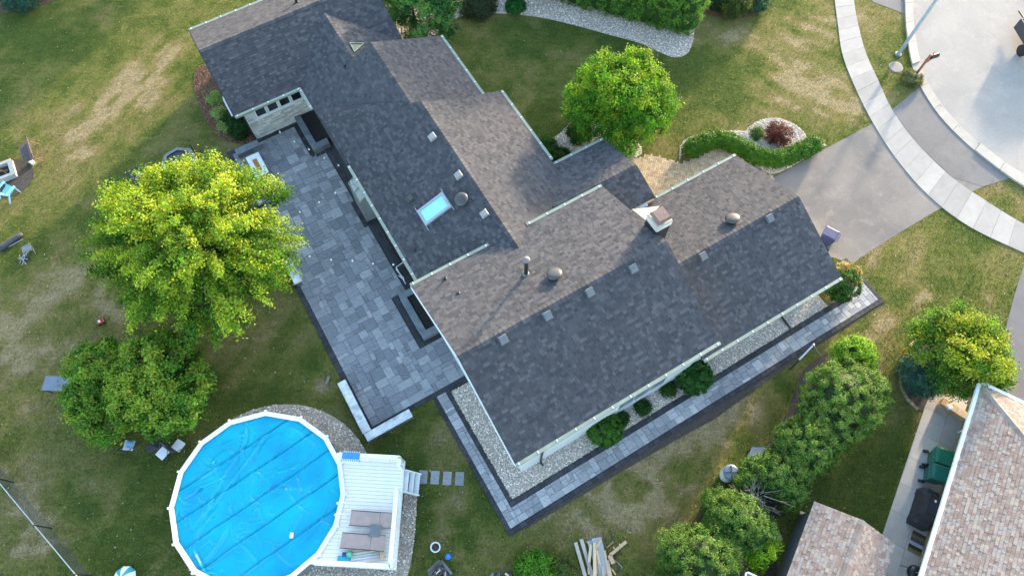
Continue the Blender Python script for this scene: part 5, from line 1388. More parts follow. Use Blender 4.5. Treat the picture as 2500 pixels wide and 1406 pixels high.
for (x, y) in [(835, 1230), (830, 1258)]:
    c = G(x, y, 1.35) - pc3
    MB().path([(c.x + .28, c.y, 1.25), (c.x + .26, c.y, 1.75), (c.x + .12, c.y, 1.95), (c.x - .06, c.y, 1.9), (c.x - .16, c.y, 1.6), (c.x - .18, c.y, 1.2)], 0.028, 8).build('ladder_rail', MT['white_vinyl'], pool)
fl_ = G(712, 1306, 1.22)
t = thing('chlorine_float', 'small white float lying on the blue pool cover', 'pool float', (fl_.x, fl_.y, 1.2))
MB().bbox(-.07, .07, -.11, .11, 0, .06, .02).build('body', MT['white_vinyl'], t); MB().bbox(-.03, .03, -.05, .05, .06, .075, .005).build('cap', MT['white'], t)
# deck
DZ = 1.22
d0, d1, d2 = G(838, 1116, DZ), G(986, 1124, DZ), G(964, 1388, DZ)
dx = (d1 - d0).normalized(); dy = Vector((dx.y, -dx.x, 0))
DL = (d2 - d1).dot(dy)
skew = (d2 - d1).dot(dx) / DL
DW = (d1 - d0).length
deck = thing('pool_deck', 'white board deck with railings attached to the round pool', 'deck', (d0.x, d0.y, 0), math.atan2(dx.y, dx.x))
pcl = pc3 - Vector((d0.x, d0.y, 0)); pcx, pcy = pcl.dot(dx), -pcl.dot(dy)
def poolx(yl):
    r = PR - 0.04; dd = r * r - (yl - pcy) ** 2
    return pcx + math.sqrt(dd) if dd > 0 else None
nb = int(DL / 0.146)
for i in range(nb):
    y0 = i * DL / nb; y1 = y0 + DL / nb - 0.009
    xr0, xr1 = DW + skew * y0, DW + skew * y1
    a0_, a1_ = poolx(-y0), poolx(-y1)
    x0 = max(-2.2, a0_) if a0_ is not None else -2.2
    x1 = max(-2.2, a1_) if a1_ is not None else -2.2
    lim = -0.9 - 0.0 * y0
    MB().prism([(x0, -y0), (xr0, -y0), (xr1, -y1), (x1, -y1)], DZ - .04, DZ + random.uniform(-.001, .001)).build('deck_board', MT['white_vinyl'], deck)
fas = MB()
fas.beam((0, .02, DZ - .12), (DW, .02, DZ - .12), .04, .22); fas.beam((DW + .02, 0, DZ - .12), (DW + skew * DL + .02, -DL, DZ - .12), .04, .22)
xb = max(-2.2, poolx(-DL) or -2.2) + .15
fas.beam((xb, -DL - .02, DZ - .12), (DW + skew * DL, -DL - .02, DZ - .12), .04, .22)
fas.build('fascia', MT['white'], deck)
MB().box(1.25, DW + skew * DL - .15, -DL + .1, -.1, 0.02, DZ - .25).build('deck_frame', MT['darkgrey'], deck)
def railing(p, q, n):
    p, q = Vector(p), Vector(q)
    r = MB().beam(p + Vector((0, 0, .93)), q + Vector((0, 0, .93)), .17, .05).beam(p + Vector((0, 0, .86)), q + Vector((0, 0, .86)), .05, .08).beam(p + Vector((0, 0, .08)), q + Vector((0, 0, .08)), .05, .07)
    ro = r.build('railing', MT['white_vinyl'], deck)
    d = q - p
    pm = MB().box(-.016, .016, -.016, .016, .1, .86).mesh('picket', MT['white_vinyl'])
    for i in range(n):
        o = bpy.data.objects.new('picket', pm); link(o, ro); o.location = p + d * ((i + .5) / n)
    for e in (p, q):
        MB().bbox(e.x - .055, e.x + .055, e.y - .055, e.y + .055, e.z - .3, e.z + 1.0, .02).build('post', MT['white_vinyl'], ro)
railing((0.02, -.05, DZ), (DW - .05, -.05, DZ), 20)
railing((DW + skew * 1.35 - .05, -1.35, DZ), (DW + skew * DL - .05, -DL + .05, DZ), 30)
railing((DW - .05, -.08, DZ), (DW + skew * .32 - .05, -.34, DZ), 2)
railing((xb + .1, -DL + .05, DZ), (DW + skew * DL - .08, -DL + .05, DZ), 24)
for k in range(3):
    z = DZ - (k + 1) * DZ / 4
    MB().bbox(DW + .05 + k * .185, DW + .05 + (k + 1) * .195, -1.27, -.34, z - .05, z, .008).build('step', MT['grey'] if k == 9 else MT['white'], deck)
for yy in (-.36, -1.25): MB().beam((DW + .05, yy, DZ - .16), (DW + .6, yy, .15), .05, .2).build('stringer', MT['white'], deck)
# on the deck
def at_deck(x, y, z): 
    p = G(x, y, z); return (p.x, p.y, DZ)
def lounger(label, x, y, rz, first=[None]):
    if first[0] is None:
        t = thing('sun_lounger', label, 'sun lounger', at_deck(x, y, DZ + .3), rz, 'loungers on the pool deck'); t.scale = (.93, .95, 1)
        s = MB().bbox(-.95, .35, -.30, .30, .29, .32, .01)
        s.build('seat', MT['taupe'], t)
        MB().add([(.36, -.30, .30), (.95, -.30, .36), (.95, .30, .36), (.36, .30, .30), (.36, -.30, .33), (.95, -.30, .39), (.95, .30, .39), (.36, .30, .33)], [(3, 2, 1, 0), (4, 5, 6, 7), (0, 1, 5, 4), (1, 2, 6, 5), (2, 3, 7, 6), (3, 0, 4, 7)]).build('backrest', MT['taupe'], t)
        f = MB().path([(-.96, -.31, .31), (.96, -.31, .35)], .016).path([(-.96, .31, .31), (.96, .31, .35)], .016)
        f.build('frame', MT['darkgrey'], t)
        for sx in (-.75, .6):
            for sy in (-.29, .29): MB().tube((sx, sy, 0), (sx, sy, .3), .016, n=6).build('leg', MT['darkgrey'], t)
        first[0] = t
        return t
    return dup(first[0], at_deck(x, y, DZ + .3), rz, label)
lounger('taupe sling lounger on the pool deck, beside the railing', 908, 1267, R(-4))
lounger('taupe sling lounger on the pool deck, next to the inflatables', 886, 1322, R(-4))
t = thing('side_table', 'small dark grey table between the two deck loungers', 'table', at_deck(916, 1295, DZ + .35), R(-4))
MB().bbox(-.23, .23, -.23, .23, .35, .38, .01).build('table_top', MT['grey'], t)
for sx in (-.19, .19):
    for sy in (-.19, .19): MB().tube((sx, sy, 0), (sx, sy, .35), .014, n=6).build('leg', MT['darkgrey'], t)
# inflatables
t = thing('air_mattress', 'pale pastel striped inflatable lying at the deck corner', 'inflatable', at_deck(902, 1352, DZ + .15), R(8))
pcs = [(0.62, 0.50, 0.48), (0.60, 0.60, 0.60), (0.52, 0.60, 0.55), (0.62, 0.55, 0.42)]
for k in range(5):
    MB().tube((-.75, -.22 + k * .11, .09 + .01 * (k % 2)), (.62, -.22 + k * .11, .12), .062, n=12).build('air_tube', plain('pastel_vinyl', pcs[k % 4], None, 0.3), t, True)
MB().tube((.5, -.27, .15), (.5, .27, .15), .09, n=12).build('pillow', plain('peach_vinyl', (0.60, 0.42, 0.27), None, 0.3), t, True)
t = thing('pool_toy', 'teal and navy swim ring bundle at the deck corner', 'pool toy', at_deck(842, 1360, DZ + .1), 0)
MB().bbox(-.3, .22, -.12, .06, 0, .12, .04).build('board', plain('teal_foam', (0.02, 0.38, 0.55), None, 0.4), t)
MB().bbox(-.12, .18, .05, .2, 0.02, .16, .05).build('ring', plain('navy_vinyl', (0.02, 0.06, 0.25), None, 0.4), t)
t = thing('beach_ball', 'green ball on the deck beside the inflatable', 'ball', at_deck(853, 1352, DZ + .14), 0)
MB().lathe([(0.001, 0.0), (0.07, 0.02), (0.12, 0.07), (0.135, 0.13), (0.12, 0.19), (0.07, 0.245), (0.001, 0.265)], 16).build('shell', plain('green_vinyl', (0.10, 0.50, 0.28), None, 0.35), t, True)
MB().lathe([(0.02, 0.262), (0.02, 0.272), (0.001, 0.274)], 8).build('valve', MT['white'], t)
t = thing('beach_towel', 'blue towel with white fringe hung over the deck railing', 'towel', tuple(G(857, 1112, DZ + .97)), math.atan2(dx.y, dx.x))
MB().bbox(-.36, .36, -.14, .12, 0, .02, .006).box(-.36, .36, -.17, -.15, -.35, .01).box(-.36, .36, .12, .14, -.3, .01).build('cloth', plain('towel_blue', (0.06, 0.26, 0.52), None, 0.9, 5, 0.3, 90), t)
mb = MB()
for k in range(8): mb.beam((-.32 + k * .09, -.16, 0.012), (-.29 + k * .09, -.30, -.08), .035, .012); mb.beam((-.32 + k * .09, .13, 0.012), (-.32 + k * .09, .2, -.08), .035, .012)
mb.build('fringe', MT['white'], t)
for k, (x, y) in enumerate([(1033, 1164), (1062, 1165), (1092, 1167), (1122, 1168)]):
    p = G(x, y)
    BARE.append([(p.x - .2, p.y - .3), (p.x + .2, p.y - .3), (p.x + .2, p.y + .3), (p.x - .2, p.y + .3)])
    MB().bbox(-.19, .19, -.29, .29, -.03, .035, .008).build('stepping_stone', MT['paver'], loc=p, rz=R(-2), label=['grey stepping slab closest to the white deck steps', 'second grey stepping slab from the deck steps', 'third grey stepping slab from the deck steps', 'grey stepping slab closest to the walkway'][k], cat='stepping stone', group='slabs from deck to walkway')
# ================================================================== BACK GARDEN THINGS
def folding_chair(name, label, x, y, rz, seatmat, group=None, proto={}):
    p = G(x, y, 0.42)
    key = seatmat
    if key in proto: return dup(proto[key], (p.x, p.y, 0), rz, label)
    t = thing(name, label, 'chair', (p.x, p.y, 0), rz, group)
    MB().bbox(-.22, .22, -.22, .22, .42, .455, .012).build('seat', MT[seatmat], t)
    MB().add([(-.22, .22, .5), (.22, .22, .5), (.22, .33, .86), (-.22, .33, .86), (-.22, .25, .5), (.22, .25, .5), (.22, .36, .86), (-.22, .36, .86)], [(0, 1, 2, 3), (7, 6, 5, 4), (0, 4, 5, 1), (1, 5, 6, 2), (2, 6, 7, 3), (3, 7, 4, 0)]).build('backrest', MT['darkgrey'], t)
    for sx in (-.235, .235):
        MB().path([(sx, -.27, 0), (sx, .36, .88)], .014).build('leg', MT['darkgrey'], t)
        MB().path([(sx, .3, 0), (sx, -.2, .43)], .014).build('leg', MT['darkgrey'], t)
    proto[key] = t
    return t
folding_chair('folding_chair', 'white-seated folding chair holding a blue bag by the pool', 315, 1087, R(175), 'white', 'white chairs by the pool')
folding_chair('folding_chair', 'white-seated folding chair with a black cloth behind it', 397, 1106, R(-35), 'white')
folding_chair('folding_chair', 'white-seated folding chair closest to the pool rim', 436, 1087, R(-30 + 180), 'white')
p = G(317, 1084, .47)
t = thing('beach_bag', 'round light blue bag on the white chair seat', 'bag', (p.x, p.y, .456))
MB().lathe([(0.15, 0), (0.17, 0.05), (0.15, 0.11), (0.07, 0.14), (0.001, 0.145)], 18).build('body', MT['blueplastic'], t, True); MB().path([(-.08, 0, .13), (0, 0, .19), (.08, 0, .13)], .008).build('handle', MT['white'], t)
p = G(376, 1090)
t = thing('black_cloth', 'crumpled black cloth on the grass behind a chair', 'cloth', p, R(20))
MB().add([(-.35, -.2, .02), (.3, -.22, .03), (.36, .2, .02), (-.3, .24, .04), (0, 0, .12), (-.1, .12, .09)], [(0, 1, 4), (1, 2, 4), (2, 3, 5), (2, 5, 4), (3, 0, 5), (0, 4, 5), (3, 2, 1, 0)]).build('sheet', MT['cloth_black'], t)
def flat_table(name, label, cat, pts, z, mat, legmat='darkgrey', item=None):
    c = [G(x, y, z) for x, y in pts]
    m_ = sum((Vector(q) for q in c), Vector()) / 4
    t = thing(name, label, cat, (m_.x, m_.y, 0))
    pl_ = [((q.x - m_.x), (q.y - m_.y)) for q in c]
    MB().prism(pl_, z - .04, z).build('top', MT[mat], t)
    for q in pl_: MB().beam((q[0] * .85, q[1] * .85, 0), (q[0] * .85, q[1] * .85, z - .04), .05, .05, (0, 1, 0)).build('leg', MT[legmat], t)
    return t, m_
flat_table('garden_table', 'slate blue tabletop half under the low round tree', 'table', [(112, 917), (172, 920), (164, 955), (100, 952)], 0.72, 'slate_blue')
t, m_ = flat_table('utility_table', 'grey flat-topped box table beside the cedar row', 'table', [(1836, 1091), (1876, 1092), (1864, 1122), (1823, 1120)], 0.75, 'slate_blue')
t, m_ = flat_table('black_table', 'black square table half hidden behind the maple', 'table', [(343, 401), (366, 430), (330, 448), (303, 423)], 0.72, 'plastic_black')
t2 = thing('paper_box', 'small white box on the black table', 'box', (m_.x + .2, m_.y - .05, 0.72), .4)
MB().bbox(-.1, .1, -.13, .13, 0, .09, .01).build('carton', MT['white'], t2); MB().box(-.015, .015, -.12, .12, .09, .094).build('tape', MT['grey'], t2)
c = G(438, 397, .6)
t = thing('octagonal_tub', 'grey octagonal tub rim behind the maple crown', 'hot tub', (c.x, c.y, 0), .3)
t.scale = (.9, .9, .9)
for i in range(8):
    a0, a1 = i * math.pi / 4, (i + 1) * math.pi / 4
    MB().add([(*pp(a0, 1.05), .75), (*pp(a1, 1.05), .75), (*pp(a1, .82), .78), (*pp(a0, .82), .78), (*pp(a0, 1.0), 0), (*pp(a1, 1.0), 0)], [(0, 1, 2, 3), (4, 5, 1, 0)]).build('panel', MT['grey'], t)
MB().prism([pp(i * math.pi / 4, .84) for i in range(8)], .1, .7).build('cover', MT['darkgrey'], t)
MB().path([(.95, .35, 0), (.98, .35, 1.5)], .03).build('lift_post', MT['black'], t)
# fire table on the patio
c = G(628, 403, .5)
t = thing('fire_table', 'white stone fire table on the patio under maple leaves', 'table', (c.x, c.y, .055), R(30.6 + 90))
for (x0, x1, y0, y1) in [(-.72, .72, .12, .36), (-.72, .72, -.36, -.12), (-.72, -.42, -.12, .12), (.42, .72, -.12, .12)]:
    MB().bbox(x0 + .001, x1 - .001, y0 + .001, y1 - .001, .40, .47, .008).build('top_slab', MT['white'], t)
MB().box(-.62, .62, -.28, .28, 0, .38).build('base', MT['grey'], t)
MB().box(-.42, .42, -.12, .12, .38, .42).build('burner', plain('amber_glass', (0.45, 0.22, 0.04), (0.3, 0.12, 0.02), 0.3, 30), t)
c = G(664, 664, .3)
capst = thing('stone_bench', 'pale stone bench at the patio edge beneath the maple', 'bench', HO, HTH)
for k in range(3): MB().bbox(-3.12, -2.72, 15.2 + k * .5, 15.69 + k * .5, .36, .43, .01).build('seat', MT['capstone'], capst)
for bb in (15.3, 16.5): MB().bbox(-3.05, -2.8, bb - .1, bb + .1, .055, .359, .005).build('support', MT['wallblock'], capst)
# garden swing bench
c = G(65, 372, .4)
t = thing('glider_bench', 'dark slatted garden bench with rusty metal arms on the lawn', 'bench', (c.x, c.y, 0), R(-62))
for k in range(6): MB().bbox(-.6, .6, -.28 + k * .085, -.205 + k * .085, .40, .425, .004).build('slat', MT['darkwicker'], t)
for k in range(4): MB().beam((-.6, .27 + k * .03, .5 + k * .1), (.6, .27 + k * .03, .5 + k * .1), .02, .08).build('slat', MT['darkwicker'], t)
for sx in (-.62, .62):
    MB().path([(sx, -.32, 0), (sx, -.3, .62), (sx, -.1, .68), (sx, .25, .64), (sx, .42, .95)], .02).path([(sx, .3, .4), (sx, .55, 0)], .02).path([(sx, -.3, .42), (sx, .3, .4)], .02).build('arm', MT['rustwood'], t)
c = G(80, 398)
t = thing('white_jug', 'small white jug lying beside the garden bench', 'jug', c, R(-35))
MB().bbox(-.16, .16, -.1, .1, 0, .18, .04).build('body', MT['white_vinyl'], t); MB().tube((.16, 0, .09), (.2, 0, .09), .03, n=8).build('cap', MT['white'], t)
# fire pit
c = G(4, 416, .3)
t = thing('fire_pit', 'square grey stone fire pit with ash inside at the lawn edge', 'fire pit', (c.x, c.y, 0), R(28))
for i, (x0, x1, y0, y1) in enumerate([(-.55, .55, .36, .55), (-.55, .55, -.55, -.36), (-.55, -.36, -.36, .36), (.36, .55, -.36, .36)]):
    for zc in range(2): MB().bbox(x0 + .002, x1 - .002, y0 + .002, y1 - .002, zc * .16, zc * .16 + .155, .01).build('block', MT['concrete_n'], t)
MB().prism([(-.36, -.36), (.36, -.36), (.36, .36), (-.36, .36)], 0.0, .08).build('ash', MT['darkdirt'], t)
mb = MB(); g = random.Random(5)
for k in range(6): a = g.uniform(0, 3.1); mb.tube((-.28 * math.cos(a), -.28 * math.sin(a), .12 + k * .02), (.28 * math.cos(a), .28 * math.sin(a), .14 + k * .02), .035, .03, 7)
mb.build('charred_logs', MT['rustwood'], t)
c = G(18, 465, .35)
t = thing('adirondack_chair', 'pale blue plastic lawn chair beside the fire pit', 'chair', (c.x, c.y, 0), R(155))
MB().add([(-.26, -.28, .36), (.26, -.28, .36), (.26, .24, .24), (-.26, .24, .24), (-.26, -.28, .39), (.26, -.28, .39), (.26, .24, .27), (-.26, .24, .27)], [(3, 2, 1, 0), (4, 5, 6, 7), (0, 1, 5, 4), (1, 2, 6, 5), (2, 3, 7, 6), (3, 0, 4, 7)]).build('seat', MT['blueplastic'], t)
for k in range(5): MB().beam((-.2 + k * .1, .24, .27), (-.24 + k * .12, .5, .95 - .03 * abs(k - 2)), .085, .025, (0, 1, 0)).build('back_slat', MT['blueplastic'], t)
for sx in (-.33, .33):
    MB().bbox(sx - .07, sx + .07, -.32, .3, .52, .545, .008).build('armrest', MT['blueplastic'], t)
    MB().beam((sx, -.28, 0), (sx, -.26, .52), .06, .06, (0, 1, 0)).build('leg', MT['blueplastic'], t)
    MB().beam((sx, .5, 0), (sx, .2, .4), .05, .06, (0, 1, 0)).build('leg', MT['blueplastic'], t)
c = G(22, 592, .15)
t = thing('canvas_bag', 'long dark folded canvas lounger lying on the grass', 'folded chair', (c.x, c.y, 0), R(38))
mb = MB()
for k, (r_, x) in enumerate([(.10, -.75), (.17, -.5), (.19, -.2), (.15, .1), (.16, .4), (.14, .65)]):
    if k: mb.tube((px_, 0, pr_), (x, 0.02 * k, r_), pr_, r_, 10)
    px_, pr_ = x, r_
mb = MB().lathe([(0.02, -.80), (.11, -.75), (.16, -.55), (.19, -.25), (.155, .05), (.15, .35), (.16, .5), (.13, .68), (.03, .74)], 14)
mb.v = [(z, x + .05 * math.sin(z * 3), y * .8 + .15) for x, y, z in mb.v]
mb.build('canvas', MT['darkgrey'], t, True); MB().path([(-.8, .1, .05), (.7, .12, .05)], .02).path([(-.7, -.12, .05), (.6, -.15, .05)], .02).build('frame', MT['steel'], t)
c = G(62, 606, .42)
t = thing('tipped_chair', 'grey-seated folding chair collapsed among its steel tubes', 'chair', (c.x, c.y, 0), R(25))
MB().bbox(-.2, .25, -.2, .2, .36, .395, .012).build('seat', MT['grey'], t)
for (p, q) in [((-.25, -.25, .02), (.2, .25, .4)), ((-.55, -.2, .03), (.1, -.22, .38)), ((-.6, -.45, .03), (-.05, .1, .25)), ((-.5, -.6, .02), (-.1, -.2, .3)), ((-.62, -.1, .03), (-.1, -.5, .2)), ((-.3, -.65, .02), (-.45, -.1, .22)), ((.22, -.22, 0), (.22, .2, .37))]:
    MB().path([p, q], .016).build('tube', MT['steel'], t)
MB().add([(-.5, -.5, .05), (-.15, -.55, .08), (-.1, -.25, .12), (-.4, -.2, .1)], [(0, 1, 2, 3)]).build('fabric', MT['cloth_black'], t)
c = G(249, 788)
t = thing('ride_on_toy', 'small red and white toy left on the bare lawn', 'toy', c, .6)
MB().bbox(-.16, .16, -.09, .09, .07, .18, .03).build('body', MT['red'], t)
MB().bbox(-.06, .02, -.06, .06, .18, .26, .02).build('seat', MT['white_vinyl'], t)
for sx in (-.11, .11):
    for sy in (-.1, .1): MB().tube((sx, sy - .015, .06), (sx, sy + .015, .06), .06, n=12).build('wheel', MT['plastic_black'], t)
MB().path([(.13, 0, .18), (.1, 0, .3)], .012).path([(.1, -.09, .3), (.1, .09, .3)], .012).build('handlebar', MT['black'], t)
c = G(801, 930)
t = thing('log_stump', 'short weathered grey log lying on the lawn by the patio', 'log', c, R(75))
MB().tube((-.2, 0, .07), (.2, 0.02, .075), .07, .08, 10).build('bark', MT['deadwood'], t); MB().tube((.2, 0.02, .075), (.206, .02, .075), .065, .06, 10).build('cut_end', MT['oldboard'], t)
c = G(1063, 1335, .3)
t = thing('flower_pot', 'round white-rimmed pot of dark soil on the lawn', 'pot', (c.x, c.y, 0))
MB().lathe([(0.15, 0), (0.19, 0.28), (0.215, 0.29), (0.215, 0.33), (0.165, 0.33), (0.16, 0.28)], 26).build('pot', MT['white'], t, False)
MB().lathe([(0.158, 0.25), (0.158, 0.285), (0.001, 0.29)], 20).build('soil', MT['darkdirt'], t)
c = G(1094, 1358, .13)
t = thing('play_ball', 'bright blue ball on the grass beside the white-rimmed pot', 'ball', (c.x, c.y, 0))
MB().lathe([(0.001, 0)] + [(0.13 * math.sin(a), 0.13 - 0.13 * math.cos(a)) for a in np.linspace(.2, 2.95, 12)] + [(0.001, 0.26)], 20).build('shell', MT['ballblue'], t, True)
MB().lathe([(0.014, 0.255), (0.014, 0.263), (0.001, 0.264)], 8).build('valve', MT['white'], t)
c = G(300, 1410, .4)
t = thing('parasol', 'white and teal striped dome at the bottom edge of the lawn', 'parasol', (c.x, c.y, 0))
cols2 = [MT['white'], plain('teal_canvas', (0.03, 0.33, 0.38), None, 0.7)]
for i in range(10):
    a0, a1 = i * math.pi / 5, (i + 1) * math.pi / 5
    rows = []
    for ph in np.linspace(0, 1.25, 6): rows += [(*pp(a0, .5 * math.sin(ph) + .001), .1 + .5 * math.cos(ph)), (*pp(a1, .5 * math.sin(ph) + .001), .1 + .5 * math.cos(ph))]
    MB().add(rows, [(2 * k, 2 * k + 2, 2 * k + 3, 2 * k + 1) for k in range(5)]).build('gore', cols2[i % 2], t, True)
MB().tube((0, 0, 0), (0, 0, .64), .02, n=8).build('pole', MT['white'], t)
# chain-link fence
fb = [G(-60, 1062), G(33, 1177), G(127, 1289), G(224, 1404), G(300, 1494)]
t = thing('chain_link_fence', 'chain-link fence with dark posts across the lower corner lawn', 'fence', fb[1])
o_ = fb[1]
FH = 1.2
mb = MB(); wires = MB()
mb.path([q - o_ + Vector((0, 0, FH)) for q in fb], .022, 8)
mb.build('top_rail', MT['steel'], t)
for q in fb: MB().tube(q - o_, q - o_ + Vector((0, 0, FH + .05)), .03, n=8).build('post', MT['black'], t)
for q0, q1 in zip(fb[:-1], fb[1:]):
    L = (q1 - q0).length; d = (q1 - q0) / L; k = 0.11
    for i in range(int(-FH / k), int(L / k)):
        for sgn in (1, -1):
            s0, s1 = (i * k, i * k + FH) if sgn > 0 else (i * k + FH, i * k)
            z0, z1 = 0.02, FH
            def clipw(sa, za, sb, zb):
                if sa > sb: sa, za, sb, zb = sb, zb, sa, za
                if sb <= 0 or sa >= L: return None
                if sa < 0: za += (zb - za) * (0 - sa) / (sb - sa); sa = 0
                if sb > L: zb = za + (zb - za) * (L - sa) / (sb - sa); sb = L
                return sa, za, sb, zb
            w = clipw(s0, z0, s1, z1)
            if w: wires.tube(q0 - o_ + d * w[0] + Vector((0, 0, w[1])), q0 - o_ + d * w[2] + Vector((0, 0, w[3])), .0042, n=3)
wires.build('wire_mesh', MT['darkgrey'], t, kind='stuff')
# chairs under the eave and string lights
c = G(990, 668, .4)
t = thing('patio_chair', 'white metal patio chair tucked under the patio eave', 'chair', (c.x, c.y, .055), R(40))
for (p, q) in [((-.26, -.28, 0), (-.26, .28, .95)), ((.26, -.28, .62), (.26, .35, .62)), ((-.26, -.28, .62), (-.26, .35, .62)), ((.26, -.28, 0), (.26, .28, .95)), ((-.26, .28, .95), (.26, .28, .95)), ((-.26, .3, 0), (-.26, -.25, .42)), ((.26, .3, 0), (.26, -.25, .42))]:
    MB().path([p, q], .022, 8).build('frame_tube', MT['capstone'], t)
MB().bbox(-.24, .24, -.25, .22, .40, .43, .01).build('seat', MT['plastic_black'], t)
MB().path([(.1 + .16 * math.cos(a), -.62 + .16 * math.sin(a), .02) for a in np.linspace(0, 6.28, 14)], .012, 5).build('hose_loop', MT['black'], t)
bulb = MB().lathe([(0.001, -.10), (0.03, -.08), (0.044, -.04), (0.03, 0.0), (0.018, 0.02), (0.018, .05)], 10)
bm = bulb.mesh('bulb', MT['white_vinyl'], True)
for (lab, ps) in [('string of bulbs running along the stone wall and patio eave', [(640, 300), (683, 322), (718, 345), (754, 364), (791, 385), (826, 403), (857, 442), (880, 470)]),
                  ('string of bulbs crossing the middle of the patio', [(880, 445), (818, 470), (778, 493), (731, 517), (687, 539), (640, 562)]),
                  ('string of bulbs crossing the lower patio towards the eave corner', [(700, 612), (755, 625), (808, 633), (860, 636), (910, 643), (960, 645), (1005, 655)])]:
    P = [G(x, y, 2.85) for x, y in ps]
    t = thing('string_lights', lab, 'string lights', P[0], 0, 'bulb strings over the patio')
    w = []
    for a, b_ in zip(P[:-1], P[1:]):
        for k in range(4): q = a.lerp(b_, k / 4); w.append(q - P[0] + Vector((0, 0, .06 - .05 * math.sin(math.pi * k / 4))))
    w.append(P[-1] - P[0] + Vector((0, 0, .06)))
    MB().path(w, .006, 4).build('cable', MT['plastic_black'], t)
    for q in P[1:-1]:
        o = bpy.data.objects.new('bulb', bm); link(o, t); o.location = q - P[0]
c = G(589, 322)
t = thing('garden_spike_light', 'blue glass garden light stake in the mulch bed', 'garden light', c)
MB().tube((0, 0, 0), (0, 0, .45), .012, n=6).build('stake', MT['steel'], t)
MB().lathe([(0.001, .44), (0.07, .46), (0.10, .53), (0.07, .61), (0.001, .63)], 14).build('globe', plain('blue_glass', (0.10, 0.25, 0.75), None, 0.1), t, True)
c = G(1928, 902)
t = thing('leaning_pole', 'silver and black leaning pole frame beside the walkway soil', 'pole', c)
ap = G(1986, 842, 1.7) - c; ft = G(2016, 886) - c
MB().tube((0, 0, .03), ap * .42, .035, n=8).build('black_tube', MT['black'], t)
MB().tube(ap * .42, ap, .045, .035, 8).build('silver_tube', MT['white'], t)
MB().tube(ap, ft, .018, n=7).build('brace', MT['steel'], t)
MB().lathe([(0.001, -.05), (.06, -.02), (.06, .04), (.001, .06)], 10, tuple(ap)).build('joint', MT['steel'], t, True)
c = G(1781, 1156, .5)
t = thing('compost_bin', 'round grey-lidded bin at the end of the cedar row', 'bin', (c.x, c.y, 0))
MB().lathe([(0.30, 0), (0.34, 0.72), (0.345, 0.74)], 24).build('body', MT['white'], t)
MB().lathe([(0.35, .74), (0.35, .79), (0.28, .83), (0.001, .85)], 24).build('lid', MT['slate_blue'], t); MB().box(-.02, .02, -.3, .3, .845, .875).box(-.3, .3, -.02, .02, .845, .87).build('handle', MT['darkgrey'], t)
# ================================================================== STREET AND NEIGHBOUR
c = G(2192, 134)
t = thing('street_lamp', 'tall pale concrete street lamp pole on the verge', 'street lamp', c)
MB().lathe([(0.2, 0), (0.2, .05), (0.15, .07)], 12).build('base_plate', MT['grey'], t)
MB().tube((0, 0, .05), (0, 0, 8.2), .10, .06, 14).build('pole', MT['greymetal'], t)
MB().path([(0, 0, 8.1), (.5, .5, 8.6), (1.3, 1.2, 8.75)], .04, 8).build('arm', MT['greymetal'], t)
MB().bbox(1.1, 1.75, 1.05, 1.45, 8.65, 8.8, .04).build('lamp_head', MT['grey'], t)
MB().box(-.06, .06, -.125, -.115, .5, .8).build('hatch', MT['steel'], t)
c = G(2187, 165)
t = thing('manhole_cover', 'round pale utility cover in the verge grass', 'manhole cover', c)
BARE.append([(c.x + .42 * math.cos(a), c.y + .42 * math.sin(a)) for a in np.linspace(0, 6.28, 16)])
MB().lathe([(0.40, -.02), (0.40, .02), (0.37, .025)], 24).build('ring', MT['grey'], t); MB().lathe([(0.35, .0), (0.35, .03), (0.001, .031)], 24).build('plate', plain('worn_plate', (0.24, 0.22, 0.20), None, 0.8), t)
c = G(2238, 180)
t = thing('mailbox', 'black mailbox on a reddish wooden post by the kerb', 'mailbox', c, R(20))
MB().beam((0, 0, 0), (0, 0, 1.5), .10, .10, (0, 1, 0)).build('post', plain('red_cedar', (0.30, 0.12, 0.07), None, 0.7), t)
MB().beam((-.1, 0, 1.12), (.5, 0, 1.12), .09, .09).beam((.02, 0, .8), (.3, 0, 1.1), .07, .07).build('arm', plain('red_cedar_arm', (0.28, 0.11, 0.065), None, 0.7), t)
bx = MB().extrude([(-.1, 1.17), (.1, 1.17), (.1, 1.29), (.07, 1.36), (0, 1.39), (-.07, 1.36), (-.1, 1.29)], 'a', .12, .62).build('box', MT['plastic_black'], t)
MB().box(.3, .36, .101, .12, 1.3, 1.45).build('flag', MT['red'], bx)
c = G(2546, 108)
t = thing('utility_trailer', 'dark loaded trailer cut off by the edge of the road', 'trailer', c, R(100))
MB().bbox(-1.6, 1.1, -.1, 1.6, .45, .75, .02).build('bed', MT['darkgrey'], t)
for (x0, x1, y0, y1) in [(-1.6, 1.1, -.12, -.05), (-1.6, 1.1, 1.55, 1.62), (-1.62, -1.55, -.05, 1.55), (1.05, 1.12, -.05, 1.55)]: MB().box(x0, x1, y0, y1, .751, 1.15).build('side_board', MT['darkgrey'], t)
for sx in (-.5, ):
    for sy in (-.25, 1.75): MB().tube((sx, sy - .1, .33), (sx, sy + .1, .33), .33, n=20).build('wheel', MT['plastic_black'], t)
MB().bbox(-1.0, 0.0, -.36, -.13, .66, .72, .02).build('fender', MT['grey'], t)
leaves('load', t, [(-.2, .7, .95, 1.1, .6, .35)], 2500, .2, .1, [(0.12, 0.06, 0.04), (0.18, 0.10, 0.06), (0.08, 0.05, 0.04)], None, 0, 'leaf', 61, 60, .12, .6)
MB().box(.6, .85, -.13, -.121, .9, 1.05).build('tail_light', plain('yellow_reflector', (0.7, 0.6, 0.15), None, 0.3), t)
MB().path([(1.1, .75, .55), (2.2, .75, .5)], .05).build('tow_bar', MT['black'], t)
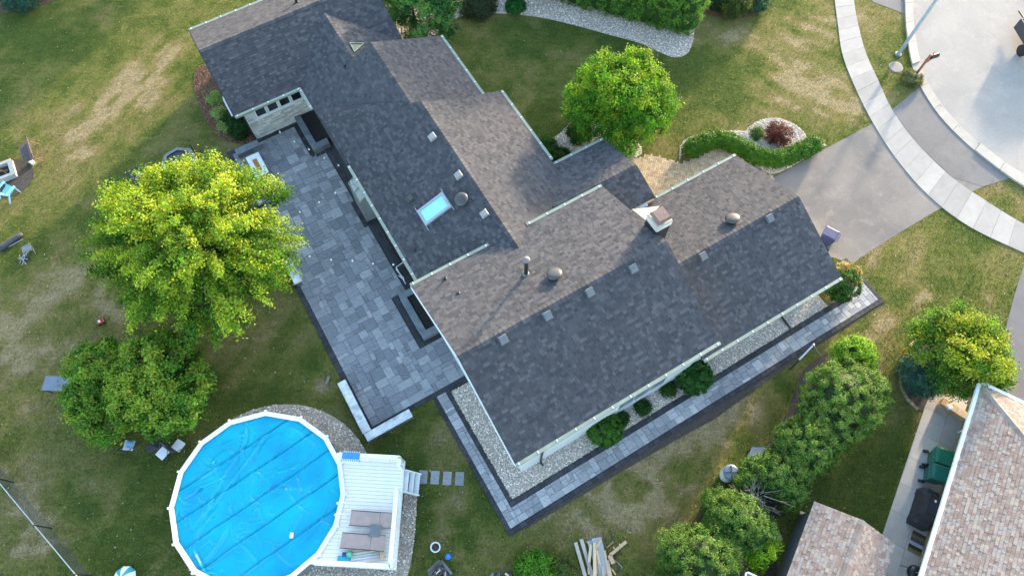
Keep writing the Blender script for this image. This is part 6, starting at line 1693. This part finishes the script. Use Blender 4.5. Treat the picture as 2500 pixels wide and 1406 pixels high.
def wheelie(label, x, y, zt, rz, mat, lidmat, cat='bin', sc=1.0):
    c = G(x, y, zt)
    t = thing('wheeled_bin', label, cat, (c.x, c.y, 0), rz); t.scale = (sc, sc, 1)
    MB().add([(-.22, -.26, .06), (.22, -.26, .06), (.22, .2, .06), (-.22, .2, .06), (-.29, -.35, .98), (.29, -.35, .98), (.29, .33, .98), (-.29, .33, .98)], [(3, 2, 1, 0), (4, 5, 6, 7), (0, 1, 5, 4), (1, 2, 6, 5), (2, 3, 7, 6), (3, 0, 4, 7)]).build('body', MT[mat], t)
    lid = MB().add([(-.31, -.38, .985), (.31, -.38, .985), (.31, .35, .985), (-.31, .35, .985), (-.3, -.37, 1.03), (.3, -.37, 1.03), (.3, .34, 1.06), (-.3, .34, 1.06), (-.24, -.3, 1.055), (.24, -.3, 1.055), (.24, .24, 1.09), (-.24, .24, 1.09)],
             [(0, 1, 5, 4), (1, 2, 6, 5), (2, 3, 7, 6), (3, 0, 4, 7), (4, 5, 9, 8), (5, 6, 10, 9), (6, 7, 11, 10), (7, 4, 8, 11), (8, 9, 10, 11), (3, 2, 1, 0)]).build('lid', MT[lidmat], t)
    MB().tube((-.24, .41, .99), (.24, .41, .99), .02, n=8).build('handle', MT[mat], t)
    for sx in (-.27, .27): MB().tube((sx - .04, .3, .11), (sx + .04, .3, .11), .11, n=16).build('wheel', MT['plastic_black'], t)
    return t
wheelie('navy blue wheeled bin on the driveway beside the garage', 2030, 570, 1.05, R(30 + 205), 'binblue', 'binblue')
NB = R(-107)
wheelie('green wheeled bin against the tan brick wall, upper of the pair', 2308, 1114, 1.05, R(72), 'bingreen', 'bingreen', sc=1.15)
wheelie('green wheeled bin next to the covered grill, lower of the pair', 2299, 1154, 1.05, R(72), 'binteal', 'binteal', sc=1.15)
# neighbour's house: hip roof
P0, P1 = G(2396, 938, 2.8), G(2244, 1440, 2.8)
nd = (P1 - P0).normalized(); ni = Vector((-nd.y, nd.x, 0))
if ni.x < 0: ni = -ni
nh = thing('neighbour_house', 'neighbouring house with blended tan shingles and white gutter', 'house', (P0.x, P0.y, 0), math.atan2(nd.y, nd.x))
def nl(a, b_, z): return (a, b_ if ni.dot(Vector((-nd.y, nd.x, 0))) > 0 else -b_, z)
W_ = 5.0
roof_slope(nh, [nl(0, 0, 2.8), nl(11, 0, 2.8), nl(11, W_, 2.8 + .4 * W_), nl(W_, W_, 2.8 + .4 * W_)], (1, 0, 0), MT['shingle_tan'], 71, 0.132, widths=(0.11, 0.15, 0.19), base_mat='soffit', bump=0.013)
roof_slope(nh, [nl(0, 0, 2.8), nl(W_, W_, 2.8 + .4 * W_), nl(W_, W_ + .3, 2.8 + .4 * W_), nl(0, 2 * W_ + .3, 2.8)], (0, 1, 0), MT['shingle_tan'], 72, 0.132, widths=(0.11, 0.15, 0.19), base_mat='soffit', bump=0.013)
ridge_cap(nl(0.1, 0.1, 2.84), nl(W_, W_, 2.84 + .4 * W_), 73, nh, 'shingle_tan', .14)
def ngut(p, q, out):
    p, q, out = Vector(p), Vector(q), Vector(out); up = Vector((0, 0, 1))
    o = MB().beam(p + out * .07 - up * .1, q + out * .07 - up * .1, .12, .015).beam(p + out * .135 - up * .05, q + out * .135 - up * .05, .018, .13).beam(p + out * .01 - up * .05, q + out * .01 - up * .05, .018, .11).beam(p + out * .07, q + out * .07, .11, .01).build('gutter', MT['white'], nh)
    n = int((q - p).length / .9)
    for i in range(n + 1):
        h = bpy.data.objects.new('hanger', hang); link(h, o); h.location = p.lerp(q, (i + .2) / (n + .4)) + out * .07 + up * .006
        h.rotation_euler = (0, 0, math.atan2(out.y, out.x) - math.pi / 2)
on = Vector(nl(0, -1, 0))
ngut(nl(0, 0, 2.82), nl(11, 0, 2.82), on)
ngut(nl(0, 0, 2.82), nl(0, 2 * W_, 2.82), (-1, 0, 0))
MB().prism([nl(.45, .95, 0)[:2], nl(11, .95, 0)[:2], nl(11, 9, 0)[:2], nl(.45, 9, 0)[:2]], 0, 2.75).build('wall', MT['tanbrick'], nh)
mbk = MB(); g = random.Random(2)
for cz in range(36):
    x = .46 - (cz % 2) * .11
    while x < 9.5:
        if not (7.55 < x + .1 < 8.65 and cz * .075 < 2.15) :
            a_, b_ = nl(x, .95, 0), nl(x + .21, .92, 0)
            mbk.box(min(a_[0], b_[0]), max(a_[0], b_[0]), min(a_[1], b_[1]), max(a_[1], b_[1]), cz * .075 + .003, cz * .075 + .068, .001 + g.random())
        x += .22
mbk.build('bricks', MT['tanbrick'], nh, kind='stuff')
a_, b_ = nl(7.6, .95, 0), nl(8.6, .91, 0)
dr = MB().box(a_[0], b_[0], min(a_[1], b_[1]), max(a_[1], b_[1]), .05, 2.1).build('door', MT['pane'], nh)
a2 = nl(7.68, .90, 0); MB().tube((a2[0], a2[1], 1.0), (a2[0] + .03, a2[1] - .05, 1.0), .03, n=8).build('handle', MT['steel'], dr)
MB().beam(nl(1.15, .0, 2.7), nl(1.15, .88, 2.3), .08, .07).beam(nl(1.15, .88, 2.3), nl(1.15, .88, .1), .08, .07, (0, 1, 0)).build('downspout', MT['white'], nh)
# concrete side path
np_ = thing('side_path', 'x', 'path', (P0.x, P0.y, 0), math.atan2(nd.y, nd.x)); del np_['label']; del np_['category']; np_['kind'] = 'structure'
def nw(a, b_):
    q = nl(a, b_, 0); return P0 + nd * q[0] + Vector((-nd.y, nd.x, 0)) * q[1]
def nab(x, y):
    q = G(x, y) - P0; q.z = 0
    return q.dot(nd), q.dot(ni)
for x, y in ((2250, 965), (2160, 1290), (2300, 1000), (2230, 1300)): pass
e0 = nab(2245, 985)[1]; e1 = nab(2205, 1140)[1]
s0 = nab(2260, 965); s1 = nab(2165, 1290)
ew = (s0[1] + s1[1]) / 2
BARE.append([tuple(nw(s0[0] - .8, ew))[:2], tuple(nw(11, ew))[:2], tuple(nw(11, .95))[:2], tuple(nw(s0[0] - .8, .95))[:2]])
a = s0[0] - .7
k = 0
while a < 11:
    L = 1.28
    for (b0, b1) in ((ew, ew + 1.0), (ew + 1.012, .93)):
        c_ = [nl(a + .005, b0, 0), nl(a + L - .005, b0, 0), nl(a + L - .005, b1, 0), nl(a + .005, b1, 0)]
        if k == 0: c_[0] = nl(a + .6, b0 + .05, 0) if b0 == ew else c_[0]
        MB().prism([q[:2] for q in c_], -.02, .04).build('slab', MT['concrete_n'], np_)
    a += L; k += 1
c = G(2335, 1002, .35)
t = thing('brick_ledge', 'low tan brick ledge with a white box on its cap', 'ledge', (c.x, c.y, 0), math.atan2(nd.y, nd.x) + R(82))
for cz in range(5):
    for i in range(6): MB().bbox(-.72 + i * .24 + .003, -.72 + (i + 1) * .24 - .003, -.17, .17, .04 + cz * .08 + .002, .04 + cz * .08 + .076, .005).build('brick', MT['tanbrick'], t)
c = G(2318, 994, .5)
t = thing('meter_box', 'small pale box sitting on the brick ledge', 'box', (c.x, c.y, .445), .3)
MB().bbox(-.1, .1, -.1, .1, 0, .14, .01).build('case', MT['white'], t); MB().box(-.05, .05, -.104, -.1, .04, .1).build('dial', MT['grey'], t)
# covered barbecue
c = G(2262, 1240, .6)
t = thing('covered_grill', 'barbecue under a black fabric cover by the brick wall', 'barbecue', (c.x, c.y, .04), math.atan2(nd.y, nd.x))
pf = [(-.80, .34, .02), (-.82, .36, .62), (-.62, .38, .74), (-.50, .36, .98), (-.38, .27, 1.13), (.38, .27, 1.13), (.50, .36, .98), (.62, .38, .74), (.82, .36, .62), (.80, .34, .02)]
V, F = [], []
secs = [(-.82, .33, .60), (-.80, .36, .70), (-.58, .38, .78), (-.44, .35, 1.08), (.44, .35, 1.10), (.58, .38, .78), (.80, .36, .70), (.82, .33, .60)]
for (x, hw, h) in secs:
    V += [(x, -hw * 1.02, 0.02), (x, -hw, h * .72), (x, -hw * .62, h), (x, hw * .62, h), (x, hw, h * .72), (x, hw * 1.02, 0.02)]
for i in range(len(secs) - 1):
    for j in range(5): F.append((i * 6 + j, (i + 1) * 6 + j, (i + 1) * 6 + j + 1, i * 6 + j + 1))
F += [tuple(range(6))[::-1], tuple(range(len(V) - 6, len(V)))]
MB().add(V, F).build('cover', MT['cloth_black'], t)
MB().add([(-.36, -.20, 1.112), (.36, -.20, 1.112), (.36, .20, 1.116), (-.36, .20, 1.116)], [(0, 1, 2, 3)]).build('top_panel', plain('navy_panel', (0.03, 0.035, 0.05), None, 0.5), t)
MB().box(-.3, -.2, -.03, .05, 1.116, 1.119).build('logo_patch', MT['white'], t)
c = G(2228, 1398, .5)
t = thing('kettle_grill', 'round black kettle grill at the bottom edge by the house', 'barbecue', (c.x, c.y, .04))
MB().lathe([(0.001, .35)] + [(0.3 * math.sin(a), .62 - .27 * math.cos(a)) for a in np.linspace(.3, 1.57, 6)], 22).build('bowl', MT['plastic_black'], t, True)
MB().lathe([(0.31, .63)] + [(0.31 * math.cos(a), .63 + .22 * math.sin(a)) for a in np.linspace(.2, 1.5, 6)], 22).build('lid', MT['plastic_black'], t, True)
MB().path([(-.08, 0, .84), (-.06, 0, .9), (.06, 0, .9), (.08, 0, .84)], .014).build('handle', MT['steel'], t)
for a in (0, 2.1, 4.2): MB().tube((.25 * math.cos(a), .25 * math.sin(a), .5), (.36 * math.cos(a), .36 * math.sin(a), 0), .015, n=6).build('leg', MT['black'], t)
c = G(2238, 1325, .05)
t = thing('door_mat', 'striped olive, purple and white mat outside the dark door', 'mat', (c.x, c.y, .042), math.atan2(nd.y, nd.x))
sc = [(0.06, 0.055, 0.06), (0.16, 0.15, 0.045), (0.10, 0.07, 0.11), (0.40, 0.42, 0.46), (0.03, 0.035, 0.04), (0.17, 0.16, 0.05)]
for i, cc_ in enumerate(sc): MB().bbox(-.45 + i * .15 + .001, -.45 + (i + 1) * .15 - .001, -.28, .28, 0, .014, .003).build('stripe', plain('mat_stripe', cc_, None, 0.95, 20), t)
# shed
S0, S1 = G(1988, 1223, 2.1), G(1908, 1440, 2.1)
sd = (S1 - S0).normalized(); si_ = Vector((-sd.y, sd.x, 0))
if si_.x < 0: si_ = -si_
shed = thing('garden_shed', 'small shed with blended tan shingled gable roof', 'shed', (S0.x, S0.y, 0), math.atan2(sd.y, sd.x))
sg = 1 if si_.dot(Vector((-sd.y, sd.x, 0))) > 0 else -1
SW2 = 1.65
def sl(a, b_, z): return (a, sg * b_, z)
roof_slope(shed, [sl(0, 0, 2.1), sl(5, 0, 2.1), sl(5, SW2, 2.85), sl(0, SW2, 2.85)], (1, 0, 0), MT['shingle_tan'], 81, 0.132, widths=(0.11, 0.15, 0.19), base_mat='soffit', bump=0.013)
roof_slope(shed, [sl(0, 2 * SW2, 2.1), sl(5, 2 * SW2, 2.1), sl(5, SW2, 2.85), sl(0, SW2, 2.85)], (1, 0, 0), MT['shingle_tan'], 82, 0.132, widths=(0.11, 0.15, 0.19), base_mat='soffit', bump=0.013)
ridge_cap(sl(0, SW2, 2.86), sl(5, SW2, 2.86), 83, shed, 'shingle_tan', .13)
MB().extrude([(sg * .25, 0), (sg * (2 * SW2 - .25), 0), (sg * (2 * SW2 - .25), 2.05), (sg * SW2, 2.7), (sg * .25, 2.05)], 'a', .2, 5).build('wall', MT['grey'], shed)
vp = sl(3.1, 2.0, 2.75)
MB().bbox(vp[0] - .18, vp[0] + .18, vp[1] - .18, vp[1] + .18, vp[2] - .1, vp[2] + .16, .03).build('roof_vent', MT['ventbox'], shed)
c = G(1958, 1254, .2)
t = thing('wood_offcut', 'short pale timber post standing behind the shed corner', 'timber', (c.x, c.y, 0), -.4)
MB().bbox(-.15, .15, -.06, .06, .3, .38, .01).build('cross_piece', MT['lumber'], t); MB().bbox(-.06, .06, -.05, .05, 0, .3, .005).build('block', MT['lumber'], t)
bp = thing('slab_terrace', 'x', 'path', (S0.x, S0.y, 0), math.atan2(sd.y, sd.x)); del bp['label']; del bp['category']; bp['kind'] = 'structure'
g = random.Random(6)
bpoly = []
for i in range(5):
    for j in range(4):
        a0, b0 = 2.0 + i * .62, -.22 - j * .62
        if i + (3 - j) < 2: continue
        MB().bbox(a0 + .012, a0 + .61, min(sg * (b0 - .61), sg * (b0 - .012)), max(sg * (b0 - .61), sg * (b0 - .012)), -.02, .035 + g.uniform(0, .012), .01).build('slab', MT['brownslab'], bp)
gs = MB().bbox(1.35, 1.92, min(sg * -.62, sg * -.1), max(sg * -.62, sg * -.1), -.02, .05, .01).build('slab', MT['sheet'], bp)
BARE.append([tuple(S0 + sd * a_ + si_ * b_)[:2] for a_, b_ in ((1.4, .3), (5.5, .3), (5.5, -2.8), (2.2, -2.2))])
c = G(1838, 1418, 1.9)
t = thing('white_shed_roof', 'corner of a white-edged blue-grey roof at the bottom edge', 'shed', (c.x, c.y, 0), R(-25))
MB().bbox(-.3, 1.6, -1.6, .2, 1.85, 1.92, .01).build('roof', MT['slate_blue'], t); MB().beam((-.3, .22, 1.9), (1.6, .22, 1.9), .06, .14).beam((-.33, .2, 1.9), (-.33, -1.6, 1.9), .06, .14).build('edge_trim', MT['white_vinyl'], t)
MB().box(-.1, 1.4, -1.4, .0, 0, 1.84).build('wall', MT['white'], t)
# island edging bricks
ed = spline(GP([(2264, 816), (2225, 840), (2203, 880), (2198, 930), (2212, 970), (2240, 1000)]), k=10)
t = thing('brick_edging', 'curved tan brick edging round the tree island', 'edging', (ed[0][0], ed[0][1], 0))
n = int(sum(math.dist(p, q) for p, q in zip(ed[:-1], ed[1:])) / .21)
bm_ = MB().bbox(-.1, .1, -.06, .06, -.02, .09, .01).mesh('brick', MT['tanbrick'])
for i in range(n):
    p = along(ed, (i + .5) / n); q = along(ed, min(1, (i + .6) / n))
    o = bpy.data.objects.new('brick', bm_); link(o, t); o.location = (p[0] - ed[0][0], p[1] - ed[0][1], 0); o.rotation_euler = (0, 0, math.atan2(q[1] - p[1], q[0] - p[0]))
# lumber pile ---------------------------------------------------------
def plank(label, x0, y0, x1, y1, w, z, th, mat, name='plank', cat='plank', group='lumber heaped on the lawn'):
    p, q = G(x0, y0, z), G(x1, y1, z)
    m_ = (p + q) / 2; L = (q - p).length
    MB().bbox(-L / 2, L / 2, -w / 2, w / 2, 0, th, .006).build(name, MT[mat], loc=(m_.x, m_.y, z - th), rz=math.atan2(q.y - p.y, q.x - p.x), label=label, cat=cat, group=group)
Z1 = .02
plank('wide grey sheet at the bottom of the lumber heap', 1448, 1316, 1482, 1420, .55, .08, .05, 'sheet', 'sheet_panel', 'sheet')
plank('second grey sheet slanting under the offcuts', 1456, 1312, 1476, 1400, .42, .14, .04, 'sheet', 'sheet_panel', 'sheet')
plank('long weathered board at the outer edge of the heap', 1405, 1323, 1436, 1430, .15, .12, .10, 'oldboard')
plank('long weathered board second from the outer edge', 1419, 1315, 1452, 1425, .15, .12, .10, 'oldboard')
plank('straight pine length lying on the grey sheets', 1443, 1328, 1438, 1372, .12, .24, .05, 'lumber')
plank('upright-looking pine length crossing the middle of the heap', 1452, 1324, 1452, 1415, .13, .30, .06, 'lumber')
plank('long pine length in the middle of the heap', 1455, 1350, 1454, 1430, .12, .24, .05, 'lumber')
plank('short pine offcut on top of the grey sheet', 1458, 1343, 1464, 1376, .10, .30, .06, 'lumber')
plank('thick reddish offcut slanting on the sheet top', 1454, 1337, 1468, 1319, .10, .30, .10, 'lumber')
plank('pine length along the inner edge of the heap', 1476, 1343, 1490, 1425, .09, .16, .06, 'lumber')
plank('thin pine length beside the inner edge of the heap', 1484, 1366, 1496, 1425, .09, .14, .06, 'lumber')
plank('pine stub at the foot of the heap', 1472, 1382, 1474, 1425, .10, .28, .05, 'lumber')
plank('short light stub between the weathered boards', 1437, 1385, 1438, 1401, .10, .16, .06, 'lumber')
plank('pale pine beam sticking out diagonally from the heap', 1490, 1354, 1529, 1321, .13, .22, .09, 'lumber')
plank('square-ended pale pine block below the diagonal beam', 1488, 1354, 1498, 1375, .17, .22, .12, 'lumber')
plank('thin pine lath between beam and heap', 1482, 1336, 1498, 1321, .03, .08, .03, 'lumber', 'lath')
plank('tiny pine cleat across the diagonal beam, outer one', 1512, 1326, 1517, 1333, .04, .26, .03, 'lumber', 'cleat')
plank('tiny pine cleat across the diagonal beam, inner one', 1497, 1334, 1502, 1342, .04, .26, .03, 'lumber', 'cleat')
plank('thin pine lath slanting below the block', 1494, 1388, 1503, 1402, .05, .10, .03, 'lumber', 'lath')
for k, (pts, lab) in enumerate([([(1470, 1298), (1484, 1330)], 'bent grey steel rod beyond the lumber heap, upper left one'), ([(1487, 1293), (1503, 1326)], 'bent grey steel rod beyond the lumber heap, upper right one'), ([(1502, 1350), (1511, 1394), (1517, 1392)], 'hooked grey steel rod beside the heap, long one'), ([(1501, 1366), (1519, 1384), (1516, 1388)], 'hooked pale steel rod beside the heap, short one')]):
    P = [G(x, y, .03) for x, y in pts]
    MB().path([q - P[0] for q in P], .014, 6).build('steel_rod', MT['darkgrey'] if k < 3 else MT['steel'], loc=P[0], label=lab, cat='rod', group='steel rods by the lumber')
# ================================================================== PEOPLE
def person(label, loc, rz, top, bottom):
    """seated figure facing local -Y, seat height .44; body one skinned surface"""
    J = {'pel': (0, .05, .52, .15), 'wai': (0, .09, .70, .135), 'che': (0, .11, .92, .155), 'nec': (0, .08, 1.10, .06), 'hea': (0, .04, 1.22, .085), 'crn': (0, .03, 1.30, .075),
         'shl': (-.17, .11, 1.03, .065), 'shr': (.17, .11, 1.03, .065), 'ell': (-.26, -.02, .80, .047), 'elr': (.26, -.02, .80, .047), 'wrl': (-.08, -.22, .84, .033), 'wrr': (.08, -.22, .84, .033), 'hdl': (-.05, -.28, .86, .036), 'hdr': (.05, -.28, .86, .036),
         'hpl': (-.10, .02, .50, .10), 'hpr': (.10, .02, .50, .10), 'knl': (-.14, -.42, .52, .075), 'knr': (.14, -.42, .52, .075), 'anl': (-.15, -.44, .10, .045), 'anr': (.15, -.44, .10, .045), 'tol': (-.16, -.60, .05, .04), 'tor': (.16, -.60, .05, .04)}
    E = [('pel', 'wai'), ('wai', 'che'), ('che', 'nec'), ('nec', 'hea'), ('hea', 'crn'), ('che', 'shl'), ('che', 'shr'), ('shl', 'ell'), ('shr', 'elr'), ('ell', 'wrl'), ('elr', 'wrr'), ('wrl', 'hdl'), ('wrr', 'hdr'), ('pel', 'hpl'), ('pel', 'hpr'), ('hpl', 'knl'), ('hpr', 'knr'), ('knl', 'anl'), ('knr', 'anr'), ('anl', 'tol'), ('anr', 'tor')]
    # five fingers per hand, each its own short chain
    for sfx, sx in (('l', 1), ('r', -1)):
        hx, hy, hz_, _ = J['hd' + sfx]
        for k in range(4):
            a = 'f%s%da' % (sfx, k); b_ = 'f%s%db' % (sfx, k)
            J[a] = (hx + sx * (.012 + k * .004), hy - .045, hz_ + .028 - k * .02, .010); J[b_] = (hx + sx * (.045 + .004 * (k % 2)), hy - .05 - .004 * (2 - abs(k - 1.5)), hz_ + .028 - k * .02, .008)
            E += [('hd' + sfx, a), (a, b_)]
        J['t' + sfx] = (hx + sx * .03, hy - .01, hz_ + .045, .010); E.append(('hd' + sfx, 't' + sfx))
    keys = list(J)
    me = bpy.data.meshes.new('body')
    me.from_pydata([J[k][:3] for k in keys], [(keys.index(a), keys.index(b_)) for a, b_ in E], [])
    me.materials.append(MT['skin']); me.materials.append(MT[top]); me.materials.append(MT[bottom])
    t = thing('person', label, 'person', loc, rz)
    o = bpy.data.objects.new('body', me); link(o, t)
    sk_ = o.modifiers.new('skin', 'SKIN'); o.modifiers.new('sub', 'SUBSURF').levels = 1
    o.modifiers['sub'].render_levels = 1
    for i, k in enumerate(keys):
        v = me.skin_vertices[0].data[i]; v.radius = (J[k][3], J[k][3]); v.use_root = (k == 'pel')
    dg_ = bpy.context.evaluated_depsgraph_get()
    m2 = bpy.data.meshes.new_from_object(o.evaluated_get(dg_))
    o.modifiers.clear(); o.data = m2
    m2.materials.clear()
    for q in (MT['skin'], MT[top], MT[bottom]): m2.materials.append(q)
    for f in m2.polygons:
        c = f.center
        f.material_index = 1 if (.55 < c.z < 1.09 and (c.y > -.10)) and not (c.z > 1.07 and abs(c.x) < .07) else (2 if c.z < .62 and c.z > .08 else 0)
        if c.y < -.12 and c.z > .72: f.material_index = 0
    m2.polygons.foreach_set('use_smooth', [True] * len(m2.polygons))
    return t
def camp_chair(label, loc, rz):
    t = thing('camp_chair', label, 'chair', loc, rz)
    MB().add([(-.3, -.3, .44), (.3, -.3, .44), (.28, .26, .38), (-.28, .26, .38)], [(0, 1, 2, 3)]).build('seat', MT['navyshirt'], t)
    MB().add([(-.3, .26, .40), (.3, .26, .40), (.33, .42, 1.0), (-.33, .42, 1.0)], [(0, 1, 2, 3)]).build('backrest', MT['grey'], t)
    for sx in (-.33, .33):
        MB().bbox(sx - .05, sx + .05, -.32, .36, .66, .68, .006).build('armrest', MT['grey'], t)
        MB().path([(sx, -.32, 0), (sx, .42, 1.0)], .012).build('leg', MT['black'], t); MB().path([(sx, .34, 0), (sx, -.32, .66)], .012).build('leg', MT['black'], t)
    return t
c1 = G(1074, 1399, .9); r1 = R(42)
person('seated person in navy top holding a black controller', (c1.x, c1.y, 0), r1, 'navyshirt', 'denim')
ps = bpy.data.objects['person']
MB().lathe([(0.098, 1.23), (0.10, 1.28), (0.085, 1.35), (0.04, 1.385), (0.001, 1.39)], 16, (0, .04, 0)).build('hair', MT['hair'], ps, True)
mbf = MB()
for sx in (-.032, .032): mbf.lathe([(0.001, -.012), (.012, 0), (.001, .012)], 8, (sx, -.045, 1.225))
mbf.add([(-.014, -.04, 1.20), (.014, -.04, 1.20), (0, -.075, 1.19), (0, -.045, 1.235)], [(0, 2, 3), (2, 1, 3), (0, 1, 2)])
mbf.build('face', MT['skin'], ps)
MB().path([(-.1, .04, 1.24), (-.07, .05, 1.36), (0, .05, 1.41), (.07, .05, 1.36), (.1, .04, 1.24)], .014, 6).build('headband', MT['white'], ps)
camp_chair('dark grey camp chair under the person in navy', (c1.x, c1.y, 0), r1)
w_ = Matrix.Rotation(r1, 3, 'Z') @ Vector((0, -.33, .87))
t = thing('remote_controller', 'black drone controller in the hands of the person in navy', 'controller', (c1.x + w_.x, c1.y + w_.y, .85), r1)
MB().bbox(-.085, .085, -.045, .045, -.02, .025, .012).build('case', MT['plastic_black'], t)
for sx in (-.05, .05): MB().tube((sx, 0, .025), (sx, 0, .05), .009, n=8).build('stick', MT['steel'], t)
c2 = G(1207, 1428, .8); r2 = R(-150 + 180)
person('person in pale blue top mostly cut off by the bottom edge', (c2.x, c2.y, 0), r2 + R(110), 'blueshirt', 'denim')
p2_ = bpy.data.objects['person.001']
MB().lathe([(0.098, 1.23), (0.10, 1.28), (0.085, 1.35), (0.04, 1.385), (0.001, 1.39)], 16, (0, .04, 0)).build('hair', MT['hair'], p2_, True)
camp_chair('camp chair under the person in pale blue', (c2.x, c2.y, 0), r2 + R(110))
c = G(1238, 1402, .05)
t = thing('phone', 'small white phone lying on the mulch edge', 'phone', (c.x, c.y, .03), -.5)
MB().bbox(-.09, .09, -.045, .045, 0, .02, .006).build('case', MT['white_vinyl'], t); MB().box(-.075, .075, -.035, .035, .02, .022).build('screen', MT['white'], t)
# ================================================================== GRASS
gg = np.random.default_rng(9)
NB_ = 420000
px_ = gg.uniform(-60, 2560, NB_); py_ = gg.uniform(-60, 1440, NB_)
dd = _F[None] + np.array([1.0, 0, 0])[None] * ((px_ - 1250) / FPX)[:, None] + _U[None] * ((703 - py_) / FPX)[:, None]
GPx = dd[:, :2] * (-CAM_H / dd[:, 2])[:, None]
ok = np.ones(NB_, bool)
for poly in BARE: ok &= ~inpoly(GPx, poly)
hb_ = [h2([(1.8, 2.0), (18, 2.05), (18, 8.9), (13, 9), (13, 13), (10, 13), (10, 18), (9, 18), (9, 23), (7.2, 24.5), (7.2, 30), (-1.4, 30), (-1.4, 24.4), (2.2, 24.4), (2.2, 10), (1.8, 10)])]
for poly in hb_: ok &= ~inpoly(GPx, np.array(poly))
ok &= np.hypot(GPx[:, 0] - pool_c.x, GPx[:, 1] - pool_c.y) > 3.7
Pq = GPx[ok]; nq = len(Pq)
iu = np.clip(np.searchsorted(gx, Pq[:, 0]) - 1, 0, nx - 2); iv = np.clip(np.searchsorted(gy, Pq[:, 1]) - 1, 0, ny - 2)
dv = np.clip(dry[iv, iu] + gg.normal(0, .16, nq), 0, 1)[:, None]
keep = gg.random(nq) > dv[:, 0] * 0.65
Pq, dv = Pq[keep], dv[keep]; nq = len(Pq)
th = gg.random(nq) * 6.283
hgt = 0.022 + 0.035 * gg.random(nq)
wv = np.stack([np.cos(th), np.sin(th)], 1) * (0.012 + 0.012 * gg.random(nq))[:, None]
ln_ = gg.normal(size=(nq, 2)) * 0.028
V = np.empty((nq, 3, 3))
V[:, 0, :2] = Pq - wv; V[:, 1, :2] = Pq + wv; V[:, 2, :2] = Pq + ln_
V[:, 0, 2] = V[:, 1, 2] = 0.0; V[:, 2, 2] = hgt
cg = np.array([0.112, 0.132, 0.032]) * (1 - dv) + np.array([0.196, 0.160, 0.078]) * dv
cg = cg * (0.7 + 0.65 * gg.random((nq, 1)))
gr = npmesh('grass', V.reshape(-1, 3), np.arange(nq * 3).reshape(-1, 3), MT['leaf'], cg, tris=True, kind='stuff')
props(gr, 'short patchy mown lawn grass around the house', 'grass')

nl_ = 2600
sel = gg.integers(0, nq, nl_)
Lp = Pq[sel]
ta = gg.random(nl_) * 6.283; sz_ = 0.018 + 0.035 * gg.random(nl_) ** 2
ux = np.stack([np.cos(ta), np.sin(ta)], 1) * sz_[:, None]; uy = np.stack([-np.sin(ta), np.cos(ta)], 1) * (sz_ * 0.7)[:, None]
V = np.empty((nl_, 4, 3)); V[:, :, 2] = 0.05 + 0.02 * gg.random((nl_, 1))
V[:, 0, :2] = Lp - ux; V[:, 1, :2] = Lp - uy; V[:, 2, :2] = Lp + ux; V[:, 3, :2] = Lp + uy
V[:, 0, 2] += 0.015 * gg.random(nl_)
pal = np.array([(0.30, 0.27, 0.12), (0.20, 0.15, 0.07), (0.45, 0.44, 0.36), (0.10, 0.17, 0.03), (0.13, 0.22, 0.04), (0.24, 0.26, 0.10)])
lt = npmesh('fallen_leaves', V.reshape(-1, 3), np.arange(nl_ * 4).reshape(-1, 4), MT['leaf'], pal[gg.integers(0, 6, nl_)] * (0.7 + 0.6 * gg.random((nl_, 1))), kind='stuff')
props(lt, 'scattered weeds, clover heads and fallen leaves on the lawn', 'leaf litter')
